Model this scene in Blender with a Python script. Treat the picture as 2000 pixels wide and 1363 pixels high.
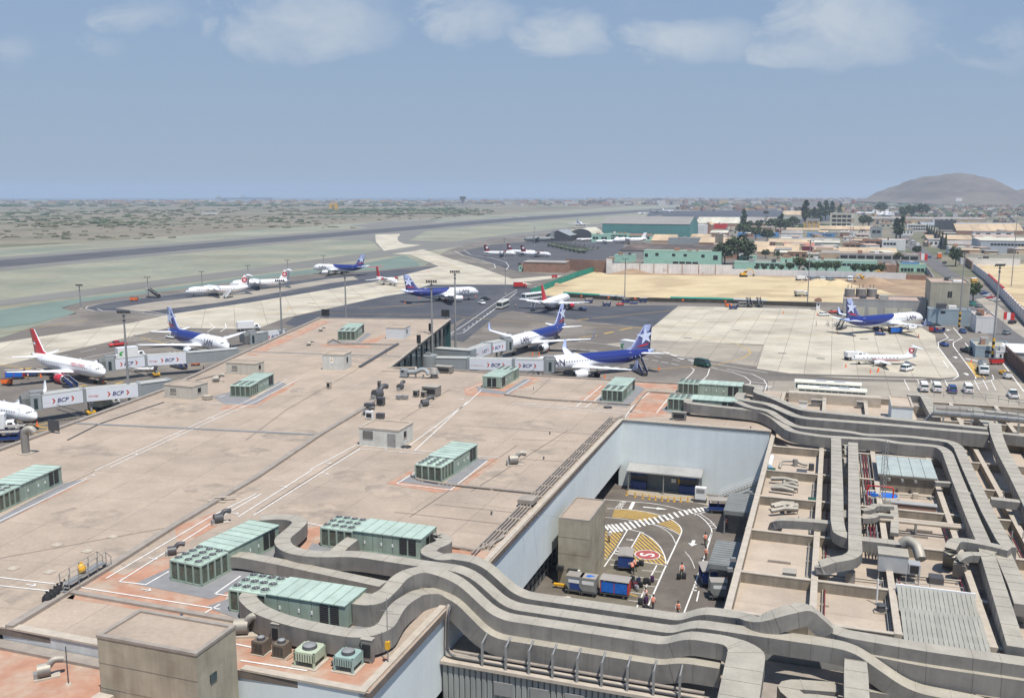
import bpy, bmesh, math, random
from mathutils import Vector, Matrix, noise
random.seed(7)
R = math.radians
SC = bpy.context.scene
for o in list(bpy.data.objects): bpy.data.objects.remove(o)
# camera
EYE = 45.0
FPX, HORIZ, CY = 1826.0, 380.0, 681.5
PITCH = math.atan((CY-HORIZ)/FPX)
cd = bpy.data.cameras.new('camera'); cam = bpy.data.objects.new('camera',cd)
SC.collection.objects.link(cam); SC.camera = cam
cd.sensor_width = 36.0; cd.lens = FPX/2000*36; cd.clip_start = 0.5; cd.clip_end = 60000
cam.location =(0,0,EYE); cam.rotation_euler =(math.pi/2-PITCH,0,0)
# image pixels back-projected through the camera onto planes
PHI = R(18.87)
SP, CP = math.sin(PHI), math.cos(PHI)
ct, st = math.cos(PITCH), math.sin(PITCH)
def ray(px,py):
 xc =(px-1000)/FPX; yc = -(py-CY)/FPX
 return(xc,ct+yc*st,-st+yc*ct)
def P(px,py,z=0.0):
 d = ray(px,py); t =(z-EYE)/d[2]
 return Vector((d[0]*t,d[1]*t,z))
def ab(x,y): return(x*SP+y*CP,x*CP-y*SP)
def W(a,b,z=0.0): return Vector((a*SP+b*CP,a*CP-b*SP,z))
def Z(px,py,z=0.0):
 p = P(px,py,z); a, b = ab(p.x,p.y); return(a,b)
def PA(px,py,a):
 d = ray(px,py); da, db = ab(d[0],d[1]); t = a/da
 return(db*t,EYE+d[2]*t)
 # light
SUN_V = W(-0.30,0.31,0); SUN_V.z = 1.0; SUN_V.normalize()
ld = bpy.data.lights.new('sun','SUN'); sun = bpy.data.objects.new('sun',ld); SC.collection.objects.link(sun)
ld.energy = 4.7; ld.angle = R(0.55); ld.color =(1.0,0.955,0.88)
sun.rotation_euler = SUN_V.to_track_quat('Z','Y').to_euler(); sun.location =(0,0,400)
SC.view_settings.view_transform = 'Standard'; SC.view_settings.look = 'None'
SC.view_settings.exposure = 0.1; SC.view_settings.gamma = 1.0; SC.view_settings.use_curve_mapping = False
SC.cycles.max_bounces = 5; SC.cycles.diffuse_bounces = 3; SC.cycles.glossy_bounces = 2
SC.cycles.transmission_bounces = 3; SC.cycles.volume_bounces = 1; SC.cycles.caustics_reflective = False
SC.cycles.caustics_refractive = False
world = bpy.data.worlds.new('World'); SC.world = world; world.use_nodes = True
wt = world.node_tree; wn = wt.nodes; wl = wt.links
bg = wn['Background']; bg.inputs[1].default_value = 0.105
sky = wn.new('ShaderNodeTexSky'); sky.sky_type = 'NISHITA'; sky.sun_disc = False
sky.sun_elevation = math.asin(SUN_V.z); sky.sun_rotation = math.atan2(SUN_V.x,SUN_V.y)
sky.altitude = 0; sky.air_density = 1.0; sky.dust_density = .6; sky.ozone_density = 2.0
def wmath(op,a,b=None,c=None,clamp=False):
 n = wn.new('ShaderNodeMath'); n.operation = op; n.use_clamp = clamp
 for i, v in enumerate((a,b,c)):
  if v is None: continue
  if isinstance(v,(int,float)): n.inputs[i].default_value = v
  else: wl.new(v,n.inputs[i])
 return n.outputs[0]
tc = wn.new('ShaderNodeTexCoord'); sx = wn.new('ShaderNodeSeparateXYZ'); wl.new(tc.outputs['Generated'],sx.inputs[0])
ay = wmath('MAXIMUM',wmath('ABSOLUTE',sx.outputs[1]),0.05)
U = wmath('DIVIDE',sx.outputs[0],ay); V = wmath('DIVIDE',sx.outputs[2],ay)
cv = wn.new('ShaderNodeCombineXYZ'); wl.new(U,cv.inputs[0]); wl.new(wmath('MULTIPLY',V,1.7),cv.inputs[1])
def wnoise(sc,det,rough=.6):
 n = wn.new('ShaderNodeTexNoise'); n.inputs['Scale'].default_value = sc; n.inputs['Detail'].default_value = det; n.inputs['Roughness'].default_value = rough
 n.inputs['Distortion'].default_value = .6; wl.new(cv.outputs[0],n.inputs['Vector']); return n.outputs[0]
nA, nB, nC = wnoise(11,7,.62), wnoise(3.0,4), wnoise(34,6,.65)
wob = wmath('MULTIPLY',wmath('SUBTRACT',nA,.5),.16); wob2 = wmath('MULTIPLY',wmath('SUBTRACT',nB,.5),.08)
U2 = wmath('ADD',U,wob); V2 = wmath('ADD',V,wob2)
total = None
for px, py, rx, ry, k in((590,55,210,75,.9),(640,100,130,32,.8),(1110,62,110,52,1.0),(920,36,110,52,.8),(1365,82,125,56,.85),(1640,50,190,80,1.0),(1560,100,110,36,.8),(295,18,105,34,.5),(12,85,75,40,.5),(205,82,70,34,.4),(1960,95,100,60,.5),(1800,50,120,60,.35),(1450,-20,300,40,.35),(480,5,120,30,.4)):
 d0 = ray(px,py); u0, v0 = d0[0]/d0[1], d0[2]/d0[1]
 du = wmath('DIVIDE',wmath('SUBTRACT',U2,u0),rx/1790.); dv = wmath('DIVIDE',wmath('SUBTRACT',V2,v0),ry/1790.)
 rr = wmath('ADD',wmath('MULTIPLY',du,du),wmath('MULTIPLY',dv,dv))
 g = wmath('MULTIPLY',wmath('SUBTRACT',1.0,wmath('MULTIPLY',rr,.8),clamp=True),k)
 total = g if total is None else wmath('MAXIMUM',total,g)
tex = wmath('ADD',wmath('MULTIPLY',wmath('SUBTRACT',nA,.5),1.5),wmath('MULTIPLY',wmath('SUBTRACT',nC,.5),.45))
cl = wmath('MULTIPLY',wmath('MULTIPLY_ADD',wmath('ADD',total,tex),1.15,-.22,clamp=True),wmath('MULTIPLY',total,2.2,clamp=True))
wisp = wmath('MULTIPLY',wmath('MULTIPLY_ADD',nB,2.4,-1.2,clamp=True),wmath('MULTIPLY_ADD',V,5.0,-.5,clamp=True))
cl = wmath('MAXIMUM',wmath('MULTIPLY',cl,.72),wmath('MULTIPLY',wisp,.16))
deep = wn.new('ShaderNodeMixRGB'); deep.inputs[0].default_value = .55; wl.new(sky.outputs[0],deep.inputs[1]); deep.inputs[2].default_value =(1.6,2.8,5.25,1)
tint = wn.new('ShaderNodeMixRGB'); wl.new(deep.outputs[0],tint.inputs[1]); tint.inputs[2].default_value =(2.85,3.7,4.85,1)
wl.new(wmath('MULTIPLY_ADD',V,-2.6,1.0,clamp=True),tint.inputs[0])
mx = wn.new('ShaderNodeMixRGB'); wl.new(cl,mx.inputs[0]); wl.new(tint.outputs[0],mx.inputs[1])
mx.inputs[2].default_value =(5.3,5.8,6.3,1)
wl.new(mx.outputs[0],bg.inputs[0])
# helpers
COL = SC.collection
OFF ={}
class MB:
 """collects faces, links them as one mesh object"""
 def __init__(s): s.v =[]; s.f =[]; s.mi =[]; s.sm =[]
 def add(s,v,f,m=0,sm=False):
  n = len(s.v); s.v +=[tuple(p)for p in v]
  for q in f: s.f.append(tuple(i+n for i in q)); s.mi.append(m); s.sm.append(sm)
  return s
 def box(s,x0,x1,y0,y1,z0,z1,m=0):
  return s.add([(x0,y0,z0),(x1,y0,z0),(x1,y1,z0),(x0,y1,z0),(x0,y0,z1),(x1,y0,z1),(x1,y1,z1),(x0,y1,z1)],[(0,3,2,1),(4,5,6,7),(0,1,5,4),(1,2,6,5),(2,3,7,6),(3,0,4,7)],m)
 def rbox(s,cx,cy,cz,sx,sy,sz,rz=0.,m=0,tilt=0.):
  M = Matrix.Translation((cx,cy,cz))@Matrix.Rotation(rz,4,'Z')@Matrix.Rotation(tilt,4,'X')
  pts =[M@Vector((a*sx/2,b*sy/2,c*sz/2))for c in(-1,1)for a,b in((-1,-1),(1,-1),(1,1),(-1,1))]
  return s.add(pts,[(0,3,2,1),(4,5,6,7),(0,1,5,4),(1,2,6,5),(2,3,7,6),(3,0,4,7)],m)
 def prism(s,poly,z0,z1,m=0,mt=None,bottom=True):
  n = len(poly)
  ar = sum(poly[i][0]*poly[(i+1)%n][1]-poly[(i+1)%n][0]*poly[i][1]for i in range(n))
  if ar<0: poly = poly[: : -1]
  s.add([(p[0],p[1],z0)for p in poly]+[(p[0],p[1],z1)for p in poly],[(i,(i+1)%n,n+(i+1)%n,n+i)for i in range(n)]+([tuple(range(n-1,-1,-1))]if bottom else[]),m)
  return s.add([(p[0],p[1],z1)for p in poly],[tuple(range(n))],m if mt is None else mt)
 def sheet(s,poly,z,m=0):
  n = len(poly)
  ar = sum(poly[i][0]*poly[(i+1)%n][1]-poly[(i+1)%n][0]*poly[i][1]for i in range(n))
  if ar<0: poly = poly[: : -1]
  return s.add([(p[0],p[1],z)for p in poly],[tuple(range(n))],m)
 def strip(s,pts,w,z,m=0,closed=False,dash=None):
  """flat painted line of width w along pts"""
  pts =[Vector((p[0],p[1]))for p in pts]
  if closed: pts = pts+[pts[0]]
  if dash:
   on, off = dash; out =[]; acc = 0.
   for p, q in zip(pts,pts[1: ]):
    L =(q-p).length; t = 0.
    while t<L:
     ph =(acc+t)%(on+off)
     if ph<on:
      e = min(L,t+on-ph); s.strip([p.lerp(q,t/L),p.lerp(q,e/L)],w,z,m); t = e+1e-4
     else: t += on+off-ph+1e-4
    acc += L
   return s
  n = len(pts); Ls =[]; Rs =[]
  for i, p in enumerate(pts):
   d0 =(p-pts[i-1]).normalized()if i>0 else(pts[-1]-pts[-2]).normalized()if closed else None
   d1 =(pts[i+1]-p).normalized()if i<n-1 else(pts[1]-pts[0]).normalized()if closed else None
   d0 = d0 or d1; d1 = d1 or d0
   t =(d0+d1)
   t = t.normalized()if t.length>1e-6 else d1
   nrm = Vector((-t.y,t.x)); k = w/2/max(.4,nrm.dot(Vector((-d1.y,d1.x))))
   Ls.append(p+nrm*k); Rs.append(p-nrm*k)
  for i in range(n-1):
   s.add([(Rs[i].x,Rs[i].y,z),(Rs[i+1].x,Rs[i+1].y,z),(Ls[i+1].x,Ls[i+1].y,z),(Ls[i].x,Ls[i].y,z)],[(0,1,2,3)],m)
  return s
 def loft(s,rings,m=0,sm=True,cap=True,close=True):
  n = len(rings[0]); v =[p for r in rings for p in r]; f =[]
  for i in range(len(rings)-1):
   for j in range(n if close else n-1):
    f.append((i*n+j,i*n+(j+1)%n,(i+1)*n+(j+1)%n,(i+1)*n+j))
  s.add(v,f,m,sm)
  if cap:
   s.add(rings[0],[tuple(range(n-1,-1,-1))],m); s.add(rings[-1],[tuple(range(n))],m)
  return s
 def tube(s,path,r,n=6,m=0,cap=True):
  path =[Vector(p)for p in path]; rings =[]; ref = None
  for i, p in enumerate(path):
   d =(path[min(i+1,len(path)-1)]-path[max(i-1,0)]).normalized()
   if ref is None: ref = Vector((0,0,1))if abs(d.z)<.9 else Vector((1,0,0))
   x = d.cross(ref).normalized(); y = x.cross(d).normalized(); ref = y
   rr = r[i]if isinstance(r,(list,tuple))else r
   rings.append([p+x*math.cos(k*2*math.pi/n)*rr+y*math.sin(k*2*math.pi/n)*rr for k in range(n)])
  return s.loft([q[::-1]for q in rings],m,True,cap)
 def cyl(s,x,y,z0,z1,r0,r1=None,n=12,m=0): return s.tube([(x,y,z0),(x,y,z1)],[r0,r0 if r1 is None else r1],n,m)
 def bar(s,p,q,w=.1,m=0): return s.tube([p,q],w*.7,4,m)
 def lathe(s,prof,n=16,axis='X',m=0,o=(0,0,0)):
  """prof: (along, radius, dz) rings about an axis"""
  rings =[]
  for q in prof:
   t, r = q[0], q[1]; dz = q[2]if len(q)>2 else 0
   ring =[]
   for k in range(n):
    c, w = math.cos(2*math.pi*k/n)*r, math.sin(2*math.pi*k/n)*r
    ring.append((o[0]+t,o[1]+c,o[2]+w+dz)if axis=='X' else(o[0]+c,o[1]+w,o[2]+t+dz))
   rings.append(ring)
  return s.loft(rings,m)
 def mesh(s,name,mats):
  me = bpy.data.meshes.new(name); me.from_pydata(s.v,[],s.f)
  for q in(mats if isinstance(mats,(list,tuple))else[mats]): me.materials.append(q)
  me.polygons.foreach_set('material_index',s.mi); me.polygons.foreach_set('use_smooth',s.sm)
  me.validate(); me.update(); return me
 def obj(s,name,mats,parent=None,**kw):
  if parent is not None and parent in OFF:
   o0 = OFF[parent]; s.v =[(p[0]-o0[0],p[1]-o0[1],p[2]-o0[2])for p in s.v]
  return link(name,s.mesh(name,mats),parent,**kw)
def link(name,data,parent=None,label=None,cat=None,group=None,kind=None,loc=None,rz=None):
 o = bpy.data.objects.new(name,data); COL.objects.link(o)
 if parent is not None:
  o.parent = parent
 if loc is not None: o.location = loc
 if rz is not None: o.rotation_euler =(0,0,rz)
 for k, v in(('label',label),('category',cat),('group',group),('kind',kind)):
  if v: o[k] = v
 return o
def thing(name,label,cat,loc=(0,0,0),rz=0.0,group=None):
 return link(name,None,None,label,cat,group,None,loc,rz)
def abthing(name,label,cat,a,b,z=0.,group=None):
 """a thing set square with the terminal; its parts are given as (b, a, z)"""
 t = thing(name,label,cat,W(a,b,z),-PHI,group); OFF[t] =(b,a,z); return t
def copy_tree(o,loc=None,rz=None,label=None,parent=None):
 c = o.copy(); COL.objects.link(c)
 if parent is not None: c.parent = parent
 if loc is not None: c.location = loc
 if rz is not None: c.rotation_euler =(0,0,rz)
 if label: c['label'] = label
 for ch in KIDS.get(o,[])or[k for k in o.children]: copy_tree(ch,parent=c)
 return c
KIDS ={}
def heading(p,q): return math.atan2(q.y-p.y,q.x-p.x)
def smooth_path(pts,rad,n=5):
 """round the corners of a 3-D polyline"""
 pts =[Vector(p)for p in pts]; out =[pts[0]]
 for i in range(1,len(pts)-1):
  p, a, b = pts[i], pts[i-1], pts[i+1]
  da, db =(a-p),(b-p); r = min(rad,da.length*.48,db.length*.48)
  s0, s1 = p+da.normalized()*r, p+db.normalized()*r
  for k in range(n+1):
   t = k/n; out.append(s0*(1-t)**2+p*2*t*(1-t)+s1*t**2)
 out.append(pts[-1]); return out
def resample(path,step):
 out =[path[0]]
 for p, q in zip(path,path[1: ]):
  n = max(1,int((q-p).length/step+.5))
  for k in range(1,n+1): out.append(p.lerp(q,k/n))
 return out
 # materials
ORD = 'first second third fourth fifth sixth seventh eighth ninth tenth eleventh twelfth thirteenth fourteenth fifteenth sixteenth seventeenth eighteenth nineteenth twentieth twenty-first twenty-second twenty-third twenty-fourth twenty-fifth twenty-sixth twenty-seventh twenty-eighth'.split()
MATS ={}
def mat(name,col,rough=.75,var=.14,scale=.6,metal=0.,bump=0.,streak=0.,rnd=0.,second=None,sec_scale=.1,sec_lo=.5,sec_hi=.6,spec=.4,fine=0.,lit_dust=None):
 if name in MATS: return MATS[name]
 m = bpy.data.materials.new(name); m.use_nodes = True; nt = m.node_tree; N = nt.nodes; L = nt.links
 b = N['Principled BSDF']; b.inputs['Roughness'].default_value = rough; b.inputs['Metallic'].default_value = metal
 b.inputs['Specular IOR Level'].default_value = spec
 g = N.new('ShaderNodeNewGeometry'); pos = g.outputs['Position']
 def noise_(sc,det=5,vec=pos,ro=.6):
  n = N.new('ShaderNodeTexNoise'); n.inputs['Scale'].default_value = sc; n.inputs['Detail'].default_value = det
  n.inputs['Roughness'].default_value = ro; L.new(vec,n.inputs['Vector']); return n.outputs[0]
 def mul(c,f,lo,hi):
  r = N.new('ShaderNodeMapRange'); r.inputs[1].default_value = .3; r.inputs[2].default_value = .7
  r.inputs[3].default_value = lo; r.inputs[4].default_value = hi; L.new(f,r.inputs[0])
  x = N.new('ShaderNodeMixRGB'); x.blend_type = 'MULTIPLY'; x.inputs[0].default_value = 1
  L.new(c,x.inputs[1]); L.new(r.outputs[0],x.inputs[2]); return x.outputs[0]
 rgb = N.new('ShaderNodeRGB'); rgb.outputs[0].default_value =(*col,1); c = rgb.outputs[0]
 if second:
  f = noise_(sec_scale,6); r = N.new('ShaderNodeMapRange'); r.inputs[1].default_value = sec_lo; r.inputs[2].default_value = sec_hi
  L.new(f,r.inputs[0]); x = N.new('ShaderNodeMixRGB'); L.new(r.outputs[0],x.inputs[0]); L.new(c,x.inputs[1])
  x.inputs[2].default_value =(*second,1); c = x.outputs[0]
 if var: c = mul(c,noise_(scale),1-var,1+var)
 if fine: c = mul(c,noise_(scale*14,3),1-fine,1+fine)
 if streak:
  mp = N.new('ShaderNodeMapping'); mp.inputs['Scale'].default_value =(1.3,1.3,.09); L.new(pos,mp.inputs[0])
  c = mul(c,noise_(1.0,6,mp.outputs[0],.7),1-streak,1+streak*.5)
 if rnd:
  oi = N.new('ShaderNodeObjectInfo'); r = N.new('ShaderNodeMapRange'); r.inputs[3].default_value = 1-rnd; r.inputs[4].default_value = 1+rnd
  L.new(oi.outputs['Random'],r.inputs[0]); x = N.new('ShaderNodeMixRGB'); x.blend_type = 'MULTIPLY'; x.inputs[0].default_value = 1
  L.new(c,x.inputs[1]); L.new(r.outputs[0],x.inputs[2]); c = x.outputs[0]
 if lit_dust:  # upward faces paler: dust, with the lit look of tops put into the colour
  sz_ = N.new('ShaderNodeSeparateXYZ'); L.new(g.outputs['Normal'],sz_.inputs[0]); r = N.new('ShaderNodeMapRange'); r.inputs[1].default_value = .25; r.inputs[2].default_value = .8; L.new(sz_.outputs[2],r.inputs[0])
  d = N.new('ShaderNodeRGB'); d.outputs[0].default_value =(*lit_dust,1); dc = mul(mul(d.outputs[0],noise_(.5),.84,1.12),noise_(5.,3),.93,1.07)
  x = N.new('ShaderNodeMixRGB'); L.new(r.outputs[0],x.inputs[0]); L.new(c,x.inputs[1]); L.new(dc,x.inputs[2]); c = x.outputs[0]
 L.new(c,b.inputs['Base Color'])
 if bump:
  bn = N.new('ShaderNodeBump'); bn.inputs['Strength'].default_value = bump; bn.inputs['Distance'].default_value = .05
  L.new(noise_(scale*9,4),bn.inputs['Height']); L.new(bn.outputs[0],b.inputs['Normal'])
 MATS[name] = m; return m
m_roof = mat('roof_membrane',(.40,.32,.248),.9,.12,.22,rnd=.045,second=(.345,.28,.222),sec_scale=.06,sec_lo=.46,sec_hi=.68,fine=.08)
m_joint = mat('roof_joint_tar',(.16,.13,.11),.9,.2,1.)
m_terra = mat('roof_terracotta_paint',(.44,.235,.155),.9,.14,.7,second=(.40,.31,.235),sec_scale=.35,sec_lo=.44,sec_hi=.66,fine=.06)
m_pad = mat('roof_grey_pad',(.235,.232,.235),.9,.12,.8)
m_conc = mat('raw_concrete',(.27,.235,.185),.9,.2,.5,streak=.3,second=(.21,.17,.12),sec_scale=.25,sec_lo=.5,sec_hi=.75)
m_conc_top = mat('concrete_coping',(.46,.40,.325),.9,.13,1.2,fine=.06)
m_kerb = mat('roof_kerb_flashing',(.31,.27,.23),.85,.16,1.)
m_block = mat('board_marked_concrete',(.385,.345,.26),.9,.12,.6,streak=.2,second=(.28,.24,.175),sec_scale=.35,sec_lo=.5,sec_hi=.72)
m_wall = mat('pale_blue_render',(.68,.735,.74),.85,.04,.3,streak=.05,fine=.02)
m_fascia = mat('white_fascia',(.55,.56,.55),.7,.1,1.,streak=.15)
m_duct = mat('galvanised_duct',(.24,.228,.21),.55,.10,.8,metal=.15,rnd=.07,streak=.16,second=(.19,.185,.175),sec_scale=.7,sec_lo=.5,sec_hi=.72,spec=.5,lit_dust=(.43,.39,.315))  # beige dusty tops; the shaded look of the sides is painted as darker metal
m_duct_new = mat('bright_galvanised',(.50,.52,.53),.38,.08,.8,metal=.35,rnd=.05)
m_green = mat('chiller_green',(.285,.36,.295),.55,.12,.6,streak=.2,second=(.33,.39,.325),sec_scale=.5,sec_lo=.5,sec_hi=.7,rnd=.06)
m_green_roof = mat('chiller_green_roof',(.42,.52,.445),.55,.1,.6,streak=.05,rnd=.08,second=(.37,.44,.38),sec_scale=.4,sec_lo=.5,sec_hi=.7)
m_green_d = mat('chiller_coil',(.165,.19,.155),.6,.25,2.5,streak=.35,second=(.165,.12,.08),sec_scale=1.2,sec_lo=.55,sec_hi=.7)
m_dark = mat('dark_grille',(.025,.027,.028),.6,.2,2.)
m_black = mat('black_rubber',(.018,.018,.02),.8,.1,1.)
m_white = mat('white_paint',(.78,.78,.77),.45,.05,.8)
m_line = mat('white_road_paint',(.72,.70,.66),.8,.15,1.5,fine=.1)
m_yline = mat('yellow_road_paint',(.52,.335,.08),.8,.16,1.)
m_steel = mat('grey_steel',(.32,.32,.31),.5,.1,1.,metal=.3)
m_dsteel = mat('dark_steel',(.10,.10,.105),.5,.1,1.,metal=.3)
m_asph = mat('apron_asphalt',(.158,.138,.117),.9,.16,.05,second=(.205,.18,.15),sec_scale=.025,fine=.09)
m_dasph = mat('dark_asphalt',(.068,.071,.083),.9,.14,.06,second=(.088,.089,.096),sec_scale=.03,fine=.05)
m_slab = mat('apron_concrete',(.50,.45,.355),.9,.12,.08,second=(.355,.31,.245),sec_scale=.06,sec_lo=.46,sec_hi=.70,rnd=.06,fine=.05)
m_slab2 = mat('old_concrete',(.345,.305,.245),.9,.13,.08,second=(.29,.255,.21),sec_scale=.05,rnd=.05,fine=.06)
m_strip = mat('airfield_verge',(.265,.255,.188),.95,.2,.012,second=(.205,.225,.172),sec_scale=.011,sec_lo=.44,sec_hi=.64,fine=.1)
m_teal = mat('teal_sealed_verge',(.155,.205,.175),.95,.14,.03,fine=.05)
m_rwy = mat('runway_asphalt',(.085,.085,.092),.9,.18,.03)
m_shoulder = mat('runway_shoulder',(.185,.178,.158),.9,.12,.02)
m_sand = mat('raw_sand',(.54,.43,.255),.95,.12,.05,second=(.44,.335,.20),sec_scale=.03,fine=.05)
m_dirt = mat('brown_dirt',(.30,.205,.13),.95,.2,.1,second=(.38,.27,.17),sec_scale=.06)
m_road = mat('street_asphalt',(.135,.128,.125),.9,.12,.1)
m_sea = mat('sea_water',(.10,.15,.20),.35,.1,.001)
m_alley = mat('alley_asphalt',(.125,.107,.09),.9,.14,.4,second=(.155,.133,.11),sec_scale=.15,fine=.08)
m_alley2 = mat('alley_old_asphalt',(.155,.135,.10),.9,.2,.5,fine=.08)
m_glass = mat('dark_glass',(.03,.05,.055),.12,.1,.5,spec=.6)
m_tglass = mat('green_glass',(.04,.095,.095),.1,.2,.15,spec=.7)
m_orange = mat('hi_vis_orange',(.85,.17,.03),.6,.08,3.)
m_skin = mat('skin',(.36,.19,.12),.6,.05,3.)
m_hair = mat('black_hair',(.012,.010,.009),.6,.1,5.)
m_trous = mat('dark_trousers',(.02,.022,.03),.8,.15,5.)
m_shirt = mat('pale_shirt',(.62,.62,.64),.8,.08,5.)
m_blue = mat('deep_blue_paint',(.022,.055,.21),.45,.1,1.)
m_tarp = mat('blue_tarpaulin',(.015,.14,.55),.5,.2,2.)
m_red = mat('red_paint',(.55,.035,.03),.45,.1,1.)
m_maroon = mat('maroon_paint',(.17,.02,.035),.5,.1,1.)
m_yellow = mat('yellow_paint',(.72,.40,.03),.5,.1,1.)
m_mint = mat('mint_render',(.38,.61,.475),.85,.08,.3,streak=.06)
m_teal_clad = mat('teal_cladding',(.10,.255,.245),.7,.08,.1,streak=.06)
m_tan = mat('tan_corrugated_roof',(.50,.38,.25),.85,.14,.1,rnd=.12,streak=.04)
m_greyroof = mat('grey_corrugated_roof',(.31,.285,.26),.85,.12,.1,rnd=.1)
m_brick = mat('bare_brick',(.34,.20,.14),.9,.16,.4)
m_cream = mat('cream_render',(.52,.50,.40),.88,.1,.2,streak=.1)
m_grey_r = mat('grey_render',(.36,.355,.34),.88,.12,.2,streak=.12)
m_white_r = mat('white_render',(.72,.71,.69),.88,.1,.2,streak=.1)
m_dirtywall = mat('peeling_white_wall',(.76,.73,.69),.9,.1,.2,streak=.18,second=(.45,.36,.30),sec_scale=.25,sec_lo=.6,sec_hi=.75)
m_bluewall = mat('bright_blue_wall',(.13,.29,.52),.85,.1,.2)
m_netting = mat('green_netting',(.015,.26,.19),.8,.2,.3)
m_leaf = mat('leaf_dark',(.058,.088,.038),.85,.3,.5,rnd=.2)
m_leaf2 = mat('leaf_olive',(.115,.112,.068),.9,.3,.5,rnd=.25)
m_trunk = mat('bark',(.12,.085,.055),.9,.2,2.)
m_camo = mat('camouflage',(.16,.19,.13),.8,.1,.5,second=(.07,.085,.055),sec_scale=.8,sec_lo=.45,sec_hi=.55)
m_milgrey = mat('military_grey',(.24,.26,.26),.6,.1,.3)
m_pink = mat('faded_red_oxide',(.40,.17,.13),.8,.15,.5)
# the setting
def pp(pts,z=0.): return[P(x,y,z)for x,y in pts]
def layer(name,pts,z,m,parent=None):
 o = MB().sheet(pp(pts),z).obj(name,m,parent)
 if parent is None: o['kind'] = 'structure'
 return o
m_ground = mat('dry_plain',(.215,.185,.135),.95,.2,.004,second=(.10,.112,.062),sec_scale=.0042,sec_lo=.50,sec_hi=.62,fine=.12)
gpts =[(14000*math.cos(2*math.pi*k/96),14000*math.sin(2*math.pi*k/96))for k in range(96)]
MB().sheet(gpts,-.12).obj('ground',m_ground,kind='structure')
MB().sheet([(-13000,4200),(-13000,5200),(-6000,12400),(1500,13800),(1500,9500),(-500,6800),(-2600,5200)],-.06).obj('sea',m_sea,kind='structure')
layer('airfield_verge',[(-900,512),(0,484),(250,468),(500,449),(760,431),(1000,417),(1240,403),(1400,398),(1500,402),(1180,437),(1100,470),(1000,500),(900,560),(500,620),(0,690),(-900,800)],-.06,m_strip)
layer('runway_shoulder',[(-900,560),(0,502),(500,462),(1000,423),(1330,404),(1400,405),(1000,436),(500,481),(0,530),(-900,600)],-.04,m_shoulder)
layer('runway',[(-900,568),(0,508),(500,467),(1000,426),(1300,408),(1335,408),(1000,432.5),(500,476),(0,522),(-900,592)],-.02,m_rwy)
layer('runway_turnpad',[(680,441),(760,432),(870,429),(800,443),(745,447)],-.03,m_shoulder)
layer('taxiway_connector',[(640,470),(700,462),(900,440),(830,452),(800,470),(900,472),(760,492),(690,500),(745,487),(725,470)],-.015,m_shoulder)
layer('taxiway',[(-900,690),(0,586),(500,523),(750,489),(1000,457),(1180,436),(1290,420),(1300,424),(1185,443),(1000,467),(750,502),(500,536),(0,598),(-900,715)],0,m_shoulder)
layer('tinted_verge',[(-400,640),(0,606),(100,590),(330,562),(520,536),(700,517),(790,499),(815,511),(820,520),(740,527),(620,533),(480,548),(300,571),(160,590),(120,602),(150,612),(60,633),(0,640),(-400,700)],.004,m_teal)
layer('far_apron',[(1270,413),(1500,410),(1620,420),(1640,431),(1500,440),(1250,436)],-.01,m_dasph)
ap = layer('apron',[(-900,820),(0,660),(150,610),(120,601),(160,590),(300,572),(480,549),(620,534),(740,528),(830,519),(870,490),(940,470),(1180,444),(1500,452),(1500,505),(1800,540),(1960,560),(2100,640),(2600,900),(2600,1900),(-900,1900)],.004,m_asph)
layer('dark_stand_strip',[(167,603),(200,592),(370,571),(480,559),(610,545),(700,533),(860,519),(862,524),(745,549),(500,590),(345,615),(265,609),(190,608)],.012,m_dasph,ap)
layer('dark_stand',[(556,632),(575,618),(750,579),(788,573),(840,556),(1000,553),(1090,577),(1095,597),(1325,597),(1272,640),(1150,628),(1000,607),(905,622),(850,650),(650,660)],.012,m_dasph,ap)
layer('dark_road_sheet',[(880,664),(888,640),(985,563),(1012,563),(1000,590),(940,640),(905,668)],.016,m_rwy,ap)
layer('military_apron',[(895,493),(960,478),(1130,463),(1220,470),(1210,520),(1010,530),(960,515)],.012,m_rwy,ap)
layer('service_road_sheet',[(1090,680),(1130,668),(1300,690),(1420,712),(1500,728),(1500,740),(1400,730),(1250,705),(1130,690)],.016,m_asph,ap)
def clip(poly,n,d):
 out =[]
 for i in range(len(poly)):
  p, q = poly[i], poly[(i+1)%len(poly)]
  sp, sq = p[0]*n[0]+p[1]*n[1]-d, q[0]*n[0]+q[1]*n[1]-d
  if sp<=0: out.append(p)
  if sp*sq<0:
   t = sp/(sp-sq); out.append((p[0]+(q[0]-p[0])*t,p[1]+(q[1]-p[1])*t))
 return out
def area(p): return abs(sum(p[i][0]*p[(i+1)%len(p)][1]-p[(i+1)%len(p)][0]*p[i][1]for i in range(len(p))))/2
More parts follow.
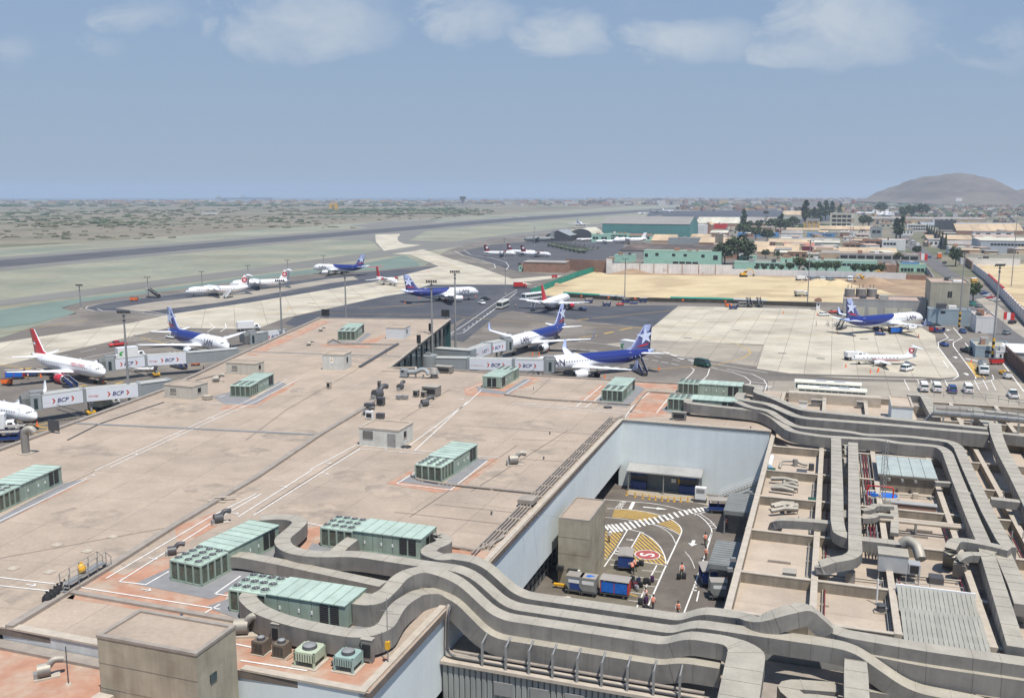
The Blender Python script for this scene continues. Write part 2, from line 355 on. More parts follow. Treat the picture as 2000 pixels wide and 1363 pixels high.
def slabs(name,poly,da,db,gap,z0,z1,m,parent,off=(0,0),limit=300,ang=0.):
 """cut an outline given as (a,b) into separate slabs with open joints"""
 ca, sa = math.cos(ang), math.sin(ang)
 q =[(a*ca-b*sa,a*sa+b*ca)for a,b in poly]
 a0, a1 = min(p[0]for p in q), max(p[0]for p in q); b0, b1 = min(p[1]for p in q), max(p[1]for p in q)
 cells =[]
 i0, j0 = math.floor((a0-off[0])/da), math.floor((b0-off[1])/db)
 for i in range(i0,math.ceil((a1-off[0])/da)+1):
  for j in range(j0,math.ceil((b1-off[1])/db)+1):
   x0, x1 = off[0]+i*da+gap, off[0]+(i+1)*da-gap; y0, y1 = off[1]+j*db+gap, off[1]+(j+1)*db-gap
   c = q
   for n, d in(((-1,0),-x0),((1,0),x1),((0,-1),-y0),((0,1),y1)):
    if c: c = clip(c,n,d)
   if len(c)>2 and area(c)>.3:
    c =[(x*ca+y*sa,-x*sa+y*ca)for x,y in c]
    cells.append((min(p[0]for p in c),c))
 cells.sort(key=lambda t: t[0])
 rest = MB()
 for k,(_,c)in enumerate(cells):
  xy =[(W(a,b).x,W(a,b).y)for a,b in c]
  if k<limit: MB().prism(xy,z0,z1,bottom=False).obj(name,m,parent)
  else: rest.prism(xy,z0,z1,bottom=False)
 if rest.f: rest.obj(name+'_field',m,parent,kind='stuff')
def abpoly(pts,z=0.): return[Z(x,y,z)for x,y in pts]
cr =[(1325,598),(1600,604),(1640,622),(1800,640),(1826,655),(1830,675),(1868,722),(1872,736),(1790,742),(1650,738),(1570,733),(1478,720),(1492,675),(1270,664),(1272,641)]
layer('joint_bed',cr,.010,m_joint,ap)
slabs('concrete_slab',abpoly(cr),7.6,6.5,.05,.0,.03,m_slab,ap,off=(2,1.2))
cr2 =[(1262,664),(1492,674),(1478,716),(1400,706),(1290,690),(1180,672)]
layer('joint_bed',cr2,.010,m_joint,ap)
slabs('concrete_slab',abpoly(cr2),7.6,6.5,.05,.0,.03,m_slab2,ap,off=(2,1.2))
cr3 =[(1500,744),(1650,745),(1800,747),(1880,744),(1960,740),(2010,752),(2040,800),(1500,790)]
layer('joint_bed',cr3,.010,m_joint,ap)
slabs('concrete_slab',abpoly(cr3),7.6,6.5,.05,.0,.03,m_slab2,ap,off=(2,1.2))
cr4 =[(1060,705),(1180,690),(1260,705),(1400,735),(1480,745),(1480,790),(1020,760)]
layer('joint_bed',cr4,.010,m_joint,ap)
slabs('concrete_slab',abpoly(cr4),7.6,6.5,.04,.0,.024,m_asph,ap,off=(2,1.2))
c1 =[(-300,705),(0,669),(250,632),(345,612),(500,589),(750,547),(857,520),(800,497),(765,496),(805,491),(826,487),(875,504),(940,523),(1000,545),(1040,556),(1000,556),(840,556),(788,573),(750,579),(560,620),(500,643),(330,640),(180,675),(0,714),(-300,790)]
layer('joint_bed',c1,.010,m_joint,ap)
slabs('concrete_slab',abpoly(c1),11,11,.06,.0,.03,m_slab,ap,ang=.62)
layer('concrete_exit',[(733,458),(782,457),(776,465),(778,471),(790,477),(822,479),(750,490),(745,485),(734,472)],.008,m_slab)
layer('concrete_stand',[(225,602),(300,590),(480,571),(640,545),(690,540),(700,546),(640,554),(430,591),(280,609)],.02,m_slab2,ap)
layer('pale_stand',[(1000,545),(1060,540),(1100,538),(1085,543),(1040,549),(1000,552)],.02,m_slab,ap)
layer('sand_lot',[(1030,577),(1160,531),(1500,535),(1700,540),(1822,545),(1830,598),(1600,590),(1220,583)],.05,m_sand)
layer('graded_dirt',[(1560,537),(1700,540),(1824,546),(1828,592),(1770,584),(1720,566),(1640,560),(1575,553)],.06,m_dirt)
layer('dirt_edge',[(1160,530),(1500,534),(1690,539),(1690,545),(1500,540),(1170,536)],.06,m_dirt)
layer('street',[(1738,452),(1762,452),(1800,480),(1860,530),(1930,575),(2060,690),(2060,720),(2000,690),(1905,640),(1890,590),(1850,545),(1800,510)],.03,m_road)
layer('street_pavement',[(1905,585),(1930,580),(2060,690),(2060,700),(1985,650)],.04,m_slab2)
def line(pts,w,m=None,z=.04,dash=None,parent=ap,name='painted_line',closed=False,ref=0.):
 return MB().strip([P(x,y,ref)for x,y in pts],w,z,0,closed,dash).obj(name,m or m_line,parent)
Y = m_yline
line([(-300,690),(0,652),(170,625)],.4,Y); line([(-300,640),(0,600),(150,583)],.4,Y)
line([(345,620),(420,605),(620,575)],.35,Y); line([(500,612),(660,612),(850,617)],.3,Y)
line([(700,603),(830,594)],.5,Y); line([(500,615),(560,607),(565,600),(640,590),(760,568),(880,533),(900,527),(880,517),(810,497)],.4,Y)
line([(880,617),(1000,628),(1140,638),(1240,640),(1300,637),(1440,626),(1640,622)],.35,Y)
line([(1128,625),(1150,623)],1.0,Y); line([(1157,622),(1320,606)],.4,Y)
line([(1180,652),(1198,648)],1.1,Y); line([(1210,645),(1235,640)],.9,Y); line([(1130,660),(1167,655)],.6,Y)
line([(1240,640),(1290,646),(1390,661),(1440,672),(1462,682),(1466,690),(1450,700),(1400,712),(1260,723)],.35,Y)
line([(1440,626),(1530,612),(1640,608)],.3,Y); line([(0,712),(60,722)],.4,Y); line([(275,660),(335,674)],.5,Y)
line([(1500,662),(1580,655),(1660,650),(1740,640)],.25,Y); line([(1590,682),(1640,683)],.4,m_dsteel)
for p in((30,722,62,718),(150,756,168,752),(180,750,200,747),(205,745,230,741),(225,750,240,746)): line([p[:2],p[2:]],.9,Y)
for p in((40,838,100,825),(50,830,96,836),(20,845,80,848),(60,843,105,838)): line([p[:2],p[2:]],.5,Y)
for off in(0,14): line([(880,652+off*.2),(905,636+off),(985,580+off*.7),(1010,566+off*.3)],.22)
line([(905,645),(940,622),(985,590),(1005,575)],.22,dash=(3,4))
line([(100,700),(260,666),(350,655)],.22,dash=(6,5)); line([(100,713),(280,676),(360,662)],.22)
line([(1060,662),(1180,672),(1300,690),(1385,709),(1500,728)],.25); line([(1040,677),(1120,681),(1220,693),(1330,714)],.25,dash=(2.5,1.2))
line([(1150,684),(1250,690),(1400,719)],.22,dash=(3,4))
line([(1335,745),(1352,728),(1356,722),(1350,718)],.22); line([(1370,745),(1382,733),(1386,720)],.22)
line([(1386,718),(1430,727),(1455,736),(1466,745),(1463,756)],.22); line([(1420,721),(1470,731),(1492,742),(1498,752),(1494,762)],.22); line([(1465,746),(1499,749)],.3)
line([(1500,730),(1600,733),(1800,738),(1850,741)],2.6,m_asph,z=.036); line([(1500,731),(1680,736),(1860,744)],.2,m_dsteel,z=.045)
for q in((1768,704,1760+18,718),(1842,704,1852,719)): line([q[:2],q[2:]],.25)
line([(1843,650),(1852,660),(1832,669),(1833,678),(1870,728),(1872,735),(1862,741),(1838,744)],.28)
line([(1862,640),(1879,660),(1862,669),(1862,676),(1905,734),(1906,740)],.28)
line([(1885,670),(1898,685)],.3); line([(1885,700),(1912,706)],.8); line([(1885,705),(1915,737)],.3,Y); line([(1902,710),(1925,740)],.3,Y)
MB().sheet(pp([(1889,708),(1898,708),(1916,735),(1906,737)]),.042).obj('painted_bay',m_yline,ap)
line([(1938,732),(1941,740),(1930,745),(1900,750),(1850,748)],.22); line([(1950,698),(2000,765)],.3)
for x in(1766,1792,1818,1845,1903,1920,1935): line([(x,742),(x+10,762)],.18)
line([(167,602),(172,598),(230,588),(370,571)],.3); line([(167,603),(185,607),(270,610),(350,622)],.3); line([(190,603),(200,607),(290,608),(380,625)],.3)
line([(385,632),(410,632),(420,640),(405,648)],.3); line([(440,632),(442,640),(430,648)],.3)
line([(888,490),(905,500),(940,508),(965,516),(968,523),(955,527)],.35); line([(905,488),(920,498),(960,504),(988,512),(994,520),(988,527)],.35); line([(888,490),(900,485),(960,474),(1050,466)],.3,m_dsteel)
line([(1120,592),(1180,598),(1280,593),(1400,598),(1600,606)],.25)
for x in(560,575,740,800,835,870,640,820): line([(x,610-(x%7)),(x+14,609-(x%7))],.3,m_dsteel)
for q in((960,428,1000,425),(1010,424.5,1030,423)): line([q[:2],q[2:]],3,m_line,z=.02)
for x, y in((1430,645),(1520,690),(1595,700),(1680,662),(1335,660),(720,560),(870,540),(600,592),(260,655),(905,515)): line([(x,y),(x+16,y+.5)],1.2,m_dsteel,z=.041)
FONT_CACHE ={}
def glyphs(txt,size,shear=0.,bold=0.):
 """letters as flat outlines in x,y; returns (verts, faces), origin at the left foot"""
 key =(txt,size,shear,bold)
 if key in FONT_CACHE: return FONT_CACHE[key]
 cu = bpy.data.curves.new('lettering','FONT'); cu.body = txt; cu.size = size; cu.shear = shear; cu.offset = bold; cu.resolution_u = 3
 o = bpy.data.objects.new('lettering',cu); COL.objects.link(o)
 dg = bpy.context.evaluated_depsgraph_get(); me = o.evaluated_get(dg).to_mesh()
 v =[tuple(p.co)for p in me.vertices]; f =[tuple(p.vertices)for p in me.polygons]
 o.evaluated_get(dg).to_mesh_clear(); bpy.data.objects.remove(o); bpy.data.curves.remove(cu)
 FONT_CACHE[key] =(v,f); return v, f
def ground_text(txt,p,size,ang,z,m,parent,stretch=1.,name='painted_lettering'):
 v, f = glyphs(txt,size); c, s = math.cos(ang), math.sin(ang)
 return MB().add([(p.x+x*c-y*stretch*s,p.y+x*s+y*stretch*c,z)for x,y,_ in v],f).obj(name,m,parent)
ground_text('STOP',P(1467,755.5),2.0,heading(P(1467,755.5),P(1494,757.2)),.06,m_line,ap,1.7)
def ground_arrow(p,ang,L,w,z,m,parent):
 c, s = math.cos(ang), math.sin(ang)
 q =[(0,-w*.18),(L*.55,-w*.18),(L*.55,-w*.5),(L,0),(L*.55,w*.5),(L*.55,w*.18),(0,w*.18)]
 return MB().add([(p.x+x*c-y*s,p.y+x*s+y*c,z)for x,y in q],[(0,1,5,6),(2,3,4)]).obj('painted_arrow',m,parent)
ground_arrow(P(1480,763),heading(P(1480,763),P(1480,758)),2.4,2.2,.06,m_line,ap)
for a, b in(((1868,700),(1862,694)),((1890,733),(1882,726)),((1851,646),(1853,640)),((1852,665),(1858,664))): ground_arrow(P(*a),heading(P(*a),P(*b)),3.2,1.8,.045,m_line,ap)
for x, y in((1283,689),(1323,699),(1344,703),(1310,693),(1295,687)): ground_arrow(P(x,y),heading(P(x,y),P(x+9,y+2)),3,1.6,.045,m_line,ap)
def hill(name,px0,px1,base_y,D,prof,depth,m):
 """ridge profile given as (pixel x, pixel y); built as a rounded mass D metres away"""
 xs =[(x-1000)/FPX*D for x,y in prof]; hs =[EYE+D*math.tan(math.atan((CY-y)/FPX)-PITCH)for x,y in prof]
 def h(x):
  for i in range(len(xs)-1):
   if xs[i]<=x<=xs[i+1]:
    t =(x-xs[i])/(xs[i+1]-xs[i]); t = t*t*(3-2*t)*.5+t*.5
    return hs[i]+(hs[i+1]-hs[i])*t
  return 0
 NX, NY = 110, 50; v =[]; f =[]; cx_ = xs[hs.index(max(hs))]
 for j in range(NY+1):
  t = -1+2*j/NY
  for i in range(NX+1):
   x = xs[0]+(xs[-1]-xs[0])*i/NX; xq = cx_+(x-cx_)*(1-.42*abs(t)**1.3)
   k = max(0.,1-abs(t)**1.6)
   n = noise.fractal(Vector((x*.006,t*5,3.1)),1,2,5)*13+abs(noise.noise(Vector((x*.011,t*1.2,9.))))*-16+5
   v.append((xq,D+t*depth,max(-2,h(x)*k+n*k*min(1,h(x)/40))))
 for j in range(NY):
  for i in range(NX):
   q = j*(NX+1)+i; f.append((q,q+1,q+NX+2,q+NX+1))
 return MB().add(v,f,0,True).obj(name,m,kind='structure')
m_hill = mat('bare_hill',(.175,.14,.108),.95,.25,.012,second=(.10,.082,.068),sec_scale=.004,sec_lo=.4,sec_hi=.65,fine=.08)
hill('hill',0,0,0,4300,[(1676,393),(1700,387),(1726,373),(1772,355),(1812,346),(1850,341),(1878,344),(1906,356),(1934,371),(1968,383),(2010,392),(2090,396)],620,m_hill)
hill('foothill',0,0,0,4000,[(1900,396),(1930,386),(1958,377),(1985,372),(2010,373),(2060,381),(2150,385),(2300,396)],400,m_hill)
# terminal
RF = 10.5
T = abthing('terminal_building','broad flat-roofed terminal with pinkish roof filling the left and middle foreground','building',54.2,-29.5)
def ABP(pts,z=RF): return[(b,a)for a,b in abpoly(pts,z)]
roof_px =[(721,1353),(18,1228),(-340,1172),(-340,1010),(0,880),(317,764),(460,697),(625,622),(880,624),(760,720),(830,721)]
outline = ABP(roof_px)+[(-57.6,169.2),(-7.2,169.2),(-7.2,139.2),(-29.5,139.2)]
MB().prism(outline,RF-.6,RF-.04).obj('roof',m_joint,T)
kerb_px =[(-340,1432),(18,1228),(207,1114),(340,1029),(500,934),(625,850),(705,802),(780,745),(806,722)]
kl =[Z(x,y,RF)for x,y in kerb_px]
left = abpoly([(18,1228),(-340,1172),(-340,1010),(0,880),(317,764),(460,697),(625,622),(880,624),(760,720),(806,721),(780,745),(705,802),(625,850),(500,934),(340,1029),(207,1114)],RF)
right = abpoly([(721,1353),(18,1228),(207,1114),(340,1029),(500,934),(625,850),(705,802),(780,745),(806,721),(830,721)],RF)+[(169.2,-57.6),(169.2,-7.2),(139.2,-7.2),(139.2,-29.5)]
def roof_slabs(poly,da,db,ang):
 n0 = len(COL.objects)
 slabs('roof_slab',poly,da,db,.018,RF-.03,RF,m_roof,None,ang=ang,limit=290)
 for o in list(COL.objects)[n0: ]:
  o.parent = T; o.matrix_parent_inverse = Matrix();
  M =(Matrix.Translation(W(54.2,-29.5))@Matrix.Rotation(-PHI,4,'Z')).inverted()
  o.data.transform(M)
roof_slabs(left,9.3,7.4,.14); roof_slabs(right,8.6,7.1,0.)
def walls(mb,pts,z0,z1,th=.35):
 for p, q in zip(pts,pts[1: ]):
  d =(Vector(q)-Vector(p)).normalized(); n = Vector((d.y,-d.x))*th
  mb.prism([p,q,(q[0]-n.x,q[1]-n.y),(p[0]-n.x,p[1]-n.y)],z0,z1)
 return mb
MB().box(-29.9,-29.5,54.2,139.2,3.4,RF-.05).obj('wall',m_wall,T)
MB().box(-29.9,-7.4,139.2,139.6,0,RF-.05).obj('wall',m_wall,T)
MB().box(-48,-29.5,54.2,54.6,0,RF-.05).obj('wall',m_wall,T)
MB().box(-30.6,-30.4,76,126,0,3.4).obj('glazing',m_glass,T)
MB().box(-34.5,-34.2,126,139.1,0,3.4).obj('passage_back',m_dsteel,T)
fr = MB()
for a in[78+1.6*k for k in range(31)]: fr.box(-30.38,-30.25,a-.05,a+.05,0,3.4)
for z in(.9,1.8,2.7): fr.box(-30.36,-30.27,76,126,z-.04,z+.04)
fr.obj('window_frame',m_steel,T)
MB().box(-30.0,-29.4,54.1,139.1,RF-.02,RF+.16).obj('coping',m_conc_top,T)
MB().box(-30.0,-7.3,139.1,139.75,RF-.02,RF+.16).obj('coping',m_conc_top,T)
MB().box(-39.6,-30.0,54.1,54.75,RF-.02,RF+.14).obj('coping',m_conc_top,T)
MB().box(-62,-48.1,53.8,54.4,9.35,RF-.05).obj('fascia',m_fascia,T)
MB().box(-62,-48.1,53.7,54.5,RF-.04,RF+.12).obj('coping',m_conc_top,T)
MB().box(-75,-40,30,53.75,8.7,9.28).obj('lower_roof',m_terra,T)
MB().box(-75,-48.1,52.6,53.7,9.28,9.52).obj('ledge',m_kerb,T)
MB().box(-64,-63.3,34,52.5,9.28,9.6).obj('ledge',m_kerb,T)
MB().box(-47.9,-46.6,40,49.0,9.28,10.0).obj('ledge',m_conc_top,T)
def kerb(px,w,h,m=m_kerb,z=RF,name='roof_kerb',parent=T):
 pts =[Z(x,y,z)for x,y in px]; mb = MB(); L =[]
 for(a0,b0),(a1,b1)in zip(pts,pts[1: ]):
  d = Vector((b1-b0,a1-a0)).normalized(); n = Vector((-d.y,d.x))*w/2
  mb.prism([(b0+n.x,a0+n.y),(b1+n.x,a1+n.y),(b1-n.x,a1-n.y),(b0-n.x,a0-n.y)],z-.02,z+h)
 return mb.obj(name,m,parent)
kerb([(18,1228),(130,1160),(207,1114),(340,1029),(500,934),(625,850),(705,802),(730,784)],.75,.32)
kerb([(-340,1010),(0,880),(317,764),(460,697),(625,622)],.7,.35)
kerb([(625,622),(880,624)],.5,.2); kerb([(140,1158),(490,1219)],.55,.22,m_kerb)
kerb([(830,721),(870,723),(1000,732),(1322,750),(1480,757)],.6,.25)
kerb([(880,624),(760,720),(812,719)],.35,.3,m_conc_top); kerb([(745,726),(813,726),(812,719)],.4,.3,m_conc_top)
kerb([(703,718),(777,673)],.6,.35,m_dsteel); kerb([(640,674),(780,674)],.4,.2,m_kerb)
kerb([(140,827),(380,838),(625,850)],.5,.14,m_steel); kerb([(475,687),(640,692),(790,697)],.4,.12,m_steel)
kerb([(132,860),(195,828),(320,786)],.18,.12,m_dsteel); kerb([(350,752),(420,734)],.18,.12,m_dsteel)
PK =[0]
def patch(px,m,z=.004,name='roof_paint',zz=RF):
 PK[0] += 1; z = z*.5+PK[0]*.0015; mb = MB(); mb.sheet([(b,a)for a,b in abpoly(px,zz)],zz+z); return mb.obj(name,m,T)
for px in([(230,1130),(330,1075),(440,1090),(450,1140),(430,1200),(180,1150)],[(130,1168),(210,1115),(430,1165),(425,1212),(300,1195)],[(455,1240),(700,1285),(780,1282),(721,1350),(457,1303)],[(340,1030),(420,1000),(440,1018),(350,1068)],[(440,780),(470,772),(520,775),(585,742),(560,762),(495,796),(430,800)],[(640,672),(700,669),(760,650),(720,680),(620,676)],[(755,944),(800,920),(880,945),(960,895),(985,893),(895,957),(850,962)],[(905,760),(945,745),(960,760),(1015,745),(1040,736),(1060,740),(985,775),(910,772)],[(1130,780),(1172,750),(1184,752),(1160,782)],[(1250,762),(1330,768),(1300,812),(1225,818)],[(1232,746),(1340,752),(1320,762),(1250,758)],[(0,1010),(60,980),(180,935),(150,950),(0,1022)],[(860,1060),(955,1078),(945,1098),(840,1085)],[(575,1040),(640,1020),(640,1075),(590,1080)],[(480,692),(625,626),(645,628),(500,695)]): patch(px,m_terra)
for px in([(262,1140),(330,1110),(440,1120),(520,1060),(560,1072),(440,1158),(410,1170)],[(400,1185),(450,1168),(520,1210),(690,1225),(760,1190),(790,1205),(720,1250),(560,1240),(470,1210)],[(415,775),(450,765),(495,780),(545,745),(560,750),(500,790),(440,790)],[(775,940),(810,925),(866,945),(930,895),(955,897),(880,954)],[(930,755),(985,765),(1025,740),(1040,742),(990,772),(935,765)],[(1165,780),(1176,770),(1216,786),(1243,752),(1260,760),(1225,795),(1170,790)],[(0,1010),(120,945),(170,935),(0,1022)],[(1290,800),(1310,790),(1340,805),(1330,815)],[(610,1060),(660,1075),(850,1095),(830,1105),(600,1075)],[(640,664),(694,668),(716,650),(726,652),(700,672),(640,670)]): patch(px,m_pad,.008,'grey_pad')
m_stain = mat('roof_water_stain',(.30,.245,.195),.9,.15,.5,second=(.405,.325,.25),sec_scale=.45,sec_lo=.40,sec_hi=.60,fine=.08)
rst = random.Random(8)
for x, y, r in((600,765,4),(350,800,5),(420,960,4),(150,1010,4),(620,1000,3.5),(760,960,3),(900,850,3.5),(980,930,2.6),(1050,830,3),(250,1085,3),(60,1160,3),(560,850,4),(700,700,5),(880,760,3),(160,880,4),(700,930,3),(480,880,3),(1080,880,2.4)):
 a, b = Z(x,y,RF); MB().sheet([(b+math.cos(k*.5236)*r*rst.uniform(.5,1.2)*1.4,a+math.sin(k*.5236)*r*rst.uniform(.5,1.2))for k in range(12)],RF+.003+.0005*(x%7)).obj('water_stain',m_stain,T)
def rl(pts,w=.16,m=m_line,z=.052,name='painted_line',dash=None,zz=RF):
 return MB().strip([(b,a)for a,b in abpoly(pts,zz)],w,zz+z,0,False,dash).obj(name,m,T)
for q in([(185,920),(380,830),(490,780),(560,742)],[(215,913),(400,828),(505,782),(585,740)],[(0,1018),(170,935)],[(0,1128),(130,1143),(430,1190)],[(0,1144),(105,1155)],[(430,1180),(395,1200)],[(207,1130),(410,1010),(500,965)],[(233,1136),(440,1005),(510,965)],[(233,1136),(285,1142),(330,1116)],[(420,1160),(470,1125)],[(420,1160),(450,1164)],[(605,918),(695,870),(790,877),(915,786),(940,762)],[(465,1010),(610,918)],[(495,1007),(625,925),(703,877),(830,887)],[(810,880),(914,784)],[(808,880),(848,883)],[(775,945),(812,922)],[(775,945),(880,957),(952,900)],[(925,891),(975,894)],[(1000,788),(1100,793),(1230,802),(1300,812)],[(1000,790),(1240,810)],[(1124,796),(1175,754)],[(1142,797),(1180,768)],[(1220,816),(1235,795),(1270,765)],[(1282,807),(1312,770)],[(370,786),(470,790)],[(428,776),(440,772)],[(460,1258),(560,1278)],[(470,1290),(600,1310)],[(910,762),(945,748)],[(985,772),(1035,742)],[(600,1022),(635,1028)]): rl(q)
for q in([(185,920),(40,990)],[(700,720),(560,800),(480,860)],[(0,1090),(340,1028)],[(800,1010),(1010,870)],[(500,1000),(880,760)],[(920,960),(1110,840)],[(1040,770),(1075,740)],[(770,1000),(1040,1030)],[(850,985),(1090,1010)],[(880,830),(1190,850)],[(1000,858),(1130,862)],[(990,895),(1110,902)],[(480,1300),(720,1350)],[(560,1290),(640,1240)]): rl(q,.07,m_joint,.049,'roof_seam')
mbm = MB()
for x, y in((413,817),(345,849),(262,887),(580,763),(640,905),(750,877),(846,835),(884,804),(900,780),(1041,790),(1168,801),(553,951),(635,1001-75),(1100,796),(60,1143),(285,1152),(298,1091),(458,1003),(178,928)):
 a, b = Z(x,y,RF); mbm.strip([(b-.5,a),(b+.5,a)],.12,RF+.056); mbm.strip([(b+.1,a+.35),(b+.5,a),(b+.2,a-.3)],.1,RF+.057)
mbm.obj('painted_arrow',m_line,T)
gl =[Z(880,624,RF),Z(760,720,RF)]
(ga0,gb0),(ga1,gb1) = gl
n = 12
for k in range(n):
 f0, f1 = k/n,(k+1)/n
 p =(gb0+(gb1-gb0)*f0-.9,ga0+(ga1-ga0)*f0); q =(gb0+(gb1-gb0)*f1-.9,ga0+(ga1-ga0)*f1)
 for z0, z1 in((.2,4.9),(5.0,9.8)):
  e = .04
  MB().prism([p,q,(q[0]-.12,q[1]),(p[0]-.12,p[1])],z0,z1).obj('glass_pane',m_tglass,T)
 MB().box(p[0]-.1,p[0]+.25,p[1]-.15,p[1]+.15,0,RF-.6).obj('column',m_dsteel,T)
ends = ABP([(625,622),(880,624)])
MB().prism([ends[0],ends[1],(ends[1][0],ends[1][1]-.4),(ends[0][0],ends[0][1]-.4)],0,RF-.6).obj('end_wall',m_tglass,T)
wl_ = ABP([(-340,1010),(0,880),(317,764),(460,697),(625,622)])
mw = MB()
for p, q in zip(wl_,wl_[1: ]): mw.prism([p,q,(q[0]+.5,q[1]),(p[0]+.5,p[1])],0,RF-.6)
mw.obj('wall',m_grey_r,T)
MB().box(-57.6,-7.2,168.8,169.15,0,RF-.6).obj('wall',m_grey_r,T)
MB().box(-7.6,-7.2,139.7,168.7,0,RF-.6).obj('wall',m_grey_r,T)
t = abthing('roof_pipe_run','bundle of thin grey pipes along the roof edge above the loading alley','pipes',110,-30.6,RF)
for b in(-30.35,-30.75,-31.15,-31.5): MB().tube([(b,82,RF+.35),(b,138,RF+.35),(b+1.0,141,RF+.35)]if b>-31 else[(b,80,RF+.32),(b,140,RF+.32)],.075,6).obj('pipe',m_kerb,t)
for a in range(83,139,4): MB().box(-31.7,-30.2,a-.12,a+.12,RF,RF+.26).obj('pipe_support',m_conc_top,t)
MB().box(-31.9,-30.1,95.2,97.2,RF+.42,RF+.9).obj('junction_cover',m_kerb,t)
def pipe_thing(label,px,r=.12,z=RF,h=.22,m=m_kerb,cat='pipe',group=None,step=5.):
 w =[Z(x,y,z)for x,y in px]
 t = abthing('roof_pipe',label,cat,w[0][0],w[0][1],z,group)
 path = smooth_path([(b,a,z+h)for a,b in w],.8,3)
 MB().tube(path,r,6).obj('pipe',m,t)
 for q in resample(path,step)[1: -1: 1]: MB().box(q.x-.18,q.x+.18,q.y-.18,q.y+.18,z,z+h-r*.5).obj('pipe_support',m_conc_top,t)
 return t
pipe_thing('dark pipe snaking from the middle roof chiller to the alley edge',[(803,930),(815,939),(870,948),(1050,966),(1058,962)],.14)
pipe_thing('thin pipe crossing the roof behind the far right chiller pads',[(985,772),(1050,781),(1175,788),(1232,792)],.14)
pipe_thing('pipe loop in front of the far right chiller pad',[(1232,805),(1262,766),(1330,771)],.14)
pipe_thing('pipe curling out beside the duct bend at the alley edge',[(860,1068),(910,1075),(925,1078),(950,1072),(985,1050)],.16)
pipe_thing('pipe running beside the concourse chiller pad',[(640,671),(650,664),(668,672),(775,674)],.16)
BT = 8.2
t = abthing('stair_tower','square bare concrete block standing in the loading alley','building',103.6,-26.5,0)
MB().box(-28.4,-24.7,99.7,107.6,0,BT-.2).obj('wall',m_block,t)
MB().box(-28.2,-24.9,99.9,107.4,BT-.2,BT-.12).obj('roof',m_roof,t)
for q in((-28.4,-24.7,99.7,99.9),(-28.4,-24.7,107.4,107.6)): MB().box(*q,BT-.2,BT).obj('coping',m_kerb,t)
for q in((-28.4,-28.2,99.9,107.4),(-24.9,-24.7,99.9,107.4)): MB().box(*q,BT-.2,BT).obj('coping',m_kerb,t)
for z in(1.9,3.9,5.9): MB().box(-28.42,-24.68,99.68,99.7,z,z+.03).box(-24.7,-24.68,99.7,107.6,z,z+.03).obj('pour_line',m_conc,t)
d = MB().box(-27.1,-26.1,99.62,99.7,0,2.1).obj('door',m_steel,t); d['label'] = 'grey steel door at the foot of the block'
MB().box(-27.2,-26.0,99.55,99.7,2.1,2.2).obj('door_lintel',m_dsteel,t)
MB().box(-28.5,-27.7,99.2,99.7,1.9,2.4).obj('sign_box',m_dark,t); MB().box(-25.95,-25.7,99.35,99.65,1.9,2.15).obj('wall_lamp',m_white,t)
t = abthing('kerb_barrier','yellow timber barrier beam beside the concrete block','barrier',98.6,-28,0)
MB().box(-28.6,-27.1,98.5,98.8,.35,.6).obj('beam',m_yellow,t)
for b in(-28.4,-27.4): MB().box(b,b+.15,98.55,98.75,0,.35).obj('post',m_dsteel,t)
t = abthing('concrete_tower','tall concrete block with flat beige roof at the lower left edge of the terminal','building',51.4,-44,0)
MB().box(-48,-39.6,49.3,53.75,0,14.0).obj('wall',m_block,t)
MB().box(-47.7,-39.9,49.6,53.45,14.0,14.05).obj('roof',m_roof,t)
for q in((-48.05,-39.55,49.25,49.6),(-48.05,-39.55,53.45,53.8),(-48.05,-47.7,49.6,53.45),(-39.9,-39.55,49.6,53.45)): MB().box(*q,14.0,14.2).obj('coping',m_kerb,t)
w = MB().box(-39.6,-39.52,50.6,51.3,11.3,11.9).obj('window',m_glass,t); MB().box(-39.58,-39.5,50.5,51.4,11.2,11.3).obj('sill',m_conc_top,w)
for z in(12.1,10.2,8.3): MB().box(-48.02,-39.58,49.28,49.3,z,z+.04).obj('pour_line',m_conc,t)
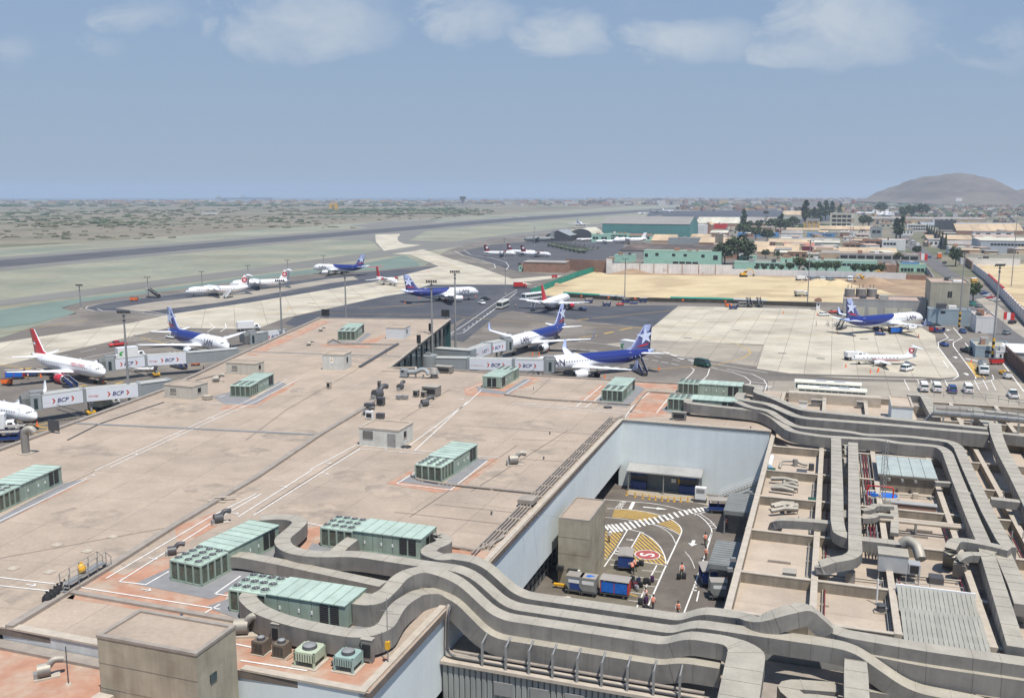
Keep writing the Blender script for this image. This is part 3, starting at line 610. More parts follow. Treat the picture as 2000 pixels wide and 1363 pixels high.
# rooftop chillers
CH ={}
def chiller(Lc=3.6,L=11.0,w=3.5,h=2.0,loc=(0,0,0),rz=0.,label='',rows=3,both=False):
 """condenser bank at the near end (x from 0), housing behind it; y across"""
 t = thing('rooftop_chiller',label,'chiller',loc,rz,'green chillers on the terminal roof')
 if CH:
  for o in CH['parts']: copy_tree(o,parent=t)
  return t
 ps =[]
 def part(mb,name,m): o = mb.obj(name,m,t); ps.append(o); return o
 part(MB().box(-.05,L+.05,-w/2-.05,-w/2+.2,0,.18).box(-.05,L+.05,w/2-.2,w/2+.05,0,.18).box(-.05,.2,-w/2+.2,w/2-.2,0,.18).box(Lc,Lc+.2,-w/2+.2,w/2-.2,0,.18),'base_rail',m_green)
 part(MB().box(.08,Lc-.05,-w/2+.06,w/2-.06,.18,h-.15),'coil',m_green_d)
 mb = MB()
 for k in range(5):
  y = -w/2+w*k/4; mb.box(-.02,.1,y-.09,y+.09,.18,h-.15)
 for k in range(5):
  x = .04+(Lc-.1)*k/4
  for s in(-1,1): mb.box(x-.09,x+.09,s*w/2-.05,s*w/2+.05,.18,h-.15)
 part(mb,'coil_post',m_green)
 sl = MB()
 for k in range(46):
  y = -w/2+.12+(w-.24)*k/45; sl.box(.03,.08,y-.012,y+.012,.2,h-.2)
  x = .12+(Lc-.3)*k/45
  for s in(-1,1): sl.box(x-.012,x+.012,s*(w/2-.035)-.02,s*(w/2-.035)+.02,.2,h-.2)
 part(sl,'coil_guard',m_green_d)
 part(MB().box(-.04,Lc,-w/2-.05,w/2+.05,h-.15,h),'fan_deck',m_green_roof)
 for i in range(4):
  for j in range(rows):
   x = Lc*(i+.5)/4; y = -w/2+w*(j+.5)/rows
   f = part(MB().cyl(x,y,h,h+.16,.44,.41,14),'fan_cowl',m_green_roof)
   MB().cyl(x,y,h+.16,h+.18,.36,.36,12).obj('fan_opening',m_dark,f)
   g = MB()
   for q in range(6):
    c, s = math.cos(q*math.pi/3)*.34, math.sin(q*math.pi/3)*.34
    g.add([(x,y,h+.2),(x+c,y+s,h+.2),(x+c*.8-s*.35,y+s*.8+c*.35,h+.21)],[(0,1,2)])
   g.cyl(x,y,h+.185,h+.22,.08,.08,8).obj('fan_blade',m_steel,f)
 np_ = 7; x0 = Lc+.03
 for k in range(np_):
  xa, xb = x0+(L-x0)*k/np_, x0+(L-x0)*(k+1)/np_
  for s in(-1,1):
   y = s*w/2
   part(MB().box(xa+.02,xb-.02,min(y,y-s*.08),max(y,y-s*.08),.18,h+.05),'side_panel',m_green)
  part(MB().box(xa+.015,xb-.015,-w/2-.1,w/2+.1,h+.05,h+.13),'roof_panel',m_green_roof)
  mb = MB().box(xb-.03,xb+.03,-w/2-.1,w/2+.1,h+.13,h+.17)
  part(mb,'roof_rib',m_green)
 part(MB().box(L-.1,L,-w/2+.09,w/2-.09,.18,h+.05),'end_panel',m_green)
 for s in(-1,1):
  for k in range(2):
   x = L-2.0+k*.95
   g = part(MB().box(x-.38,x+.38,s*(w/2+.01)-.03,s*(w/2+.01)+.03,.35,h-.1),'louvre',m_dark)
   q = MB()
   for z in[.45+.16*i for i in range(9)]: q.box(x-.38,x+.38,s*(w/2+.03)-.03,s*(w/2+.03)+.03,z,z+.03)
   q.obj('louvre_blade',m_dsteel,g)
 for k in range(2):
  y = -.85+k*.95
  part(MB().box(L-.03,L+.03,y,y+.75,.35,h-.1),'louvre',m_dark)
 for x, s in((Lc+1.2,-1),(Lc+3.0,-1),(Lc+4.2,-1),(Lc+2,1),(Lc+4,1)):
  part(MB().box(x,x+.14,s*(w/2+.02)-.03,s*(w/2+.02)+.03,.9,1.2),'door_latch',m_white)
 part(MB().box(.15,Lc-.15,-w/2+.15,w/2-.15,.02,.18),'drip_tray',m_dsteel)
 CH['parts'] = ps; return t
def chiller_px(fl,fr,rr,label,flip=False,sc=1.0):
 p, q, r = P(*fl,RF), P(*fr,RF), P(*rr,RF); mid =(p+q)/2
 h = math.atan2((r-q).y,(r-q).x)
 if flip:
  d = Vector((math.cos(h),math.sin(h),0)); t = chiller(loc=mid+d*11.0*sc,rz=h+math.pi,label=label)
 else: t = chiller(loc=mid,rz=h,label=label)
 t.scale =(sc,sc,sc); return t
chiller_px((331,1136),(397,1143),(530,1072),'green chiller on the left roof with fans toward the viewer, behind the nearest one')
chiller_px((810,937),(864,943),(925,903),'green chiller on a white-lined pad alone in the middle of the roof near the alley')
chiller_px((449,775),(491,776),(536,752),'green chiller between the two small concrete huts near the left roof edge')
chiller_px((660,664),(694,666),(711,652),'green chiller farthest away on the concourse roof beside the white hut',sc=1.15)
chiller_px((942,757),(979,760),(1015,737),'green chiller at the far roof edge in front of the lettered jet bridge',flip=True)
chiller_px((1175,784),(1216,785),(1241,760),'green chiller at the far roof edge behind the tall pale alley wall')
EB_ = -PHI
def chiller_ab(a,b,label): return chiller(loc=W(a,b,RF),rz=EB_,label=label)
chiller_ab(64.0,-46.3,'green chiller in front wrapped by the nearest duct loop')
chiller_ab(79.4,-46.6,'green chiller between the duct loop and the alley wall with fans at its left end')
chiller_ab(150.0,-24.0,'green chiller behind the long curved duct wall at right of the far roof')
chiller_ab(163.0,-24.4,'green chiller at the back right corner of the roof, rearmost of the pair with ducts')
p, q = P(122,943,RF), P(0,1001,RF); h = heading(q,p); dn = Vector((math.cos(h),math.sin(h),0)); sd = Vector((-dn.y,dn.x,0))
chiller(loc=p-dn*11.0+sd*1.75,rz=h,label='green chiller cut by the left edge of the picture')
# low hall below the ducts, at the near end of the alley
t = abthing('cladded_hall','low hall with ribbed grey metal cladding and small windows at the bottom of the picture','building',72,-18,0)
MB().box(-29.4,52,67.8,76.6,0,6.25).obj('roof',m_kerb,t)
MB().box(-29.4,52,67.35,68.3,6.1,6.38).obj('cornice',m_conc_top,t)
m_clad = mat('ribbed_cladding',(.30,.315,.30),.6,.08,.5,streak=.22,rnd=.05)
for k in range(84):
 b = -29.35+.5*k
 MB().prism([(b+.03,67.72),(b+.10,67.60),(b+.42,67.60),(b+.49,67.72)],0,6.1).obj('cladding_panel',m_clad,t)
for px, py in((983,1341),(1054,1353),(1122,1364)):
 b, z = PA(px,py,67.6)
 f = MB().box(b-.78,b+.78,67.48,67.6,z-.75,z+.4).obj('window',m_steel,t)
 for i in(-1,1):
  for zz in((z-.68,z-.25),(z-.1,z+.32)):
   MB().box(b+i*.38-.3,b+i*.38+.3,67.45,67.5,*zz).obj('pane',m_white,f)
 MB().box(b-.8,b+.8,67.4,67.55,z-.2,z-.12).obj('window_bar',m_maroon,f)
t = abthing('pipe_rack','row of grey steel hoops along the hall edge below the ducts','pipe rack',68,-18,6.38)
for x, y in((942,1291),(988,1299),(1033,1307),(1079,1316),(1127,1325),(1175,1333),(1225,1342),(1276,1351),(1327,1361),(896,1283)):
 b, z = PA(x,y,67.7)
 if x<900: continue
 MB().box(b-.09,b+.09,67.62,67.78,6.38,8.45).obj('post',m_steel,t)
 MB().bar((b,67.7,8.42),(b,68.9,8.72),.13).obj('arm',m_steel,t)
 MB().box(b-.3,b-.1,67.9,68.1,6.38,6.7).obj('bracket',m_dsteel,t)
for a, z, m in((68.0,6.62,m_conc_top),(68.3,6.9,m_kerb)):
 MB().box(-28.6,-7.6,a-.14,a+.14,z,z+.12).obj('cable_tray',m,t)
MB().tube(smooth_path([(-29.2,74,RF+.4),(-29.2,68.5,RF+.3),(-29.2,68.2,7.0),(-28.4,68.1,6.7),(-26,68.1,6.7)],.8,4),.16,8).obj('pipe',m_kerb,t)
MB().tube(smooth_path([(-28.95,74,RF+.3),(-28.95,68.2,RF+.2),(-28.95,67.95,6.9),(-28.2,67.9,6.6),(-8,67.9,6.6)],.8,4),.1,8).obj('pipe',m_dsteel,t)
# service building on the right: gridded roof below the ducts
ZF, ZB = 8.9, 10.0
S_ = abthing('service_building','long building with a grid of concrete roof beams under ducts on the right','building',115,10,0)
m_bay = mat('bay_membrane',(.445,.365,.285),.92,.1,.3,rnd=.07,second=(.40,.33,.26),sec_scale=.12,fine=.06)
MB().box(-6.9,52,76.8,172.5,0,ZF-.1).obj('wall',m_grey_r,S_)
bx =[-6.9,0,6.65,13.6,20.3,27.2,34,41,48]; ax =[77.2,86.2,98,109.9,121,133.3,145,157.5,171.5]
for i in range(len(bx)-1):
 for j in range(len(ax)-1):
  x0, x1, y0, y1 = bx[i]+.27, bx[i+1]-.27, ax[j]+.2, ax[j+1]-.2
  ym =(y0+y1)/2
  for q0, q1 in((y0,ym-.015),(ym+.015,y1)):
   MB().box(x0,x1,q0,q1,ZF-.1,ZF).obj('roof_panel',m_bay,S_)
for x in bx:
 for j in range(len(ax)-1):
  MB().box(x-.27,x+.27,ax[j]+.2,ax[j+1]-.2,ZF-.1,ZB-.06).obj('roof_beam',m_conc,S_)
  MB().box(x-.3,x+.3,ax[j]+.23,ax[j+1]-.23,ZB-.06,ZB+.03).obj('beam_coping',m_conc_top,S_)
for y in ax:
 for i in range(len(bx)-1):
  MB().box(bx[i]+.27,bx[i+1]-.27,y-.2,y+.2,ZF-.1,ZB-.1).obj('roof_beam',m_conc,S_)
  MB().box(bx[i]+.3,bx[i+1]-.3,y-.23,y+.23,ZB-.1,ZB-.02).obj('beam_coping',m_conc_top,S_)
 for x in bx: MB().box(x-.32,x+.32,y-.25,y+.25,ZF-.1,ZB+.05).obj('beam_crossing',m_conc_top,S_)
for x, y, w in((-3.4,92,2.2),(9.5,104,3.4),(10.5,106,2.6),(3,78,1.5),(9,90,2),(-4,103,1.8),(16,116,2)):
 MB().box(x-w/2,x+w/2,y-.07,y+.07,ZF,ZF+.25).obj('roof_batten',m_kerb,S_)
# air ducts
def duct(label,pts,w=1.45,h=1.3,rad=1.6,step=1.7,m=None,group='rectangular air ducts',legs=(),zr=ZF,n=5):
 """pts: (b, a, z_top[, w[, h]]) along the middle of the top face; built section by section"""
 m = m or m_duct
 ext =[(p[3]if len(p)>3 else w,p[4]if len(p)>4 else h)for p in pts]
 base =[Vector((p[0],p[1],p[2]-e[1]/2))for p,e in zip(pts,ext)]
 path = smooth_path(base,rad,n)
 cum =[0.]
 for p, q in zip(base,base[1: ]): cum.append(cum[-1]+(q-p).length)
 def sz(p):
  best = None
  for i in range(len(base)-1):
   d = base[i+1]-base[i]; t_ = max(0,min(1,(p-base[i]).dot(d)/max(1e-6,d.length_squared)))
   e =(base[i]+d*t_-p).length
   if best is None or e<best[0]-1e-6: best =(e,i,t_)
  _, i, t_ = best; a_, b_ = ext[i], ext[i+1]
  return a_[0]+(b_[0]-a_[0])*t_, a_[1]+(b_[1]-a_[1])*t_
 path2 =[path[0]]
 for p, q in zip(path,path[1: ]):
  if(q-p).length<1e-4: continue
  k = max(1,round((q-p).length/step))
  for i in range(1,k+1): path2.append(p.lerp(q,i/k))
 t = abthing('air_duct',label,'air duct',pts[0][1],pts[0][0],pts[0][2]-ext[0][1],group)
 side = None; rings =[]
 for i, p in enumerate(path2):
  d =(path2[min(i+1,len(path2)-1)]-path2[max(i-1,0)]).normalized()
  hd = Vector((d.x,d.y,0))
  if hd.length>.15: side = Vector((d.y,-d.x,0)).normalized()
  elif side is None: side = Vector((1,0,0))
  up = side.cross(d).normalized(); ww, hh = sz(p)
  rings.append((p,side.copy(),up,ww,hh,d))
 def ring(r,e=0.,sh=0.):
  p, s_, u, ww, hh, d = r; a_, c_ = s_*(ww/2+e), u*(hh/2+e); p = p+d*sh
  return[p-a_-c_,p+a_-c_,p+a_+c_,p-a_+c_]
 acc = 0.; start = 0
 for i in range(1,len(rings)):
  acc +=(rings[i][0]-rings[i-1][0]).length
  if acc>=step*.8 or i==len(rings)-1:
   mb = MB()
   mb.loft([ring(rings[k])for k in range(start,i+1)],0,False)
   r0 = rings[start]
   mb.loft([ring(r0,.028,.004),ring(r0,.028,.06)],0,False)
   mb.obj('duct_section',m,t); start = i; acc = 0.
 for k,(lb,la)in enumerate(legs):
  pz = min((r[0]for r in rings),key=lambda p:(p.x-lb)**2+(p.y-la)**2).z
  for s_ in(-.5,.5): MB().box(lb+s_-.05,lb+s_+.05,la-.05,la+.05,zr,pz-.3).obj('duct_leg',m_steel,t)
 return t
def zp(px,py,z,*e): a, b = Z(px,py,z); return(b,a,z)+e
RT = 12.4
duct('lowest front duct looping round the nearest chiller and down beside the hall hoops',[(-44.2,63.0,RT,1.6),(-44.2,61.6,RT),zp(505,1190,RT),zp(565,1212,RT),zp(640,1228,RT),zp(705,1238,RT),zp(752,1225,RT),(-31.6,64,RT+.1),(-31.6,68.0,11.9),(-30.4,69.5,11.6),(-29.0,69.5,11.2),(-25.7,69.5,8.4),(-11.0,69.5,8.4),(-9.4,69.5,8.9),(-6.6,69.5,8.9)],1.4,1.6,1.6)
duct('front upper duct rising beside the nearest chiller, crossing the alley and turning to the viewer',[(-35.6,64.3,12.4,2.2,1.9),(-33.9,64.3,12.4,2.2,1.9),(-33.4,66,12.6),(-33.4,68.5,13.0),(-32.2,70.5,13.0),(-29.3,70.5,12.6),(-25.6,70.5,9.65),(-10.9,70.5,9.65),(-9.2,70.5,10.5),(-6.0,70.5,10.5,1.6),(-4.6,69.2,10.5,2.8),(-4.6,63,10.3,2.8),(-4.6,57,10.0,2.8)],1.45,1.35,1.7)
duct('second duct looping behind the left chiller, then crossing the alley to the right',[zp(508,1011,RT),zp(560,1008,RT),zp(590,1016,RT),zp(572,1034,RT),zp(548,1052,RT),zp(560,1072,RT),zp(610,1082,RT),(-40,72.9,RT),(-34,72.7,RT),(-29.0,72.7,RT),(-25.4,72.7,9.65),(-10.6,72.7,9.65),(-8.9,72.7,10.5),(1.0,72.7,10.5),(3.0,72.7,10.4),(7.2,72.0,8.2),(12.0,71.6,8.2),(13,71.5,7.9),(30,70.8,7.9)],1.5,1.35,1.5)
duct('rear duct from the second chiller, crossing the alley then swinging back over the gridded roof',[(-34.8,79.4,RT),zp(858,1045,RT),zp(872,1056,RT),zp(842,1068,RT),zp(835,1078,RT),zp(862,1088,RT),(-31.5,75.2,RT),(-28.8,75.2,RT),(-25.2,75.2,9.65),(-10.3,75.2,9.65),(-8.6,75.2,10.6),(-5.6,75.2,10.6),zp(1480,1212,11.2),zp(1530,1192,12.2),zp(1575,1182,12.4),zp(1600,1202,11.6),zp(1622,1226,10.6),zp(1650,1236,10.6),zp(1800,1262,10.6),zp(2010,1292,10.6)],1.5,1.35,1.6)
duct('low duct wall behind the nearest chiller between the two chiller rows',[zp(442,1082,11.9),zp(470,1082,11.9),zp(545,1096,11.7),zp(600,1108,11.6),(-35.5,69.2,11.6)],1.3,1.1,1.2)
duct('short sloping duct at the left end of the second chiller',[zp(690,1050,12.2),zp(668,1066,11.9),zp(650,1085,11.6)],1.4,1.1,1.0)
duct('duct stub bending off the fan end of the left chiller',[zp(440,1072,12.0,1.6),zp(462,1080,11.5),zp(490,1086,11.4)],1.5,1.1,1.0)
duct('duct turning toward the viewer right of the tall elbow at the bottom',[(3.3,71.4,10.0,1.6),(3.3,69.5,9.9,1.7),(3.3,64,9.6,1.7),(3.3,56,9.4,1.7)],1.6,1.4,.6)
duct('curved duct behind the tall elbow sweeping down at the bottom edge',[(2.2,67.4,8.4),(-.4,67.2,8.4),(-1.4,65,8.4),(-1.4,56,8.4)],1.9,1.5,1.6)
duct('outer curved duct nested beside the tall elbow at the bottom edge',[(2.0,70.0,8.3),(-2.2,69.2,8.3),(.6,66.3,8.2),(.9,62,8.2),(.9,56,8.2)],1.5,1.4,1.8)
duct('middle of three parallel ducts crossing the bottom right corner',[zp(1700,1272,9.6),zp(1800,1292,9.6),zp(2010,1322,9.6)],1.4,1.6)
duct('front of three parallel ducts crossing the bottom right corner',[zp(1690,1340,7.6),zp(1800,1356,7.6),zp(2010,1385,7.6)],1.4,1.3)
duct('lowest duct running under the slanting one at the bottom right',[zp(1665,1352,6.6),zp(1790,1372,6.6),zp(1900,1390,6.6)],1.3,1.2)
EZ = 12.3
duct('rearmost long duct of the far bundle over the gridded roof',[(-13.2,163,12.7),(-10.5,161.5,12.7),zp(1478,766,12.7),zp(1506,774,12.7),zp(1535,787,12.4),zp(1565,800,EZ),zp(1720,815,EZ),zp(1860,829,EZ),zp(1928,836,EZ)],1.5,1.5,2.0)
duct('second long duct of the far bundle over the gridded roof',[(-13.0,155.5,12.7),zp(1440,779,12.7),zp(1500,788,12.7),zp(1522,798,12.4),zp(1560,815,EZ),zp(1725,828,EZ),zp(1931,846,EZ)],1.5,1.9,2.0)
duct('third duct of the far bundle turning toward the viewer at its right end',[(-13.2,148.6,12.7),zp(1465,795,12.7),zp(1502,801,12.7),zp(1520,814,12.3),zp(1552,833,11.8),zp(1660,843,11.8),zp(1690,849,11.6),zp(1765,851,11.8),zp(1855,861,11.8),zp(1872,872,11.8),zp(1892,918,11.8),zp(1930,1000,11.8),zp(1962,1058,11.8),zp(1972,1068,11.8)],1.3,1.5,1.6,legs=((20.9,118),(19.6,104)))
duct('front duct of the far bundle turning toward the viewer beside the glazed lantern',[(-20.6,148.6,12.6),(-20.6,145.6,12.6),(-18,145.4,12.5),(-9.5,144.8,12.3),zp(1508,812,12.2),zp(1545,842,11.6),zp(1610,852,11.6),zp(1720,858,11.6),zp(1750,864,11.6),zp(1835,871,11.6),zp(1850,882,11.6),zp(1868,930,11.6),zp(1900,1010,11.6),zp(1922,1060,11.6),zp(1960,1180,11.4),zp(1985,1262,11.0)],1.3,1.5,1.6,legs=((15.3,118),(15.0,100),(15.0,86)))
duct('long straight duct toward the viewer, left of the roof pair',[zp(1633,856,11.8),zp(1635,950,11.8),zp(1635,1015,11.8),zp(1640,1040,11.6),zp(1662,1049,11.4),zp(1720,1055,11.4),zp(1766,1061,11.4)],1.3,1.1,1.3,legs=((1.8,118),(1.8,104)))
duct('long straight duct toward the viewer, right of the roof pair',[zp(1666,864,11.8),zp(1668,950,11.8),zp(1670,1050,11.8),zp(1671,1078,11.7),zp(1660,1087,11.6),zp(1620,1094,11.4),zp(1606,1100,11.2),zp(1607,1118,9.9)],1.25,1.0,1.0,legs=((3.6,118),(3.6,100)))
duct('right duct sloping toward the viewer from the end of the far bundle',[zp(1943,826,12.6,1.6),zp(1946,848,12.6),zp(1958,880,11.8),zp(1985,930,11.8),zp(2020,1000,11.8)],1.5,1.4,1.6)
duct('cross duct behind the right sloping duct',[zp(1955,845,11.6),zp(2015,852,11.6)],1.3,1.5)
duct('narrow duct under the walkway at the right edge',[zp(1890,800,11.4),zp(1945,803,11.4),zp(2010,812,11.4)],1.4,1.2)
duct('duct from the walkway stairs running toward the far bundle',[zp(1772,770,11.6),zp(1805,772,11.6),zp(1815,790,11.6),zp(1828,815,11.4)],1.4,1.1,1.4)
duct('duct below the walkway running toward the viewer',[zp(1905,796,11.2),zp(1918,815,11.2),zp(1935,832,11.2)],1.6,1.0)
duct('pale cross duct over the gridded roof at the right edge',[zp(1935,972,11.6),zp(2015,981,11.6)],1.1,.9)
duct('snaking duct with bright elbow beside the right pair of roof ducts',[zp(1856,1095,9.6,1.3),zp(1856,1068,11.8),zp(1866,1052,12.0),zp(1900,1056,12.0),zp(1940,1064,12.0),zp(1972,1072,12.0)],1.1,.8,1.0)
duct('lower snaking duct with bright upright end',[zp(1876,1118,9.6,1.3),zp(1876,1086,11.4),zp(1890,1080,11.6),zp(1925,1082,11.6),zp(1938,1074,11.6)],1.0,.7,.8)
duct('thick duct along the right roof ending in a bright elbow',[zp(1958,1078,11.3),zp(1990,1150,11.3),zp(2000,1180,11.2)],1.5,1.1)
duct('bright elbow dropping to the roof at the lower right',[zp(1946,1152,10.9),zp(1975,1166,10.8),zp(1990,1180,10.6),zp(1990,1204,9.2)],1.1,.8,.7,m=m_duct_new)
duct('crooked low duct over the near left bay of the gridded roof',[zp(1512,1030,9.6),zp(1518,1012,10.9),zp(1560,1014,11.0),zp(1600,1017,11.0),zp(1626,1020,11.0)],1.1,.9,.8,legs=((-1.5,103),))
for k,(px,lab)in enumerate((([(1650,868),(1655,871),(1655,878)],'top'),([(1650,877),(1655,880),(1655,888)],'second'),([(1648,893),(1654,896),(1654,904)],'third'),([(1648,996),(1654,1002),(1655,1010)],'lowest'))):
 duct(lab+' small hooked branch between the roof pair',[zp(*p,11.2)for p in px],.7,.5,.5,.8)
for k,(px,lab)in enumerate((([(1682,995),(1700,993),(1708,985),(1745,987)],'upper'),([(1682,1010),(1705,1009),(1712,1003),(1745,1006)],'lower'))):
 duct(lab+' branch duct stepping right below the blue tank',[zp(*p,10.8)for p in px],.8,.6,.6,1.2)
duct('upright branch tray right of the stepped branch ducts',[zp(1745,985,10.4),zp(1748,1010,10.4),zp(1747,1040,10.4)],.8,.4)
duct('small branch duct joining the glazed lantern side',[zp(1826,940,11.2),zp(1860,942,11.2)],.7,.5)
duct('hooked branch duct between the sloping ducts',[zp(1890,962,11.4),zp(1903,964,11.4),zp(1905,972,11.2)],.8,.6,.5,.8)
for k,(x,y,lab)in enumerate(((1530,935,'farther'),(1530,995,'nearer'))):
 t = abthing('fan_coil_unit',lab+' green fan box with branching grey ducts in the bay beside the alley','ventilation unit',*Z(x,y,ZF),ZF)
 for(x0,y0),(x1,y1)in(((-24,-2),(28,4)),((2,4),(2,14)),((10,8),(28,12)),((-18,12),(28,17)),((-24,16),(20,22))):
  if k: y0, y1 = -y0*.6, -y1*.6
  a0, b0 = Z(x+x0,y+y0,9.6); a1, b1 = Z(x+x1,y+y1,9.6)
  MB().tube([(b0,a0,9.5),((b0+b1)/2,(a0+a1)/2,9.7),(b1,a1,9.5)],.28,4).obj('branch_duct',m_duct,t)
  MB().box(b1-.05,b1+.05,a1-.05,a1+.05,ZF,9.4).obj('support',m_steel,t)
 a0, b0 = Z(x+(-24 if not k else 56),y+(-4 if not k else -4),ZF)
 MB().box(b0-.5,b0+.5,a0-.5,a0+.5,ZF+.1,ZF+1.1).obj('fan_box',mat('dark_green_paint',(.02,.07,.045),.5),t)
t = abthing('roof_lantern','low lantern with milky sheet roof among the right roof ducts','roof light',124,10,ZF)
m_milky = mat('milky_sheet',(.42,.46,.42),.35,.12,.6,streak=.1)
MB().box(6.95,13.3,120.2,128.2,ZF,10.7).obj('wall',m_conc,t)
MB().box(6.8,13.5,120.0,128.4,10.7,11.0).obj('rim',m_conc_top,t)
for k in range(5): MB().box(6.7+1.36*k+.03,6.7+1.36*(k+1)-.03,119.8,128.5,11.0,11.12).obj('roof_sheet',m_milky,t)
for b in(8,9.5,11): MB().cyl(b,119.6,10.4,10.7,.2).obj('lamp',m_steel,t)
t = abthing('louvred_rooflight','large rooflight of pale sloping slats in the near right bay','roof light',81,10,ZF)
MB().box(6.95,13.3,75,86,ZF,9.6).obj('base',m_conc_top,t)
for r,(y0,y1,za,zb)in enumerate(((74.6,81.6,9.75,10.35),(82.0,86.0,9.85,10.45))):
 for k in range(17):
  b0 = 7.0+.37*k
  MB().add([(b0+.02,y0,za),(b0+.35,y0,za),(b0+.35,y1,zb),(b0+.02,y1,zb),(b0+.02,y0,za+.06),(b0+.35,y0,za+.06),(b0+.35,y1,zb+.06),(b0+.02,y1,zb+.06)],[(0,3,2,1),(4,5,6,7),(0,1,5,4),(1,2,6,5),(2,3,7,6),(3,0,4,7)]).obj('slat',mat('pale_slat',(.33,.32,.275),.6,.12,.5,rnd=.06),t)
MB().box(6.9,13.4,86.05,86.2,9.6,10.62).obj('frame',m_white,t); MB().box(6.95,13.3,81.62,81.8,9.6,9.9).obj('gap',m_dark,t)
t = abthing('pale_roof_block','tall pale grey render block behind the far duct bundle','building',159,11.6,ZF)
MB().box(10.1,13.2,155.5,163.2,ZF,12.0).obj('wall',m_wall,t); MB().box(10.3,13.0,155.7,163.0,12,12.04).obj('roof',m_bay,t)
for q in((10.0,13.3,155.4,155.7),(10.0,13.3,163,163.3),(10.0,10.3,155.7,163),(13.0,13.3,155.7,163)): MB().box(*q,12,12.25).obj('coping',m_conc_top,t)
a0, b0 = Z(1722,985,ZF)
t = abthing('water_tank','low round-cornered tank with bright blue lining beside the red pipes','tank',a0,b0,ZF)
ring = lambda rx, ry, z: [(b0+rx*math.copysign(abs(math.cos(u))**.6,math.cos(u)),a0+.8+ry*math.copysign(abs(math.sin(u))**.6,math.sin(u)),z)for u in[2*math.pi*k/24 for k in range(24)]]
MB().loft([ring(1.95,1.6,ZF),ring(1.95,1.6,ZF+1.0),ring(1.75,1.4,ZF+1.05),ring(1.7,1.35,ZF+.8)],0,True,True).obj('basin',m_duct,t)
MB().add(ring(1.72,1.37,ZF+.85),[tuple(range(24))]).obj('lining',m_tarp,t)
MB().box(b0-1.2,b0-.4,a0-.6,a0+.5,ZF+.86,ZF+1.15).obj('blue_sheet',m_tarp,t)
t = abthing('air_handler','silver air handling box on legs with round elbow and dark outlet','ventilation unit',*Z(1758,1100,10.4),ZF)
a0, b0 = Z(1752,1098,10.6)
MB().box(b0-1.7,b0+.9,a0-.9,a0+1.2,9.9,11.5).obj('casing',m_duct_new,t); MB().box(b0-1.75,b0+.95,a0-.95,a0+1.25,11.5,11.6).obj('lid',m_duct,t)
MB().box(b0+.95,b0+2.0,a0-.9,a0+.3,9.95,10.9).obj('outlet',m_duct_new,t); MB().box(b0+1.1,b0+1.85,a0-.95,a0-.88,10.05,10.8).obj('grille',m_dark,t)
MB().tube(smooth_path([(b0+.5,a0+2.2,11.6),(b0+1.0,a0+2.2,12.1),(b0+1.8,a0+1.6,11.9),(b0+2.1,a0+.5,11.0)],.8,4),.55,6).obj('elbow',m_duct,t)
for x, y in((-1.6,-.8),(-1.6,1),(.8,-.8),(.8,1),(1.9,-.8),(1.9,.2)): MB().box(b0+x-.05,b0+x+.05,a0+y-.05,a0+y+.05,ZF,9.9).obj('leg',m_steel,t)
def small_fan(px,py,label,m=m_dsteel,z=ZF):
 a, b = Z(px,py,z); t = abthing('roof_fan',label,'fan',a,b,z)
 MB().box(b-.55,b+.55,a-.4,a+.4,z,z+.18).obj('plinth',m_conc_top,t)
 MB().cyl(b,a,z+.18,z+.75,.42,.36,10).obj('housing',m,t); MB().cyl(b,a,z+.75,z+.85,.45,.2,10).obj('cap',m,t)
 MB().box(b+.36,b+.6,a-.15,a+.15,z+.18,z+.5).obj('motor',m_steel,t); return t
small_fan(1720,1196,'small dark roof fan on a plinth with a mast in the near bay')
a0, b0 = Z(1712,1180,ZF)
t = abthing('vent_mast','thin white vent pipe beside the small dark roof fan','mast',a0,b0,ZF); MB().cyl(b0,a0,ZF,ZF+2.4,.07).obj('tube',m_white,t)
MB().cyl(b0,a0,ZF,ZF+.12,.16).obj('flange',m_steel,t)
a0, b0 = Z(1563,915,ZF)
t = abthing('pump_set','pump with bent grey pipes and a white cylinder in the far left bay','pump',a0,b0,ZF)
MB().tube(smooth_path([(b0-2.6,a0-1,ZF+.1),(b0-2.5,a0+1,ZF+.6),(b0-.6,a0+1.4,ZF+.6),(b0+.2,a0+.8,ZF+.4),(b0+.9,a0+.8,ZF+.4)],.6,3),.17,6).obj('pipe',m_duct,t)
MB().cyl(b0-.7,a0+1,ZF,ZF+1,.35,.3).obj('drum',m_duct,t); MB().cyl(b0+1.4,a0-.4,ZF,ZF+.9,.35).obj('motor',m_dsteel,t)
MB().tube([(b0-3.9,a0-2,ZF+.5),(b0-3.9,a0+3,ZF+.5)],.34,10).obj('cylinder',m_white,t); MB().box(b0-4.3,b0-3.4,a0-2.9,a0-2.1,ZF,ZF+.5).obj('blue_can',m_bluewall,t)
t = abthing('red_pipe_run','dark red pipes running toward the viewer between the ducts','pipes',110,5.4,ZF)
for k,(b,m)in enumerate(((5.35,m_maroon),(5.7,m_maroon),(6.0,m_steel),(5.05,m_steel))): MB().tube([(b,133,ZF+.9),(b,96,ZF+.9)],.08,6).obj('pipe',m,t)
MB().tube(smooth_path([(5.35,114,ZF+.9),(5.35,114,11.2),(8.2,114,11.2),(8.2,114,ZF+.6)],.3,3),.09,6).obj('pipe',m_red,t)
for a in range(97,133,5): MB().box(4.9,6.2,a-.07,a+.07,ZF,ZF+.8).obj('pipe_support',m_steel,t)
t = abthing('cream_pipe_run','pair of pale lagged pipes crossing the gridded roof from left to right','pipes',104,12,ZF)
for a in(104.6,105.3): MB().tube([(4.6,a,10.3),(18.5,a,10.3)],.2,8).obj('pipe',m_conc_top,t)
for b in(6,10,14,17.6): MB().box(b-.08,b+.08,104.3,105.6,ZF,10.1).obj('pipe_support',m_steel,t)
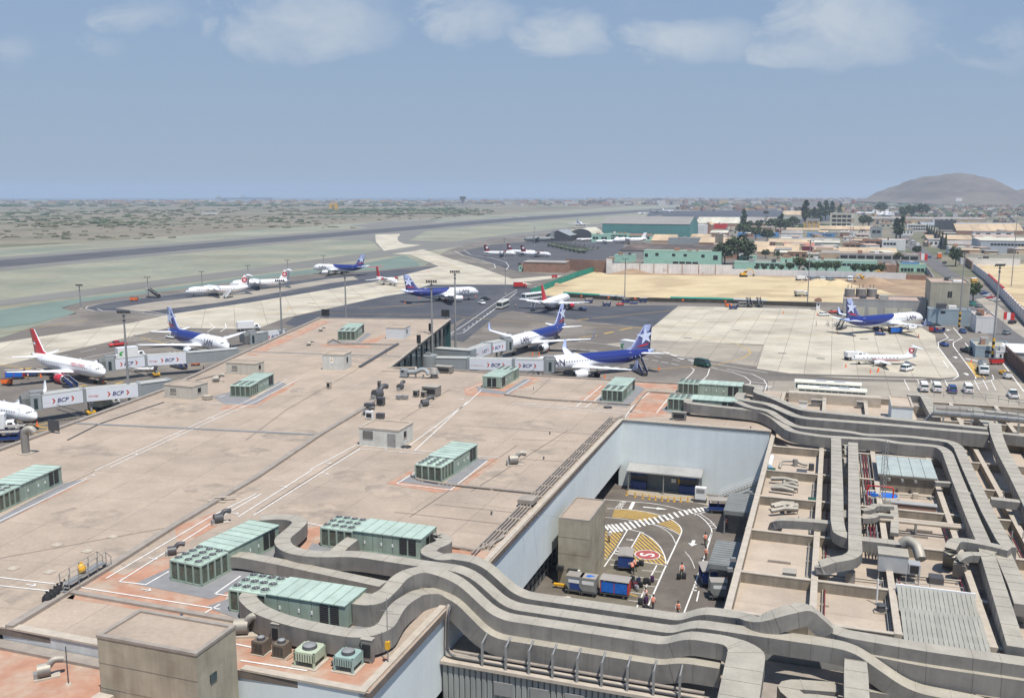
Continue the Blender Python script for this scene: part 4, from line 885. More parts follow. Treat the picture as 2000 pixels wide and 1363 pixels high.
t = abthing('cream_pipe_run','pair of pale lagged pipes near the right edge of the gridded roof','pipes',106,24,ZF)
for a in(104.2,104.9): MB().tube([(20.6,a,10.4),(30,a,10.4)],.2,8).obj('pipe',m_conc_top,t)
for b in(22,26,29): MB().box(b-.08,b+.08,103.9,105.2,ZF,10.2).obj('pipe_support',m_steel,t)
t = abthing('rust_panel','brick-brown rusted enclosure with stained grey top beside the blue tank','enclosure',111,10,ZF)
MB().box(7.9,12.6,111.2,112.0,ZF,10.2).obj('wall',m_brick,t); MB().box(7.8,12.7,111.1,112.1,10.2,10.32).obj('coping',m_grey_r,t)
t = abthing('lattice_antenna_mast','slender see-through lattice mast standing by the lantern','mast',*Z(1718,985,ZF),ZF)
a0, b0 = Z(1722,990,ZF)
for dx, dy in((-.3,-.3),(.3,-.3),(0,.35)): MB().bar((b0+dx,a0+dy,ZF),(b0+dx,a0+dy,ZF+8),.045).obj('upright',m_steel,t)
mb = MB()
for k in range(16):
 z = ZF+.5*k
 mb.bar((b0-.3,a0-.3,z),(b0+.3,a0-.3,z+.5),.03).bar((b0+.3,a0-.3,z),(b0,a0+.35,z+.5),.03).bar((b0,a0+.35,z),(b0-.3,a0-.3,z+.5),.03)
mb.obj('lacing',m_steel,t)
def railing(label,pts,h=1.0,step=1.6,name='handrail',m=m_steel):
 t = abthing(name,label,'railing',pts[0][1],pts[0][0],pts[0][2])
 path =[Vector(p)for p in pts]
 for z in(h,h*.5): MB().tube([p+Vector((0,0,z))for p in path],.04,4).obj('rail',m,t)
 for p in resample(path,step): MB().box(p.x-.03,p.x+.03,p.y-.03,p.y+.03,p.z,p.z+h).obj('post',m,t)
 return t
rg = random.Random(4)
for k,(b0,a0,a1)in enumerate(sorted(((.75,78,109),(.95,99,132),(6.1,78,97),(7.35,88,108),(14.3,78,119),(14.6,112,132),(19.6,78,108),(21.0,88,132),(26.5,90,130),(-.75,88,120),(13.0,88,109),(24,100,144)))):
 t = abthing('conduit_run','thin conduit along the roof beams, %s from the left'%ORD[k],'conduit',(a0+a1)/2,b0,ZF,'conduits along the roof beams')
 for j in range(rg.randint(1,3)): MB().tube([(b0+.2*j,a0,ZF+.3),(b0+.2*j,a1,ZF+.3)],.06,5).obj('conduit',(m_steel,m_duct,m_maroon)[(k+j)%3],t)
 for a in range(int(a0)+1,int(a1),4): MB().box(b0-.15,b0+.6,a-.08,a+.08,ZF,ZF+.24).obj('support',m_conc_top,t)
for k,(b0,b1,a0)in enumerate(sorted(((-6.3,-.5,88),(-6.3,-.4,123),(.5,6.2,89.6),(.5,6.3,111.5),(7.2,13,92),(14.2,20,90),(14.2,20,123),(14.2,20,112.5),(20.8,27,99.8),(20.8,27,135),(7.2,13,118)),key=lambda q:q[2])):
 t = abthing('cross_conduit','small conduit with a grey box crossing a roof bay, %s counting from the near side'%ORD[k],'conduit',a0,b0,ZF,'conduits crossing the roof bays')
 MB().tube([(b0,a0,ZF+.35),(b1,a0+.2,ZF+.35)],.09,5).obj('conduit',m_duct,t); u = rg.uniform(b0+1,b1-1.5); e = rg.uniform(.3,.7)
 MB().box(u-e,u+e,a0-e,a0+e,ZF,ZF+rg.uniform(.5,1.1)).obj('box',rg.choice((m_duct,m_dsteel,m_conc_top)),t)
 for b in(b0+.3,b1-.3): MB().box(b-.08,b+.08,a0-.1,a0+.3,ZF,ZF+.28).obj('support',m_steel,t)
t = abthing('roof_walkway','grey steel walkway with stairs bridging the far right roof ducts','walkway',148,22,ZF)
wk =[zp(1823,806,12.2),zp(1900,812,12.2),zp(2010,822,12.2)]
for p, q in zip(wk,wk[1: ]): MB().tube([p,q],.45,4).obj('deck',m_steel,t)
for i,(x,y)in enumerate(((1843,812),(1898,818),(1943,822),(1990,826))):
 a, b = Z(x,y,12.0); MB().box(b-.12,b+.12,a-.12,a+.12,ZF,12).obj('post',m_steel,t)
p, q = Vector(wk[0]), Vector(zp(1806,822,10.6))
for k in range(6): c = p.lerp(q,k/5); MB().box(c.x-.25,c.x+.25,c.y-.5,c.y+.5,c.z-.08,c.z).obj('step',m_steel,t)
MB().tube([p,q],.1,4).obj('stringer',m_dsteel,t)
railing('railing on the far side of the roof walkway',[(p[0],p[1]+.5,p[2]+.2)for p in wk])
railing('railing on the near side of the roof walkway',[(p[0],p[1]-.5,p[2]+.2)for p in wk])
railing('rail along the far roof edge above the parked vans',[zp(1824,775,10),zp(1900,779,10),zp(1950,784,10)])
railing('rail at the far right corner of the gridded roof',[zp(1950,784,10),zp(2010,795,10)])
railing('rail on the beam in front of the slatted rooflight',[(7.2,88.5,ZF),(12.8,88.9,ZF)],1.0,2.6)
t = abthing('long_roof_duct_cover','flat capped duct along the far edge of the gridded roof','duct cover',166,20,ZF)
MB().box(-6,9.2,168.5,170.5,ZF,10.6).obj('cover',m_conc_top,t); MB().box(14,24,164.5,167,ZF,10.5).obj('cover',m_kerb,t)
for x, y in((1592,800),(1680,796),(1700,802)):
 a, b = Z(x,y,ZF)
for k,(x,y,w,lab)in enumerate(((1597,793,2.2,'grey bent vent box in the far bay beside the bundle'),(1683,797,1.6,'hooked grey vent duct in the far bay'),(1568,797,1.3,'white roof box in the far left bay'))):
 a, b = Z(x,y,ZF); t = abthing('vent_box',lab,'vent',a,b,ZF)
 m = m_white if k==2 else m_duct
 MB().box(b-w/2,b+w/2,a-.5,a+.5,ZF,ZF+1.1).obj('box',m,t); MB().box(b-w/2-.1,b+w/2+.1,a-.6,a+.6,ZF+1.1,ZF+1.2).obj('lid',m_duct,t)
# loading alley
al = MB().sheet([W(76.4,-34),W(76.4,-6.9),W(139,-6.9),W(139,-34)],.02).obj('alley_floor',m_alley,kind='structure')
def A5(cx,cy,z=0.): return(1180+cx/5.453,960+cy/5.453)
def aw(pts): return[P(*A5(*p))for p in pts]
MB().sheet(aw([(-60,640),(135,700),(660,790),(440,1300),(-420,1240),(-420,1000)]),.026).obj('parking_patch',m_alley2,al)
MB().sheet(aw([(250,30),(980,120),(1150,160),(1130,60),(980,-20),(250,-40)]),.03).obj('pavement',m_slab2,al)
def aline(pts,w,m=m_line,z=.05,dash=None): return MB().strip(aw(pts),w,z,0,False,dash).obj('painted_line',m,al)
def hatch(poly,p,q,on,off,m,z=.04):
 poly =[(v.x,v.y)for v in aw(poly)]; p, q = aw([p,q]); d =(q-p); d.normalize(); n =(-d.y,d.x)
 v0 = min(x*n[0]+y*n[1]for x,y in poly); v1 = max(x*n[0]+y*n[1]for x,y in poly); mb = MB(); v = v0
 while v<v1:
  c = clip(clip(poly,n,v+on),(-n[0],-n[1]),-v)
  if len(c)>2 and area(c)>.02: mb.sheet(c,z)
  v += on+off
 return mb.obj('painted_hatching',m,al)
hatch([(110,190),(330,200),(480,222),(600,262),(440,312),(85,272)],(100,230),(500,262),.26,.2,m_yline)
hatch([(570,340),(735,300),(800,360),(828,430),(812,462),(700,395)],(600,330),(800,440),.26,.2,m_yline)
hatch([(-40,420),(200,440),(120,590),(10,730),(-60,700)],(0,520),(100,620),.26,.24,m_yline)
hatch([(388,448),(500,500),(590,590),(650,700),(656,780),(520,770),(300,735),(275,640)],(400,470),(600,650),.26,.24,m_yline)
def curve(pts,n=4):
 return[(v.x,v.y)for v in smooth_path([(x,y,0)for x,y in pts],90,n)]
aline(curve([(0,85),(330,112),(500,125),(700,160),(850,205),(990,240),(1080,310),(1140,390),(1150,440),(1060,720),(940,1060),(840,1320)]),.16)
aline(curve([(30,180),(260,192),(450,215),(640,265),(740,310),(810,370),(830,420),(812,465)]),.16)
aline(curve([(0,275),(200,290),(380,325),(540,350),(700,400),(812,465)]),.13); aline([(812,465),(640,830),(450,1260)],.18)
aline(curve([(390,435),(500,490),(600,590),(650,700),(662,785)]),.16); aline(curve([(480,340),(620,385),(720,460),(765,560)]),.1)
aline([(320,735),(662,787)],.14); aline([(250,405),(110,640),(0,800)],.15); aline([(385,435),(265,640)],.15); aline([(255,400),(420,440)],.15)
aline([(315,112),(275,190)],.5); aline([(130,598),(280,608)],.3); aline([(115,632),(265,645)],.3); aline([(100,660),(180,665)],.25)
aline([(0,920),(110,925)],.3); aline([(-10,955),(95,960)],.3); aline([(120,890),(70,975)],.2)
for y0 in((400,838,640,860),(310,905,590,940),(100,965,555,1015),(250,1070,525,1105),(260,1160,470,1180),(0,712,130,735)): aline([y0[:2],y0[2:]],.1)
aline([(560,785),(500,900),(420,1070),(340,1250)],.16); aline([(1020,235),(1130,310),(1200,390)],.12); aline([(1145,440),(1110,520)],.2)
for k, y in enumerate((335,360,390)): aline([(1100+15*k,y),(1180+8*k,y+5)],.12)
aline([(960,980),(1000,985)],.25); aline([(950,1015),(990,1020)],.25); aline([(940,1050),(985,1055)],.25); aline([(1010,1060),(985,1170)],.15); aline(curve([(860,640),(930,720),(965,820)]),.08)
cp =[Vector((x,y,0))for x,y in((40,398),(150,390),(280,362),(420,330),(560,306),(700,268),(850,228),(980,200),(1090,186))]
zp_ = resample(cp,9999); L_ =[]
for k in range(23):
 t_ = k/22*(len(cp)-1); i = min(int(t_),len(cp)-2); c = cp[i].lerp(cp[i+1],t_-i)
 s_ = 1.35-.75*k/22
 aline([(c.x-32*s_,c.y-32*s_),(c.x+26*s_,c.y+30*s_)],.34,z=.054)
aline([(880,205),(1130,160)],.14); aline([(960,250),(1120,205)],.14); aline([(30,380),(250,405)],.12)
ground_text('PARE',aw([(170,102)])[0],1.45,-math.pi/2-PHI,.052,m_line,al,.95)
def aarrow(p,q,L,w,m=m_line): p, q = aw([p,q]); ground_arrow(p,heading(p,q),L,w,.052,m,al)
aarrow((415,165),(610,185),3.6,1.0); aarrow((955,520),(925,605),2.2,1.2); aarrow((858,540),(830,612),1.9,.9,m_alley2)
for c in((265,512),(95,780),(-420,1120)): aarrow((c[0]-30,c[1]),(c[0]+30,c[1]+4),1.1,.5)
cs = aw([(460,675)])[0]
def disc(r0,r1,z,m,name,n=36):
 v =[(cs.x+math.cos(2*math.pi*k/n)*r,cs.y+math.sin(2*math.pi*k/n)*r,z)for r in((r1,r0)if r0 else(r1,))for k in range(n)]
 f =[(k,(k+1)%n,n+(k+1)%n,n+k)for k in range(n)]if r0 else[tuple(range(n))]
 return MB().add(v,f).obj(name,m,al)
disc(0,1.52,.058,mat('red_road_paint',(.36,.085,.08),.85,.15,2.),'painted_disc'); disc(1.50,1.62,.062,m_line,'painted_ring')
v, f = glyphs('S',2.6,0,.04); cx_ =(min(p[0]for p in v)+max(p[0]for p in v))/2; cy_ =(min(p[1]for p in v)+max(p[1]for p in v))/2
an = math.pi/2-PHI+.12; c, s = math.cos(an), math.sin(an)
MB().add([(cs.x+(x-cx_)*c-(y-cy_)*s,cs.y+(x-cx_)*s+(y-cy_)*c,.064)for x,y,_ in v],f).obj('painted_letter',m_line,al)
t = abthing('lean_to_shelter','lean-to shelter with pale sloping roof against the back alley wall','shelter',138,-22,0)
p0, p1 = Z(1214,932,3.2), Z(1364,946,3.2)
MB().add([(p0[1],136.6,3.1),(p1[1],136.6,3.1),(p1[1],139.1,3.7),(p0[1],139.1,3.7),(p0[1],136.6,3.3),(p1[1],136.6,3.3),(p1[1],139.1,3.9),(p0[1],139.1,3.9)],[(0,3,2,1),(4,5,6,7),(0,1,5,4),(1,2,6,5),(2,3,7,6),(3,0,4,7)]).obj('roof',m_grey_r,t)
for b in(p0[1]+.3,(p0[1]+p1[1])/2,p1[1]-.3): MB().box(b-.07,b+.07,136.8,136.95,0,3.1).obj('post',m_steel,t)
MB().box(p0[1]+.2,p1[1]-.2,138.95,139.1,0,3.1).obj('back_panel',mat('grey_blue_panel',(.16,.19,.21),.7,.1,1.),t)
for b, w_ in((p0[1]+1.6,2.4),(p1[1]-2.2,2.6)):
 k = abthing('counter_kiosk',('left' if b<-24 else 'right')+' blue kiosk counter under the lean-to shelter','kiosk',138.4,b,0)
 MB().box(b-w_/2,b+w_/2,138.2,138.8,0,1.2).obj('counter',m_blue,k); MB().box(b-w_/2,b+w_/2,138.0,138.2,2.3,2.7).obj('sign',m_blue,k); MB().box(b-w_/2,b+w_/2,138.75,138.85,1.2,2.7).obj('back',m_dsteel,k)
t = abthing('notice_board','dark notice panel and yellow warning sign on the shelter back wall','sign',138.8,-21,2); MB().box(-22.3,-20.2,138.8,138.94,2.5,2.8).obj('board',m_dark,t); MB().box(-20.6,-20.0,138.82,138.94,1.3,2.1).obj('sign',m_yellow,t); MB().box(-21.6,-20.9,138.82,138.94,1.4,2.0).obj('sign',m_white,t)
t = abthing('bollard_row','row of low yellow barrier posts with a chain in front of the shelter','barrier',135.5,-21,0)
bz = aw([(240,40),(330,55),(410,70),(480,82),(545,90),(615,97),(680,102),(745,106),(815,108),(890,104),(960,92)])
bz =[ab(v.x,v.y)for v in bz]
for a, b in bz: MB().cyl(b,a,0,.75,.09,.07,8).obj('post',m_yellow,t); MB().cyl(b,a,0,.08,.22,.2,8).obj('foot',m_yellow,t)
MB().tube([(b,a,.6)for a,b in bz],.05,4).obj('chain',m_yellow,t)
t = abthing('air_conditioner','white air conditioning cabinet by the back wall right of the shelter','air conditioner',*Z(1368,982,0),0)
a, b = Z(1368,980,0); MB().box(b-.8,b+.8,a-.4,a+.4,.5,2.3).obj('cabinet',m_white,t); MB().box(b-.6,b+.6,a-.43,a-.4,1.5,2.1).obj('grille',m_steel,t); MB().box(b-.9,b+.9,a-.5,a+.5,0,.5).obj('stand',m_dsteel,t)
t = abthing('metal_stairs','grey metal stairs with handrail against the back alley wall','stairs',137.5,-11,0)
q0, q1 =(-14.2,137.6,.2),(-8.6,137.6,3.0)
for k in range(14):
 f_ = k/13; MB().box(q0[0]+(q1[0]-q0[0])*f_-.2,q0[0]+(q1[0]-q0[0])*f_+.25,137.2,138.4,q0[2]+2.8*f_-.05,q0[2]+2.8*f_).obj('step',m_steel,t)
for y in(137.2,138.4):
 MB().bar((q0[0],y,.2),(q1[0],y,3.0),.12).obj('stringer',m_steel,t)
 for dz in(.55,1.0): MB().bar((q0[0],y,.2+dz),(q1[0],y,3.0+dz),.05).bar((q1[0],y,3+dz),(-7.0,y,3+dz),.05).obj('handrail',m_white,t)
MB().box(-8.6,-7.0,137.2,138.4,2.9,3.0).obj('landing',m_steel,t)
m_can = mat('ribbed_canopy',(.215,.225,.22),.6,.12,.6,rnd=.06,streak=.1)
for k,(y0,y1,lab)in enumerate(((122.5,130.6,'farthest grey ribbed canopy on the right side of the alley'),(103.3,111.2,'middle grey ribbed canopy on the right side of the alley'),(80.5,87.8,'nearest grey ribbed canopy on the right side of the alley'))):
 t = abthing('loading_canopy',lab,'canopy',(y0+y1)/2,-9,0,'canopies in the loading alley')
 b0 = -11.6 if k else -12.0
 nr = 22
 for i in range(nr):
  a = y0+(y1-y0)*i/nr; w_ =(y1-y0)/nr
  MB().box(b0,-7.0,a+.02,a+w_-.02,3.3+(.03 if i%2 else 0),3.38+(.03 if i%2 else 0)).obj('roof_rib',m_can,t)
 MB().box(b0+.05,-7.0,y0-.06,y0,2.85,3.42).obj('fascia',m_can,t)
 for a in(y0+.3,y1-.3): MB().box(b0+.1,b0+.25,a-.07,a+.07,0,3.3).obj('post',m_steel,t)
t = abthing('floodlight','grey floodlight on a bracket at the parapet above the middle canopy','floodlight',*Z(1440,1095,9.8),9.8)
for(x,y)in((1440,1095),(1434,1115)):
 a, b = Z(x,y,9.6); MB().rbox(b-.4,a,9.7,.5,.35,.35,.3).obj('lamp_head',m_steel,t); MB().bar((b-.3,a,9.6),(b+.4,a,9.5),.06).obj('bracket',m_steel,t)
a, b = Z(1472,962,9.8); t = abthing('floodlight','small floodlight on the parapet near the stair landing','floodlight',a,b,9.8); MB().rbox(b-.4,a,9.8,.5,.35,.3,.3).obj('lamp_head',m_steel,t); MB().bar((b-.3,a,9.7),(b+.4,a,9.6),.06).obj('bracket',m_steel,t)
a, b = Z(1392,1278-300,0)
t = abthing('baggage_belt','baggage conveyor in the shade below the right canopies','conveyor',105,-9,0)
MB().box(-9.2,-7.9,84,134,.55,.75).obj('belt',m_black,t); MB().box(-9.3,-7.8,84,134,.25,.55).obj('frame',m_steel,t)
for a in range(86,134,4): MB().box(-9.2,-7.9,a-.06,a+.06,0,.25).obj('leg',m_dsteel,t)
MB().box(-7.4,-6.95,78,138.5,0,3.2).obj('panel',m_dsteel,t)
# luggage and carts
SUITC =[m_black,mat('dark_purple_fabric',(.06,.02,.07),.7),mat('charcoal_fabric',(.035,.035,.04),.8),mat('navy_fabric',(.015,.02,.06),.8),mat('grey_hard_shell',(.30,.31,.33),.4),mat('maroon_fabric',(.12,.015,.03),.7)]
def suitcase(p,rz,m,label,w=.48,d=.28,h=.72,lying=False):
 t = thing('suitcase',label,'suitcase',p,rz,'luggage waiting in the alley')
 e = .06
 prof = lambda s_, z: [(x*(w/2-s_),y*(d/2-s_*.6),z)for x,y in((-1,-.7),(-.75,-1),(.75,-1),(1,-.7),(1,.7),(.75,1),(-.75,1),(-1,.7))]
 b = MB().loft([prof(.03,.05),prof(0,.1),prof(0,h-.06),prof(.04,h)]).obj('shell',m,t)
 MB().tube(smooth_path([(-.1,0,h),(-.1,0,h+.08),(.1,0,h+.08),(.1,0,h)],.05,2),.014,4).obj('handle',m_dsteel,t)
 for x in(-1,1): MB().tube([(x*w*.35-.02,-d*.3,.04),(x*w*.35+.02,-d*.3,.04)],.04,6).obj('wheel',m_black,t)
 if lying:
  t.rotation_euler =(math.pi/2,0,rz); t.location.z = d/2+.03
 return t
rc = random.Random(3)
LUG =[(270,1030,0,'black upright suitcase at the left of the luggage heap'),(320,1000,2,'charcoal upright suitcase behind the silver bag'),(345,1055,4,'silver wrapped suitcase in front of the luggage heap'),(385,1020,0,'black suitcase right of the silver wrapped one'),(365,980,3,'navy suitcase at the back of the luggage heap'),(300,965,0,'black suitcase nearest the blue canopy cart'),(440,985,0,'black suitcase in the small group by the lane line'),(475,990,2,'charcoal suitcase in the small group by the lane line'),(510,965,1,'purple suitcase at the right of the small group'),(385,1205,2,'charcoal suitcase beside the loader by the near lane line'),(425,1225,0,'large black bag dragged at the near lane line'),(445,1190,1,'dark purple bag at the feet of the near loader'),(355,800,0,'black tall suitcase right of the canopy cart'),(395,790,2,'charcoal tall suitcase right of the canopy cart'),(795,935,0,'black suitcase pulled at the left of the walking porter'),(850,930,2,'charcoal suitcase pulled at the right of the walking porter'),(330,1030,5,'maroon suitcase in the middle of the luggage heap')]
for x, y, mi, lab in LUG:
 p = P(*A5(x,y)); p.z = .03
 suitcase(p,rc.uniform(-1,1),SUITC[mi],lab,.5+rc.uniform(-.06,.1),.3,.7+rc.uniform(-.08,.1),lying=(x,y)in((425,1225),))
for k in range(9):
 a = 128-4.6*k+rc.uniform(-.5,.5)
 s = suitcase(W(a,-8.55,.76),rc.uniform(-.3,.3),SUITC[k%6],('%s bag lying on the shaded belt, '%('black','purple','charcoal','navy','grey','maroon')[k%6])+('under the farthest canopy' if a>120 else 'between the two far canopies' if a>111 else 'under the middle canopy' if a>103 else 'beyond the nearest cart')+(' rear' if k%2 else ' front'))
for k, lab in enumerate(('purple','navy','grey','maroon','black')):
 suitcase(W(114.5+.1*k,-11.4+.85*k,.03),rc.uniform(-1,1),SUITC[(1,3,4,5,0)[k]],lab+' bag in the row behind the middle canopy')
def wheels4(t,xs,ys,r=.28,w=.2,zc=None,rim=True,name='wheel'):
 for x in xs:
  for y in ys:
   o = MB().tube([(x,y-w/2,r),(x,y+w/2,r)],r,12).obj(name,m_black,t)
   if rim: MB().tube([(x,y-w/2-.012,r),(x,y+w/2+.012,r)],r*.5,8).obj('rim',m_steel,o)
def canopy_cart(p,rz,label,body=m_blue,L=3.1,w=1.7,h=2.0,curtains=None,group='baggage carts'):
 t = thing('baggage_cart',label,'baggage cart',p,rz,group)
 MB().box(-L/2,L/2,-w/2,w/2,.42,.56).obj('platform',m_dsteel,t)
 MB().add([(-L/2-.08,-w/2-.08,h),(L/2+.08,-w/2-.08,h),(L/2+.08,w/2+.08,h),(-L/2-.08,w/2+.08,h),(-L/2-.08,0,h+.14),(L/2+.08,0,h+.14),(-L/2-.08,-w/2-.08,h-.06),(L/2+.08,-w/2-.08,h-.06),(L/2+.08,w/2+.08,h-.06),(-L/2-.08,w/2+.08,h-.06)],[(0,1,5,4),(4,5,2,3),(0,4,3),(1,2,5),(6,7,1,0),(7,8,2,1),(8,9,3,2),(9,6,0,3),(6,9,8,7)]).obj('canopy',m_greyroof,t)
 for x in(-L/2+.05,L/2-.05): MB().box(x-.05,x+.05,-w/2+.06,w/2-.06,.56,h-.06).obj('end_panel',body,t)
 for x in(-L/2+.05,0,L/2-.05):
  for y in(-w/2+.03,w/2-.03): MB().box(x-.04,x+.04,y-.03,y+.03,.56,h-.06).obj('post',body,t)
 for s_ in(-1,1):
  if curtains:
   for x0, x1 in((-L/2+.12,-.06),(.06,L/2-.12)): MB().box(x0,x1,s_*(w/2-.0)-.02,s_*(w/2)+.02,.66,h-.2).obj('curtain',curtains,t)
  else: MB().box(-L/2+.1,L/2-.1,s_*(w/2-.03)-.02,s_*(w/2-.03)+.02,.56,1.0).obj('side_rail',body,t)
 wheels4(t,(-L*.34,L*.34),(-w*.4,w*.4),.24,.16)
 MB().bar((L/2,0,.45),(L/2+.9,0,.25),.07).obj('tow_bar',m_yellow,t)
 return t
def uld(p,rz,label,m,panel=None,w=1.9,d=1.5,h=1.6,base=.55):
 t = thing('cargo_container',label,'cargo container',p,rz)
 pr =[(-w/2+.42,0),(w/2,0),(w/2,h),(-w/2,h),(-w/2,.5)]
 MB().add([(x,-d/2,base+z)for x,z in pr]+[(x,d/2,base+z)for x,z in pr],[(0,1,2,3,4),(9,8,7,6,5),(0,5,6,1),(1,6,7,2),(3,8,9,4),(4,9,5,0)]).obj('body',m,t)
 MB().box(-w/2,w/2,-d/2,d/2,base+h,base+h+.04).obj('top',m_greyroof,t)
 MB().box(-w/2+.45,w/2-.06,-d/2-.03,-d/2,base+.1,base+h-.25).obj('door',panel or m,t)
 MB().box(-w/2+.3,w/2-.2,-d/2-.045,-d/2-.03,base+h*.55,base+h*.8).obj('sign',m_white,t)
 MB().box(-w/2-.1,w/2+.1,-d/2-.1,d/2+.1,base-.15,base-.02).obj('dolly_deck',m_dsteel,t)
 wheels4(t,(-w*.35,w*.35),(-d*.4,d*.4),.2,.14,name='dolly_wheel')
 return t
def pz(x,y,z=.02): p = P(x,y); p.z = z; return p
m_alu = mat('dull_aluminium',(.30,.31,.30),.45,.1,1.,metal=.3)
canopy_cart(pz(1222,1108),-PHI-.12+math.pi/2+.25,'dark blue canopy cart being unloaded beside the red painted S',L=2.7,w=1.7)
canopy_cart(pz(1202,1163),-PHI,'red framed cart closed with bright blue tarpaulin curtains',body=m_red,curtains=m_tarp,L=3.2,w=1.7,h=2.1)
uld(pz(1124,1156),-PHI,'blue fronted cargo container on a dolly beside the concrete block',m_alu,m_blue)
t_ = uld(pz(1150,1160),-PHI,'silver cargo container on a dolly with a blue cloth on top',m_alu)
MB().add([(-.3,-.3,2.2),(.1,-.4,2.22),(.5,-.1,2.2),(.7,.1,2.21),(.2,.2,2.25),(-.2,.15,2.22),(.15,-.1,2.32)],[(0,1,6),(1,2,6),(2,3,6),(3,4,6),(4,5,6),(5,0,6)]).obj('blue_cloth',m_tarp,t_)
canopy_cart(pz(1382,1138),-PHI+math.pi/2+.3,'dark blue canopy cart near the right canopies, beside a silver container',L=2.8,w=1.7)
t_ = uld(pz(1402,1168),-PHI+.25,'silver cargo container on a dolly beside the nearest right canopy',m_alu)
canopy_cart(pz(1402,1000),-PHI+.15,'dark blue canopy cart under the farthest right canopy',L=2.6,w=1.7)
# people
def person(p,rz,label,pose='stand',vest=m_orange,trousers=m_trous,top=m_shirt,s=1.0,group='ground crew in orange vests',cat='person'):
 """one skinned body per figure; vest, hair and shoes are its children. x is forward"""
 t = thing('person',label,cat,p,rz,group)
 lean ={'stand': .03,'walk': .1,'pull': .12,'bend': .85,'reach': .3}[pose]
 hip = Vector((0,0,.93)); sp = Vector((math.sin(lean),0,math.cos(lean)))
 chest = hip+sp*.36; neck = hip+sp*.52; hd = neck+Vector((math.sin(lean*.6),0,math.cos(lean*.6)))*.2
 V_ =[]; E_ =[]; RAD =[]
 def vtx(c,r,par=None):
  V_.append(tuple(c)); RAD.append(r)
  if par is not None: E_.append((par,len(V_)-1))
  return len(V_)-1
 h0 = vtx(hip,(.15,.12)); w0 = vtx(hip+sp*.16,(.14,.11),h0); c0 = vtx(chest,(.17,.12),w0); n0 = vtx(neck,(.065,.065),c0)
 k0 = vtx(hd-Vector((0,0,.03)),(.085,.09),n0); vtx(hd+Vector((.01,0,.09)),(.075,.08),k0)
 stride ={'stand': .05,'walk': .3,'pull': .28,'bend': .16,'reach': .14}[pose]
 hands =[]; feet =[]
 for sd in(-1,1):
  f_ = stride*sd; th = vtx(hip+Vector((0,.09*sd,-.06)),(.095,.09),h0)
  kn = vtx((f_*.55+(.05 if pose!='stand' else .01),.1*sd,.5),(.062,.062),th)
  an = vtx((f_,.1*sd,.09),(.042,.045),kn); vtx((f_+.15,.11*sd,.04),(.04,.035),an); feet.append((f_,.1*sd))
  sh = vtx(chest+sp*.1+Vector((0,.19*sd,0)),(.065,.065),c0)
  if pose=='stand': el, ha = Vector((-.05,.25*sd,1.16)), Vector((.05,.25*sd,.9))
  elif pose=='walk': el, ha = Vector((-.1*sd,.25*sd,1.15)), Vector((-.12*sd+.1,.25*sd,.92))
  elif pose=='pull': el, ha = Vector((-.12,.26*sd,1.14)), Vector((-.25,.3*sd,.9))
  elif pose=='bend': el, ha = chest+Vector((.08,.2*sd,-.26)), chest+Vector((.22,.16*sd,-.46))
  else: el, ha = chest+Vector((.22,.2*sd,-.14)), chest+Vector((.44,.14*sd,-.05))
  e0 = vtx(el,(.046,.046),sh); a0 = vtx(ha,(.034,.032),e0); d =(ha-el).normalized(); hands.append((ha,d,sd))
  pm = vtx(ha+d*.08,(.034,.022),a0)
  si = Vector((0,0,1)).cross(d); si = si.normalized()if si.length>.1 else Vector((0,1,0))
  for q, ln in((-1.5,.075),(-.5,.09),(.5,.085),(1.5,.065)):
   f1 = vtx(ha+d*.11+si*q*.019,(.0095,.0095),pm); vtx(ha+d*(.11+ln*.8)+si*q*.021+Vector((0,0,-.02)),(.008,.008),f1)
  tb = vtx(ha+d*.05+si*.045*-sd,(.011,.011),a0); vtx(ha+d*.1+si*.06*-sd,(.009,.009),tb)
 me = bpy.data.meshes.new('body'); me.from_pydata(V_,E_,[]); o = link('body',me,t)
 for q in(trousers,top,m_skin): me.materials.append(q)
 sk = o.modifiers.new('skin','SKIN'); sk.use_smooth_shade = True
 for i, r in enumerate(RAD): me.skin_vertices[0].data[i].radius = r
 me.skin_vertices[0].data[0].use_root = True
 sb = o.modifiers.new('sub','SUBSURF'); sb.levels = 1; sb.render_levels = 1
 dg = bpy.context.evaluated_depsgraph_get(); ev = o.evaluated_get(dg); nm = bpy.data.meshes.new_from_object(ev)
 o.modifiers.clear(); o.data = nm
 hz = hip+sp*.03
 for pl in nm.polygons:
  c = pl.center; k = 0
  hgt =(c-hz).dot(sp)
  if hgt>0: k = 1
  if(c-neck).dot(sp)>.02 and(c-neck).length<.45 and abs(c.y)<.13: k = 2
  for ha, d, sd in hands:
   if(c-ha).dot(d)>-.0 and(c-ha).length<.25: k = 2
   elif(c-ha).length<.3 and abs(c.y)>.13: k = 1
  pl.material_index = k; pl.use_smooth = True
 if vest:
  rings =[]
  for f_, rx, ry in((.02,.165,.205),(.2,.16,.2),(.36,.165,.225),(.46,.13,.2),(.5,.09,.12)):
   c = hip+sp*f_; fw = Vector((sp.z,0,-sp.x))
   rings.append([c+fw*math.cos(2*math.pi*k/14)*rx+Vector((0,1,0))*math.sin(2*math.pi*k/14)*ry for k in range(14)])
  vo = MB().loft(rings,0,True,False).obj('vest',vest,t)
  mb = MB()
  for f_ in(.14,.28):
   c = hip+sp*f_; fw = Vector((sp.z,0,-sp.x)); rr =[]
   for dz in(0,.05): rr.append([c+sp*dz+fw*math.cos(2*math.pi*k/14)*.172+Vector((0,1,0))*math.sin(2*math.pi*k/14)*.218 for k in range(14)])
   mb.loft(rr,0,True,False)
  mb.obj('reflective_band',m_white,vo)
 rr =[]
